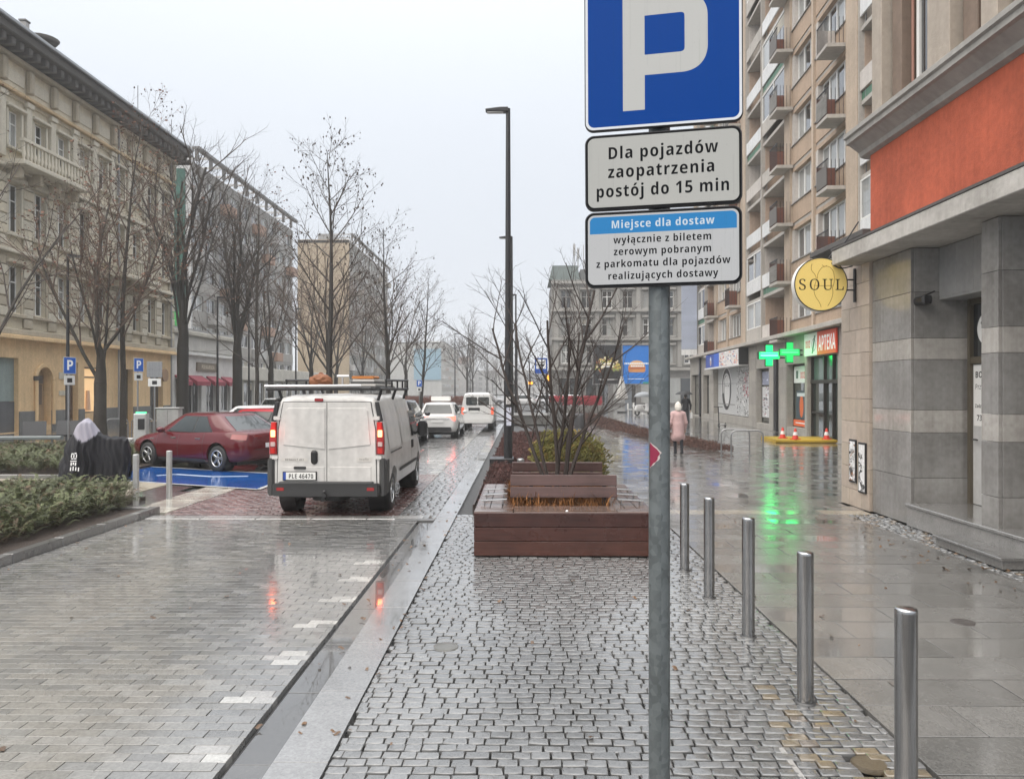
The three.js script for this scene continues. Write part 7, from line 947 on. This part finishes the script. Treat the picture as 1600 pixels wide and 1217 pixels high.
// ---- covered motorcycle
{
  const c = thing('covered_motorcycle', 'motorcycle under a black rain cover with grey top and white print', 'motorcycle', [-9.52, 0, -17.1], 0.3);
  c.scale.set(0.88, 1.04, 1);
  // ridge height and base half width along the length
  const key = [[-0.80, 0.10, 0.12, 0.02], [-0.74, 0.42, 0.24, 0.04], [-0.62, 0.80, 0.34, 0.07], [-0.42, 1.10, 0.42, 0.16], [-0.24, 1.30, 0.42, 0.22], [-0.05, 1.28, 0.40, 0.20], [0.12, 1.02, 0.36, 0.16], [0.30, 0.94, 0.34, 0.15], [0.55, 0.93, 0.32, 0.16], [0.72, 0.90, 0.30, 0.16], [0.80, 0.80, 0.26, 0.12], [0.83, 0.30, 0.2, 0.06]];
  const NX = 120, NS = 72, P = [], I = [], C = []; const q = rng(5);
  for (let i = 0; i <= NX; i++) { const x = -0.80 + 1.63 * i / NX, [h, wb, wt] = cr(key, x); for (let j = 0; j <= NS; j++) { const a = j / NS * 2 - 1, t = Math.abs(a), up = t < 0.25 ? 1 : 1 - (t - 0.25) / 0.75; const y = 0.02 + h * (t < 0.25 ? 1 - 0.05 * (t / 0.25) ** 2 : 0.95 * Math.pow(up, 0.9)); const w = t < 0.25 ? wt * t / 0.25 : wt + (wb - wt) * Math.pow(1 - up, 0.8); const fold = 0.035 * (1 - up) * Math.sin(x * 23 + 3 * Math.sin(x * 7 + a)) + 0.018 * Math.sin(x * 51 + up * 9) * (1 - up * 0.5); P.push(x + 0.02 * Math.sin(y * 14 + a * 3), y + 0.01 * Math.sin(x * 31 + a * 9), Math.sign(a) * (w + fold * (t > 0.2 ? 1 : 0))); const gy = (x > -0.52 + 0.25 * (1 - y) && x < 0.12 - 0.1 * (1.3 - y) && y > 0.96 + 0.10 * Math.sin(x * 8)) ? [0.30, 0.29, 0.34] : [0.010, 0.010, 0.013]; C.push(...gy); } }
  for (let i = 0; i < NX; i++) for (let j = 0; j < NS; j++) { const a = i * (NS + 1) + j; I.push(a, a + 1, a + NS + 1, a + 1, a + NS + 2, a + NS + 1); }
  const g = new THREE.BufferGeometry(); g.setAttribute('position', new THREE.Float32BufferAttribute(P, 3)); g.setAttribute('color', new THREE.Float32BufferAttribute(C, 3)); g.setIndex(I); g.computeVertexNormals(); muv(g); outwardOpen(g, V(0, 0.4, 0)); M(c, 'cover', g, mat([1, 1, 1], 0.5, { vertexColors: true, ior: 1.3, side: THREE.DoubleSide }));
  // print: letters as thin raised strips following the cloth
  const zAt = (x, y) => { const [h, wb, wt] = cr(key, x); const up = Math.pow(Math.min(1, Math.max(0, (y - 0.02) / (h * 0.95))), 1 / 0.9); return wt + (wb - wt) * Math.pow(1 - up, 0.8) + 0.05; };
  const pr = mat([0.62, 0.62, 0.62], 0.5); const S = (x, y, w, h) => { const o = M(c, 'print', cbox(w, h, 0.004, 0.001), pr); o.position.set(x, y, zAt(x, y)); o.rotation.x = -0.33; };
  for (const [x, y, w, h] of [[-0.40, 0.62, 0.05, 0.025], [-0.33, 0.63, 0.05, 0.025], [-0.425, 0.575, 0.022, 0.07], [-0.365, 0.575, 0.022, 0.07], [-0.305, 0.575, 0.022, 0.07], [-0.40, 0.52, 0.05, 0.025], [-0.33, 0.52, 0.05, 0.025], [-0.37, 0.47, 0.14, 0.02], [-0.42, 0.41, 0.03, 0.07], [-0.37, 0.42, 0.03, 0.05], [-0.32, 0.41, 0.03, 0.07], [-0.43, 0.31, 0.025, 0.08], [-0.37, 0.32, 0.025, 0.09], [-0.31, 0.31, 0.025, 0.08], [-0.25, 0.30, 0.025, 0.08]]) S(x, y, w, h);
  for (const x of [-0.5, 0.52]) M(c, 'tyre', new THREE.TorusGeometry(0.25, 0.06, 10, 24).translate(x, 0.31, 0), tyreM);
}
// ---- parked kick scooter, and a white moped under a grey canopy
{
  const k = thing('kick_scooter', 'upright electric kick scooter by the painted shop window', 'scooter', [10.6, 0, -41.6], 0.9); M(k, 'stem', rod([0, 0.15, 0], [-0.1, 1.15, 0], 0.025, 8), MAT.blackSteel); M(k, 'handlebar', rod([-0.1, 1.13, -0.25], [-0.1, 1.13, 0.25], 0.018, 8), MAT.blackSteel); M(k, 'deck', ext(0.05, 0.75, 0.12, 0.18, -0.08, 0.08, 0.02), mat([0.5, 0.5, 0.5], 0.4)); for (const x of [0, 0.8]) M(k, 'wheel', new THREE.TorusGeometry(0.09, 0.03, 8, 18).translate(x, 0.12, 0), tyreM);
  const m = thing('white_moped', 'white moped under a grey rounded canopy left of the signpost', 'moped', [9.55, 0, -61], 0.5), wh = mat([0.62, 0.62, 0.62], 0.4); M(m, 'body', muv(outward(loft([[-0.8, 0.03, 0.4, 0.5], [-0.6, 0.16, 0.35, 0.85], [-0.1, 0.18, 0.3, 0.8], [0.1, 0.14, 0.28, 0.42], [0.4, 0.14, 0.28, 0.42], [0.55, 0.2, 0.3, 1.0], [0.75, 0.06, 0.5, 0.9]].map(([x, w, a, b]) => ({ x, pts: [[0, a], [w, a], [w, (a + b) / 2], [w * 0.8, b], [0, b + 0.02]] }))))), wh); for (const x of [-0.55, 0.72]) M(m, 'wheel', new THREE.TorusGeometry(0.2, 0.06, 8, 20).translate(x, 0.26, 0), tyreM); M(m, 'canopy', (() => { const g = new THREE.SphereGeometry(1, 20, 10, 0, 6.3, 0, 1.6); g.scale(0.85, 0.38, 0.5); return muv(g); })(), mat([0.25, 0.27, 0.29], 0.5, { side: THREE.DoubleSide })).position.set(0.1, 1.5, 0); M(m, 'canopy_post', rod([0.62, 0.9, 0], [0.75, 1.55, 0], 0.04, 8), MAT.blackSteel); M(m, 'canopy_post', rod([-0.7, 0.8, 0], [-0.7, 1.55, 0], 0.04, 8), MAT.blackSteel);
}
// ================================================================ bare street trees
class Limbs { // collects tapered tubes into one geometry
  constructor() { this.P = []; this.N = []; this.U = []; this.I = []; }
  tube(pts, rad, sides) {
    const n = pts.length, base = this.P.length / 3; let ref = V(0.31, 0.2, 0.93), acc = 0;
    for (let i = 0; i < n; i++) {
      const t = pts[Math.min(n - 1, i + 1)].clone().sub(pts[Math.max(0, i - 1)]).normalize(), a = ref.clone().sub(t.clone().multiplyScalar(ref.dot(t))).normalize(), b = t.clone().cross(a); ref = a; if (i) acc += pts[i].distanceTo(pts[i - 1]);
      for (let k = 0; k < sides; k++) { const w = k / sides * 6.2832, x = Math.cos(w), y = Math.sin(w), q = a.clone().multiplyScalar(x).addScaledVector(b, y); this.P.push(pts[i].x + q.x * rad[i], pts[i].y + q.y * rad[i], pts[i].z + q.z * rad[i]); this.N.push(q.x, q.y, q.z); this.U.push(k / sides * 0.6, acc); }
    }
    for (let i = 0; i < n - 1; i++) for (let k = 0; k < sides; k++) { const a = base + i * sides + k, b = base + i * sides + (k + 1) % sides; this.I.push(a, b, a + sides, b, b + sides, a + sides); }
  }
  geo() { const g = new THREE.BufferGeometry(); g.setAttribute('position', new THREE.Float32BufferAttribute(this.P, 3)); g.setAttribute('normal', new THREE.Float32BufferAttribute(this.N, 3)); g.setAttribute('uv', new THREE.Float32BufferAttribute(this.U, 2)); g.setIndex(this.I); return g; }
}
MAT.bark = mat([0.048, 0.040, 0.033], 0.75, { map: T.bark, bumpMap: T.bark, bumpScale: 0.01 }); MAT.barkWet = mat([0.026, 0.022, 0.019], 0.55, { map: T.bark, bumpMap: T.bark, bumpScale: 0.008 }); MAT.twig = mat([0.065, 0.051, 0.043], 0.8); MAT.twigBrown = mat([0.115, 0.08, 0.06], 0.8);
function grow(L, tips, r, p, dir, len, rad, level, o) {
  const n = level === 0 ? 9 : level === 1 ? 7 : level === 2 ? 5 : 4, pts = [p.clone()], rs = [rad], d = dir.clone().normalize(), step = len / n, end = level >= o.depth ? 0.25 : o.cone && !level ? 0.09 : 0.42;
  for (let i = 1; i <= n; i++) { const wb = o.cone && !level ? 1.5 : 1; d.x += rr(-1, 1, r) * o.wob * wb; d.z += rr(-1, 1, r) * o.wob; d.y += rr(-0.5, 0.5, r) * o.wob + o.up * (level ? 1 : 0.3); d.normalize(); pts.push(pts[i - 1].clone().addScaledVector(d, step)); rs.push(rad * (1 - (1 - end) * i / n)); }
  const big = rad > 0.05; (big ? L.trunk : L.crown).tube(pts, rs, rad > 0.09 ? 10 : rad > 0.03 ? 6 : rad > 0.011 ? 4 : 3);
  if (level >= o.depth) { tips.push([pts[n], d.clone()]); return; }
  const kids = o.kids[level]; for (let k = 0; k < kids; k++) {
    const f = Math.min(0.99, o.from[level] + (1 - o.from[level]) * (k + r() * 0.9) / kids), i = Math.min(n - 1, Math.floor(f * n)), q = pts[i].clone().lerp(pts[i + 1], f * n - i), t = pts[i + 1].clone().sub(pts[i]).normalize();
    const az = k * 2.4 + r() * 1.2, s = V(Math.cos(az), 0, Math.sin(az)), side = s.sub(t.clone().multiplyScalar(s.dot(t))).normalize(), ang = rr(o.ang[level][0], o.ang[level][1], r);
    const nd = t.clone().multiplyScalar(Math.cos(ang)).addScaledVector(side, Math.sin(ang)); const cl = len * rr(o.ratio[level][0], o.ratio[level][1], r) * (o.cone && level === 0 ? 1.15 - 0.8 * f : 1), cr0 = Math.max(o.min, Math.min(rs[i] * 0.7, rad * rr(0.34, 0.5, r)) * (o.cone && level === 0 ? 0.62 : 1));
    grow(L, tips, r, q, nd, cl, cr0, level + 1, o);
  }
  if (level > 0) tips.push([pts[n], d.clone()]);
}
const ballG = new THREE.IcosahedronGeometry(1, 1), leafG = (() => { const g = new THREE.PlaneGeometry(1, 0.7); return g; })();
function tree(label, x, d, o) {
  const t = thing(o.name ?? 'street_tree', label, 'tree', [x, o.y ?? 0, -d], o.turn ?? 0, o.group), r = rng(o.seed), L = { trunk: new Limbs(), crown: new Limbs() }, tips = [];
  if (o.kind === 'leader') { // one straight stem with many ascending side branches
    grow(L, tips, r, V(0, -0.05, 0), V(o.lean ?? 0, 1, 0), o.h, o.rad, 0, { depth: o.depth ?? 3, kids: o.kids ?? [30, 7, 4], from: [o.bare ?? 0.25, 0.25, 0.25], ang: [[0.65, 1.05], [0.4, 0.9], [0.4, 1.0]], ratio: [[0.26, 0.36], [0.34, 0.55], [0.3, 0.6]], wob: 0.035, up: 0.05, min: o.min ?? 0.006, cone: true });
  } else if (o.kind === 'vase') { // a stem that splits into several upright limbs
    const top = V(o.lean ?? 0, o.fork, 0), st = [V(0, -0.05, 0), V(0, o.fork * 0.35, 0.02), V((o.lean ?? 0) * 0.5, o.fork * 0.7, 0), top]; L.trunk.tube(st, [o.rad * 1.25, o.rad * 1.02, o.rad * 0.95, o.rad * 0.98], 12);
    const lead = [top.clone()]; for (let i = 1; i <= 4; i++) lead.push(lead[i - 1].clone().add(V(rr(-0.09, 0.09, r), o.fork * 0.16, rr(-0.09, 0.09, r)))); L.trunk.tube(lead, [0.96, 0.82, 0.7, 0.6, 0.5].map((q) => q * o.rad), 10);
    for (let k = 0; k < o.limbs; k++) { const az = k * 2.4 + r() * 0.9, at = k === 0 ? 4 : (k - 1) / Math.max(1, o.limbs - 1) * 3.6, i = Math.min(3, Math.floor(at)), sp = k === 0 ? 0.05 : rr(o.spread[0], o.spread[1], r) * 1.25; grow(L, tips, r, lead[i].clone().lerp(lead[i + 1], at - i), V(Math.cos(az) * sp, 1, Math.sin(az) * sp), (o.h - o.fork) * (k === 0 ? 0.86 : rr(0.62, 0.9, r)) , o.rad * (k === 0 ? 0.52 : rr(0.32, 0.5, r)) * (o.thin ?? 1), 0, { depth: o.depth ?? 3, kids: o.kids ?? [11, 7, 4], from: [0.18, 0.2, 0.25], ang: [[0.35, 0.8], [0.35, 0.85], [0.4, 1.0]], ratio: [[0.34, 0.52], [0.34, 0.55], [0.3, 0.6]], wob: 0.095, up: 0.045, min: o.min ?? 0.007 }); }
  } else { // several stems from the ground
    for (let k = 0; k < o.limbs; k++) { const az = k / o.limbs * 6.283 + 0.4 + r() * 0.5, sp = rr(o.spread[0], o.spread[1], r); grow(L, tips, r, V(Math.cos(az) * 0.07, -0.02, Math.sin(az) * 0.07), V(Math.cos(az) * sp, 1, Math.sin(az) * sp * 0.8), o.h * rr(0.72, 1.0, r), o.rad * rr(0.8, 1.1, r), 0, { depth: 3, kids: o.kids ?? [10, 6, 3], from: [0.28, 0.2, 0.25], ang: [[0.4, 0.85], [0.35, 0.85], [0.4, 0.9]], ratio: [[0.24, 0.42], [0.3, 0.52], [0.3, 0.6]], wob: 0.10, up: 0.035, min: 0.003 }); }
  }
  M(t, 'trunk', L.trunk.geo(), o.bark ?? MAT.bark); const cm = M(t, 'crown', L.crown.geo(), o.twig ?? MAT.twig); cm.userData.kind = 'stuff';
  if (o.pods) { const ms = []; for (let i = 0; i < o.pods; i++) { const [p] = tips[Math.floor(r() * tips.length)]; if (p.y < o.h * 0.35) continue; const s = rr(0.02, 0.035, r); ms.push(plain(new THREE.IcosahedronGeometry(s, 0)).clone().scale(1, 1.5, 1).translate(p.x + rr(-0.03, 0.03, r), p.y - rr(0.05, 0.16, r), p.z)); } M(t, 'seed_pods', merge(ms), mat([0.055, 0.04, 0.03], 0.8)).userData.kind = 'stuff'; }
  if (o.leaves) { const ms = []; for (let i = 0; i < o.leaves; i++) { const [p] = tips[Math.floor(r() * tips.length)]; const g = plain(leafG.clone()); const s = rr(0.05, 0.10, r); g.scale(s, s, s); g.rotateX(r() * 6); g.rotateY(r() * 6); g.translate(p.x + rr(-0.1, 0.1, r), p.y + rr(-0.15, 0.05, r), p.z + rr(-0.1, 0.1, r)); ms.push(g); } M(t, 'dead_leaves', merge(ms), mat([0.17, 0.085, 0.055], 0.8, { side: THREE.DoubleSide })).userData.kind = 'stuff'; }
  return t;
}
const LG = 'trees along the left side';
tree('old forked tree nearest the arched doorway', -16.2, 29.5, { kind: 'vase', seed: 301, h: 9.0, fork: 2.3, rad: 0.23, limbs: 6, spread: [0.2, 0.5], kids: [8, 6, 4], thin: 0.75, leaves: 900, twig: MAT.twigBrown, group: LG });
tree('tall straight young tree beside the forked one', -15.7, 30.2, { kind: 'leader', seed: 302, h: 12.6, rad: 0.13, bare: 0.3, kids: [22, 6, 4], leaves: 500, pods: 160, twig: MAT.twigBrown, group: LG });
tree('dark thick trunked tree in front of the white shop corner', -17.2, 39, { kind: 'vase', seed: 303, h: 12.0, fork: 4.2, rad: 0.29, limbs: 7, spread: [0.12, 0.32], thin: 0.8, bark: MAT.barkWet, kids: [8, 6, 4], group: LG });
tree('upright tree with a black trunk left of the grey block', -17.0, 46, { kind: 'vase', seed: 304, h: 11.5, fork: 4.0, rad: 0.29, limbs: 7, spread: [0.14, 0.4], thin: 0.8, bark: MAT.barkWet, kids: [9, 6, 4], group: LG });
tree('slim straight tree before the grey balcony block', -13.1, 38, { kind: 'leader', seed: 305, h: 12.2, rad: 0.12, bare: 0.22, kids: [22, 6, 4], pods: 120, leaves: 150, group: LG });
tree('tall plane tree with hanging seed balls behind the white van', -7.5, 30, { kind: 'leader', seed: 306, h: 11.6, rad: 0.15, bare: 0.24, kids: [24, 7, 4], pods: 420, bark: MAT.barkWet, group: LG });
tree('second plane tree, right of the tall one, above the van roof', -7.3, 43, { kind: 'leader', seed: 307, h: 11.0, rad: 0.15, bare: 0.24, kids: [22, 6, 4], pods: 260, bark: MAT.barkWet, group: LG });
tree('smaller plane tree before the blue billboard building', -8.0, 61, { kind: 'leader', seed: 308, h: 10.8, rad: 0.15, bare: 0.24, kids: [22, 6, 3], pods: 160, bark: MAT.barkWet, group: LG });
tree('slender tree whose trunk stands outside the left edge', -16.9, 24.2, { kind: 'vase', seed: 311, h: 10.2, fork: 2.2, rad: 0.15, limbs: 3, spread: [0.22, 0.45], thin: 0.8, leaves: 150, kids: [6, 5, 3], group: LG });
[[-17.6, 54, 11.5, 'bushy tree behind the second lamp before the low pavilion'], [-17.2, 63, 12, 'branching tree at the near end of the low pavilion'], [-17.6, 73, 12, 'branching tree at the middle of the low pavilion'], [-17.4, 84, 12, 'branching tree at the far end of the low pavilion'], [-13.0, 52, 10, 'low wide tree between the slim tree and the tall plane'], [-11.8, 68, 10.5, 'dense tree just right of the tall plane tree trunk'], [-12.6, 84, 11, 'dense tree in front of the tan high-rise']].forEach(([x, d, h, l], i) => tree(l, x, d, { kind: 'vase', seed: 320 + i, h, fork: 3.2, rad: 0.2, limbs: 6, spread: [0.22, 0.55], thin: 0.8, kids: [6, 5, 3], min: 0.009, bark: MAT.barkWet, leaves: i % 2 ? 0 : 120, twig: MAT.twigBrown, group: LG }));
[[-8.3, 118, 'fainter plane tree at the foot of the billboard'], [-9.5, 150, 'distant tree before the pale block'], [-8.5, 190, 'very distant tree before the pale block'], [-7.5, 230, 'misty tree near the end of the street'], [-1.5, 170, 'misty tree right of the far white van'], [-12, 320, 'palest tree before the far terrace']].forEach(([x, d, l], i) => tree(l, x, d, { kind: 'vase', seed: 340 + i, h: 11 + (i % 3), fork: 3.4, rad: 0.2, limbs: 5, spread: [0.25, 0.6], kids: [8, 5, 3], min: 0.018, bark: MAT.barkWet, group: 'distant street trees' }));
tree('bare multi stemmed tree growing from the timber planter', 0.52, 10.75, { name: 'planter_tree', kind: 'multi', seed: 363, y: 0.45, h: 3.2, rad: 0.035, limbs: 7, spread: [0.04, 0.30], kids: [8, 5, 3], bark: MAT.barkWet, twig: mat([0.05, 0.038, 0.033], 0.7) });
// ================================================================ people
function figure(bones, cell, mid, size, color) { // smooth union of tapered capsules, meshed by marching cubes
  const N = Math.ceil(size / cell), mc = new MarchingCubes(N, new THREE.MeshBasicMaterial(), false, false, 400000), f = mc.field; mc.isolation = 0;
  const B = bones.map(([a, b, r0, r1]) => ({ a: V(...a), ab: V(...b).sub(V(...a)), r0, r1 })), p = V();
  for (let k = 0; k < N; k++) for (let j = 0; j < N; j++) for (let i = 0; i < N; i++) {
    p.set((i - N / 2) / (N / 2) * size / 2 + mid[0], (j - N / 2) / (N / 2) * size / 2 + mid[1], (k - N / 2) / (N / 2) * size / 2 + mid[2]); let s = 9;
    for (const c of B) { const q = p.clone().sub(c.a), t = Math.min(1, Math.max(0, q.dot(c.ab) / Math.max(1e-9, c.ab.lengthSq()))), d = q.addScaledVector(c.ab, -t).length() - (c.r0 + (c.r1 - c.r0) * t), h = Math.max(0, 0.03 - Math.abs(s - d)) / 0.03; s = Math.min(s, d) - h * h * 0.03 * 0.25; }
    f[i + j * N + k * N * N] = -s;
  }
  mc.update(); const n = mc.count, g = new THREE.BufferGeometry(); g.setAttribute('position', new THREE.BufferAttribute(mc.positionArray.slice(0, n * 3), 3)); g.setAttribute('normal', new THREE.BufferAttribute(mc.normalArray.slice(0, n * 3), 3)); g.scale(size / 2, size / 2, size / 2); g.translate(...mid); g.deleteAttribute('normal'); const m = mergeVertices(g, 1e-4); m.computeVertexNormals(); return muv(m);
}
const hand = (x, y, z, s) => [[[x, y, z], [x, y - 0.07, z - 0.01], 0.032, 0.03], ...[-0.022, -0.008, 0.008, 0.022].map((q, i) => [[x, y - 0.07, z + q], [x + s * 0.012, y - 0.13 - (i === 1 || i === 2 ? 0.015 : 0), z + q - 0.012], 0.0085, 0.007]), [[x, y - 0.02, z - 0.03], [x + s * 0.01, y - 0.075, z - 0.05], 0.011, 0.008]];
const skin = mat([0.42, 0.27, 0.2], 0.6), darkCloth = mat([0.016, 0.017, 0.022], 0.85);
{ // woman in a pink coat walking away, handbag on the left
  const w = thing('person', 'person in a pale pink coat and white hat with a dark handbag', 'person', [4.93, 0, -24.4], 0.0), pink = mat([0.62, 0.42, 0.41], 0.85, { map: T.stain });
  M(w, 'body', figure([[[-0.09, 0.88, 0], [-0.095, 0.48, -0.05], 0.085, 0.06], [[-0.095, 0.48, -0.05], [-0.09, 0.09, 0.04], 0.058, 0.042], [[-0.09, 0.06, 0.04], [-0.09, 0.04, -0.11], 0.045, 0.035], [[0.09, 0.88, 0], [0.095, 0.48, 0.05], 0.085, 0.06], [[0.095, 0.48, 0.05], [0.09, 0.1, 0.16], 0.058, 0.042], [[0.09, 0.07, 0.17], [0.09, 0.04, 0.04], 0.045, 0.035], [[0, 0.9, 0], [0, 1.2, 0], 0.13, 0.14], [[0, 1.3, 0], [0, 1.42, 0], 0.06, 0.05]], 0.02, [0, 0.75, 0], 1.7), darkCloth);
  M(w, 'coat', figure([[[0, 0.62, 0], [0, 0.95, 0], 0.20, 0.185], [[0, 0.95, 0], [0, 1.22, 0], 0.175, 0.165], [[-0.10, 1.28, 0], [0.10, 1.28, 0], 0.10, 0.10], [[-0.17, 1.28, 0], [-0.25, 1.0, 0.03], 0.075, 0.06], [[-0.25, 1.0, 0.03], [-0.26, 0.78, -0.06], 0.058, 0.048], [[0.17, 1.28, 0], [0.25, 1.0, -0.02], 0.075, 0.06], [[0.25, 1.0, -0.02], [0.24, 0.80, -0.12], 0.058, 0.048], [[-0.1, 0.55, 0], [0.1, 0.55, 0], 0.13, 0.13]], 0.018, [0, 0.9, 0], 1.3), pink);
  M(w, 'head', figure([[[0, 1.42, 0], [0, 1.47, -0.02], 0.085, 0.09], [[0, 1.5, 0], [0, 1.53, 0], 0.095, 0.085], [[0, 1.46, -0.1], [0, 1.47, -0.115], 0.02, 0.015]], 0.012, [0, 1.47, 0], 0.5), skin); M(w, 'hat', figure([[[0, 1.50, 0.01], [0, 1.54, 0.01], 0.108, 0.1], [[0, 1.43, 0.05], [0, 1.46, 0.04], 0.085, 0.095], [[0, 1.64, 0], [0, 1.645, 0], 0.03, 0.03]], 0.014, [0, 1.5, 0], 0.5), mat([0.6, 0.57, 0.52], 0.9));
  M(w, 'hand', figure([...hand(-0.26, 0.77, -0.06, 1)], 0.006, [-0.26, 0.72, -0.07], 0.3), skin); M(w, 'hand', figure([...hand(0.24, 0.79, -0.12, -1)], 0.006, [0.24, 0.73, -0.13], 0.3), skin);
  const b = thing('handbag', 'dark handbag carried by the person in pink', 'bag', [4.60, 0, -24.4]); M(b, 'bag', cbox(0.12, 0.22, 0.30, 0.03, 0, 0.78, 0), MAT.blackSteel); M(b, 'strap', tube([[0, 0.88, -0.1], [0.05, 1.05, -0.08], [0.1, 1.3, 0], [0.05, 1.05, 0.08], [0, 0.88, 0.1]], 0.012, 6, 20), MAT.blackSteel);
}
{ // man with umbrella further on
  const w = thing('person', 'person in dark clothes walking under a black umbrella', 'person', [9.75, 0, -46], 0.1);
  M(w, 'body', figure([[[-0.1, 0.95, 0], [-0.11, 0.52, -0.08], 0.095, 0.07], [[-0.11, 0.52, -0.08], [-0.1, 0.1, 0.02], 0.065, 0.05], [[-0.1, 0.06, 0.02], [-0.1, 0.04, -0.14], 0.05, 0.04], [[0.1, 0.95, 0], [0.11, 0.52, 0.05], 0.095, 0.07], [[0.11, 0.52, 0.05], [0.1, 0.12, 0.2], 0.065, 0.05], [[0.1, 0.08, 0.21], [0.1, 0.04, 0.08], 0.05, 0.04], [[0, 0.92, 0], [0, 1.35, 0], 0.18, 0.17], [[-0.14, 1.43, 0], [0.14, 1.43, 0], 0.1, 0.1], [[-0.2, 1.42, 0], [-0.3, 1.15, 0], 0.075, 0.06], [[-0.3, 1.15, 0], [-0.2, 1.2, -0.22], 0.055, 0.045], [[0.2, 1.42, 0], [0.3, 1.12, 0.02], 0.075, 0.06], [[0.3, 1.12, 0.02], [0.3, 0.86, -0.05], 0.055, 0.045], [[0, 1.45, 0], [0, 1.6, 0], 0.06, 0.06]], 0.02, [0, 0.85, 0], 1.9), darkCloth);
  M(w, 'head', figure([[[0, 1.6, 0], [0, 1.66, -0.01], 0.09, 0.095], [[0, 1.62, -0.1], [0, 1.63, -0.115], 0.02, 0.015]], 0.012, [0, 1.63, 0], 0.5), skin); M(w, 'hair', figure([[[0, 1.67, 0.01], [0, 1.70, 0.005], 0.1, 0.09], [[0, 1.60, 0.05], [0, 1.62, 0.04], 0.07, 0.08]], 0.014, [0, 1.65, 0], 0.5), mat([0.02, 0.015, 0.012], 0.8)); M(w, 'hand', figure(hand(0.3, 0.85, -0.05, -1), 0.006, [0.3, 0.8, -0.06], 0.3), skin); M(w, 'hand', figure(hand(-0.2, 1.24, -0.22, 1), 0.006, [-0.2, 1.19, -0.23], 0.3), skin);
  const u = thing('umbrella', 'open black umbrella held over the person in dark clothes', 'umbrella', [9.6, 0, -46.2]); M(u, 'canopy', (() => { const g = new THREE.SphereGeometry(0.62, 16, 6, 0, 6.3, 0, 1.0); g.scale(1, 0.62, 1); const p = g.attributes.position; for (let i = 0; i < p.count; i++) { const a = Math.atan2(p.getZ(i), p.getX(i)); p.setY(i, p.getY(i) + 0.02 * Math.cos(a * 8)); } g.computeVertexNormals(); return muv(g.translate(0.1, 1.56, 0)); })(), mat([0.012, 0.012, 0.014], 0.6, { side: THREE.DoubleSide })); M(u, 'shaft', rod([-0.05, 1.12, 0], [0.1, 1.94, 0], 0.01, 6), MAT.steel);
  const b = thing('shopping_bag', 'white shopping bag carried by the person under the umbrella', 'bag', [10.08, 0, -46]); M(b, 'bag', cbox(0.12, 0.34, 0.26, 0.04, 0, 0.52, 0), mat([0.66, 0.66, 0.66], 0.6)); M(b, 'handle', tube([[0, 0.68, -0.06], [0, 0.78, 0], [0, 0.68, 0.06]], 0.01, 6, 12), mat([0.6, 0.6, 0.6], 0.6));
}
// ================================================================ fallen leaves and grit on the wet ground
{
  const r = rng(901), g = (() => { const q = new THREE.PlaneGeometry(0.05, 0.034, 3, 2), p = q.attributes.position; for (let i = 0; i < p.count; i++) p.setZ(i, 0.008 * Math.sin(p.getX(i) * 90) + 0.004 * Math.cos(p.getY(i) * 120)); q.rotateX(-Math.PI / 2); q.computeVertexNormals(); return q; })(), ms = [], cs = [];
  for (let i = 0; i < 420; i++) { const z = r(); let x, d; if (z < 0.35) { x = rr(4.6, 5.7, r); d = rr(5, 12.6, r); } else if (z < 0.55) { x = -6.2 + rr(-0.3, 0.9, r) ** 3; d = rr(6, 12.5, r); } else if (z < 0.7) { x = rr(-1.6, -1.0, r); d = rr(4, 14, r); } else { x = rr(-5.8, 5.4, r); d = rr(4, 20, r); } if (x > -0.6 && x < 1.7 && d > 9.3) continue; ms.push(new THREE.Matrix4().compose(V(x, x < -6.0 ? 0.075 : 0.010, -d), new THREE.Quaternion().setFromEuler(new THREE.Euler(rr(-0.15, 0.15, r), rr(0, 6.28, r), rr(-0.15, 0.15, r))), V(1, 1, 1).multiplyScalar(rr(0.35, 1.0, r)))); const k = rr(0.5, 1.2, r); cs.push(new THREE.Color().setRGB(0.12 * k, 0.065 * k, 0.03 * k)); }
  inst(scene, 'fallen_leaves', g, mat([1, 1, 1], 0.4, { side: THREE.DoubleSide }), ms, cs);
}
renderer.render(scene, camera);
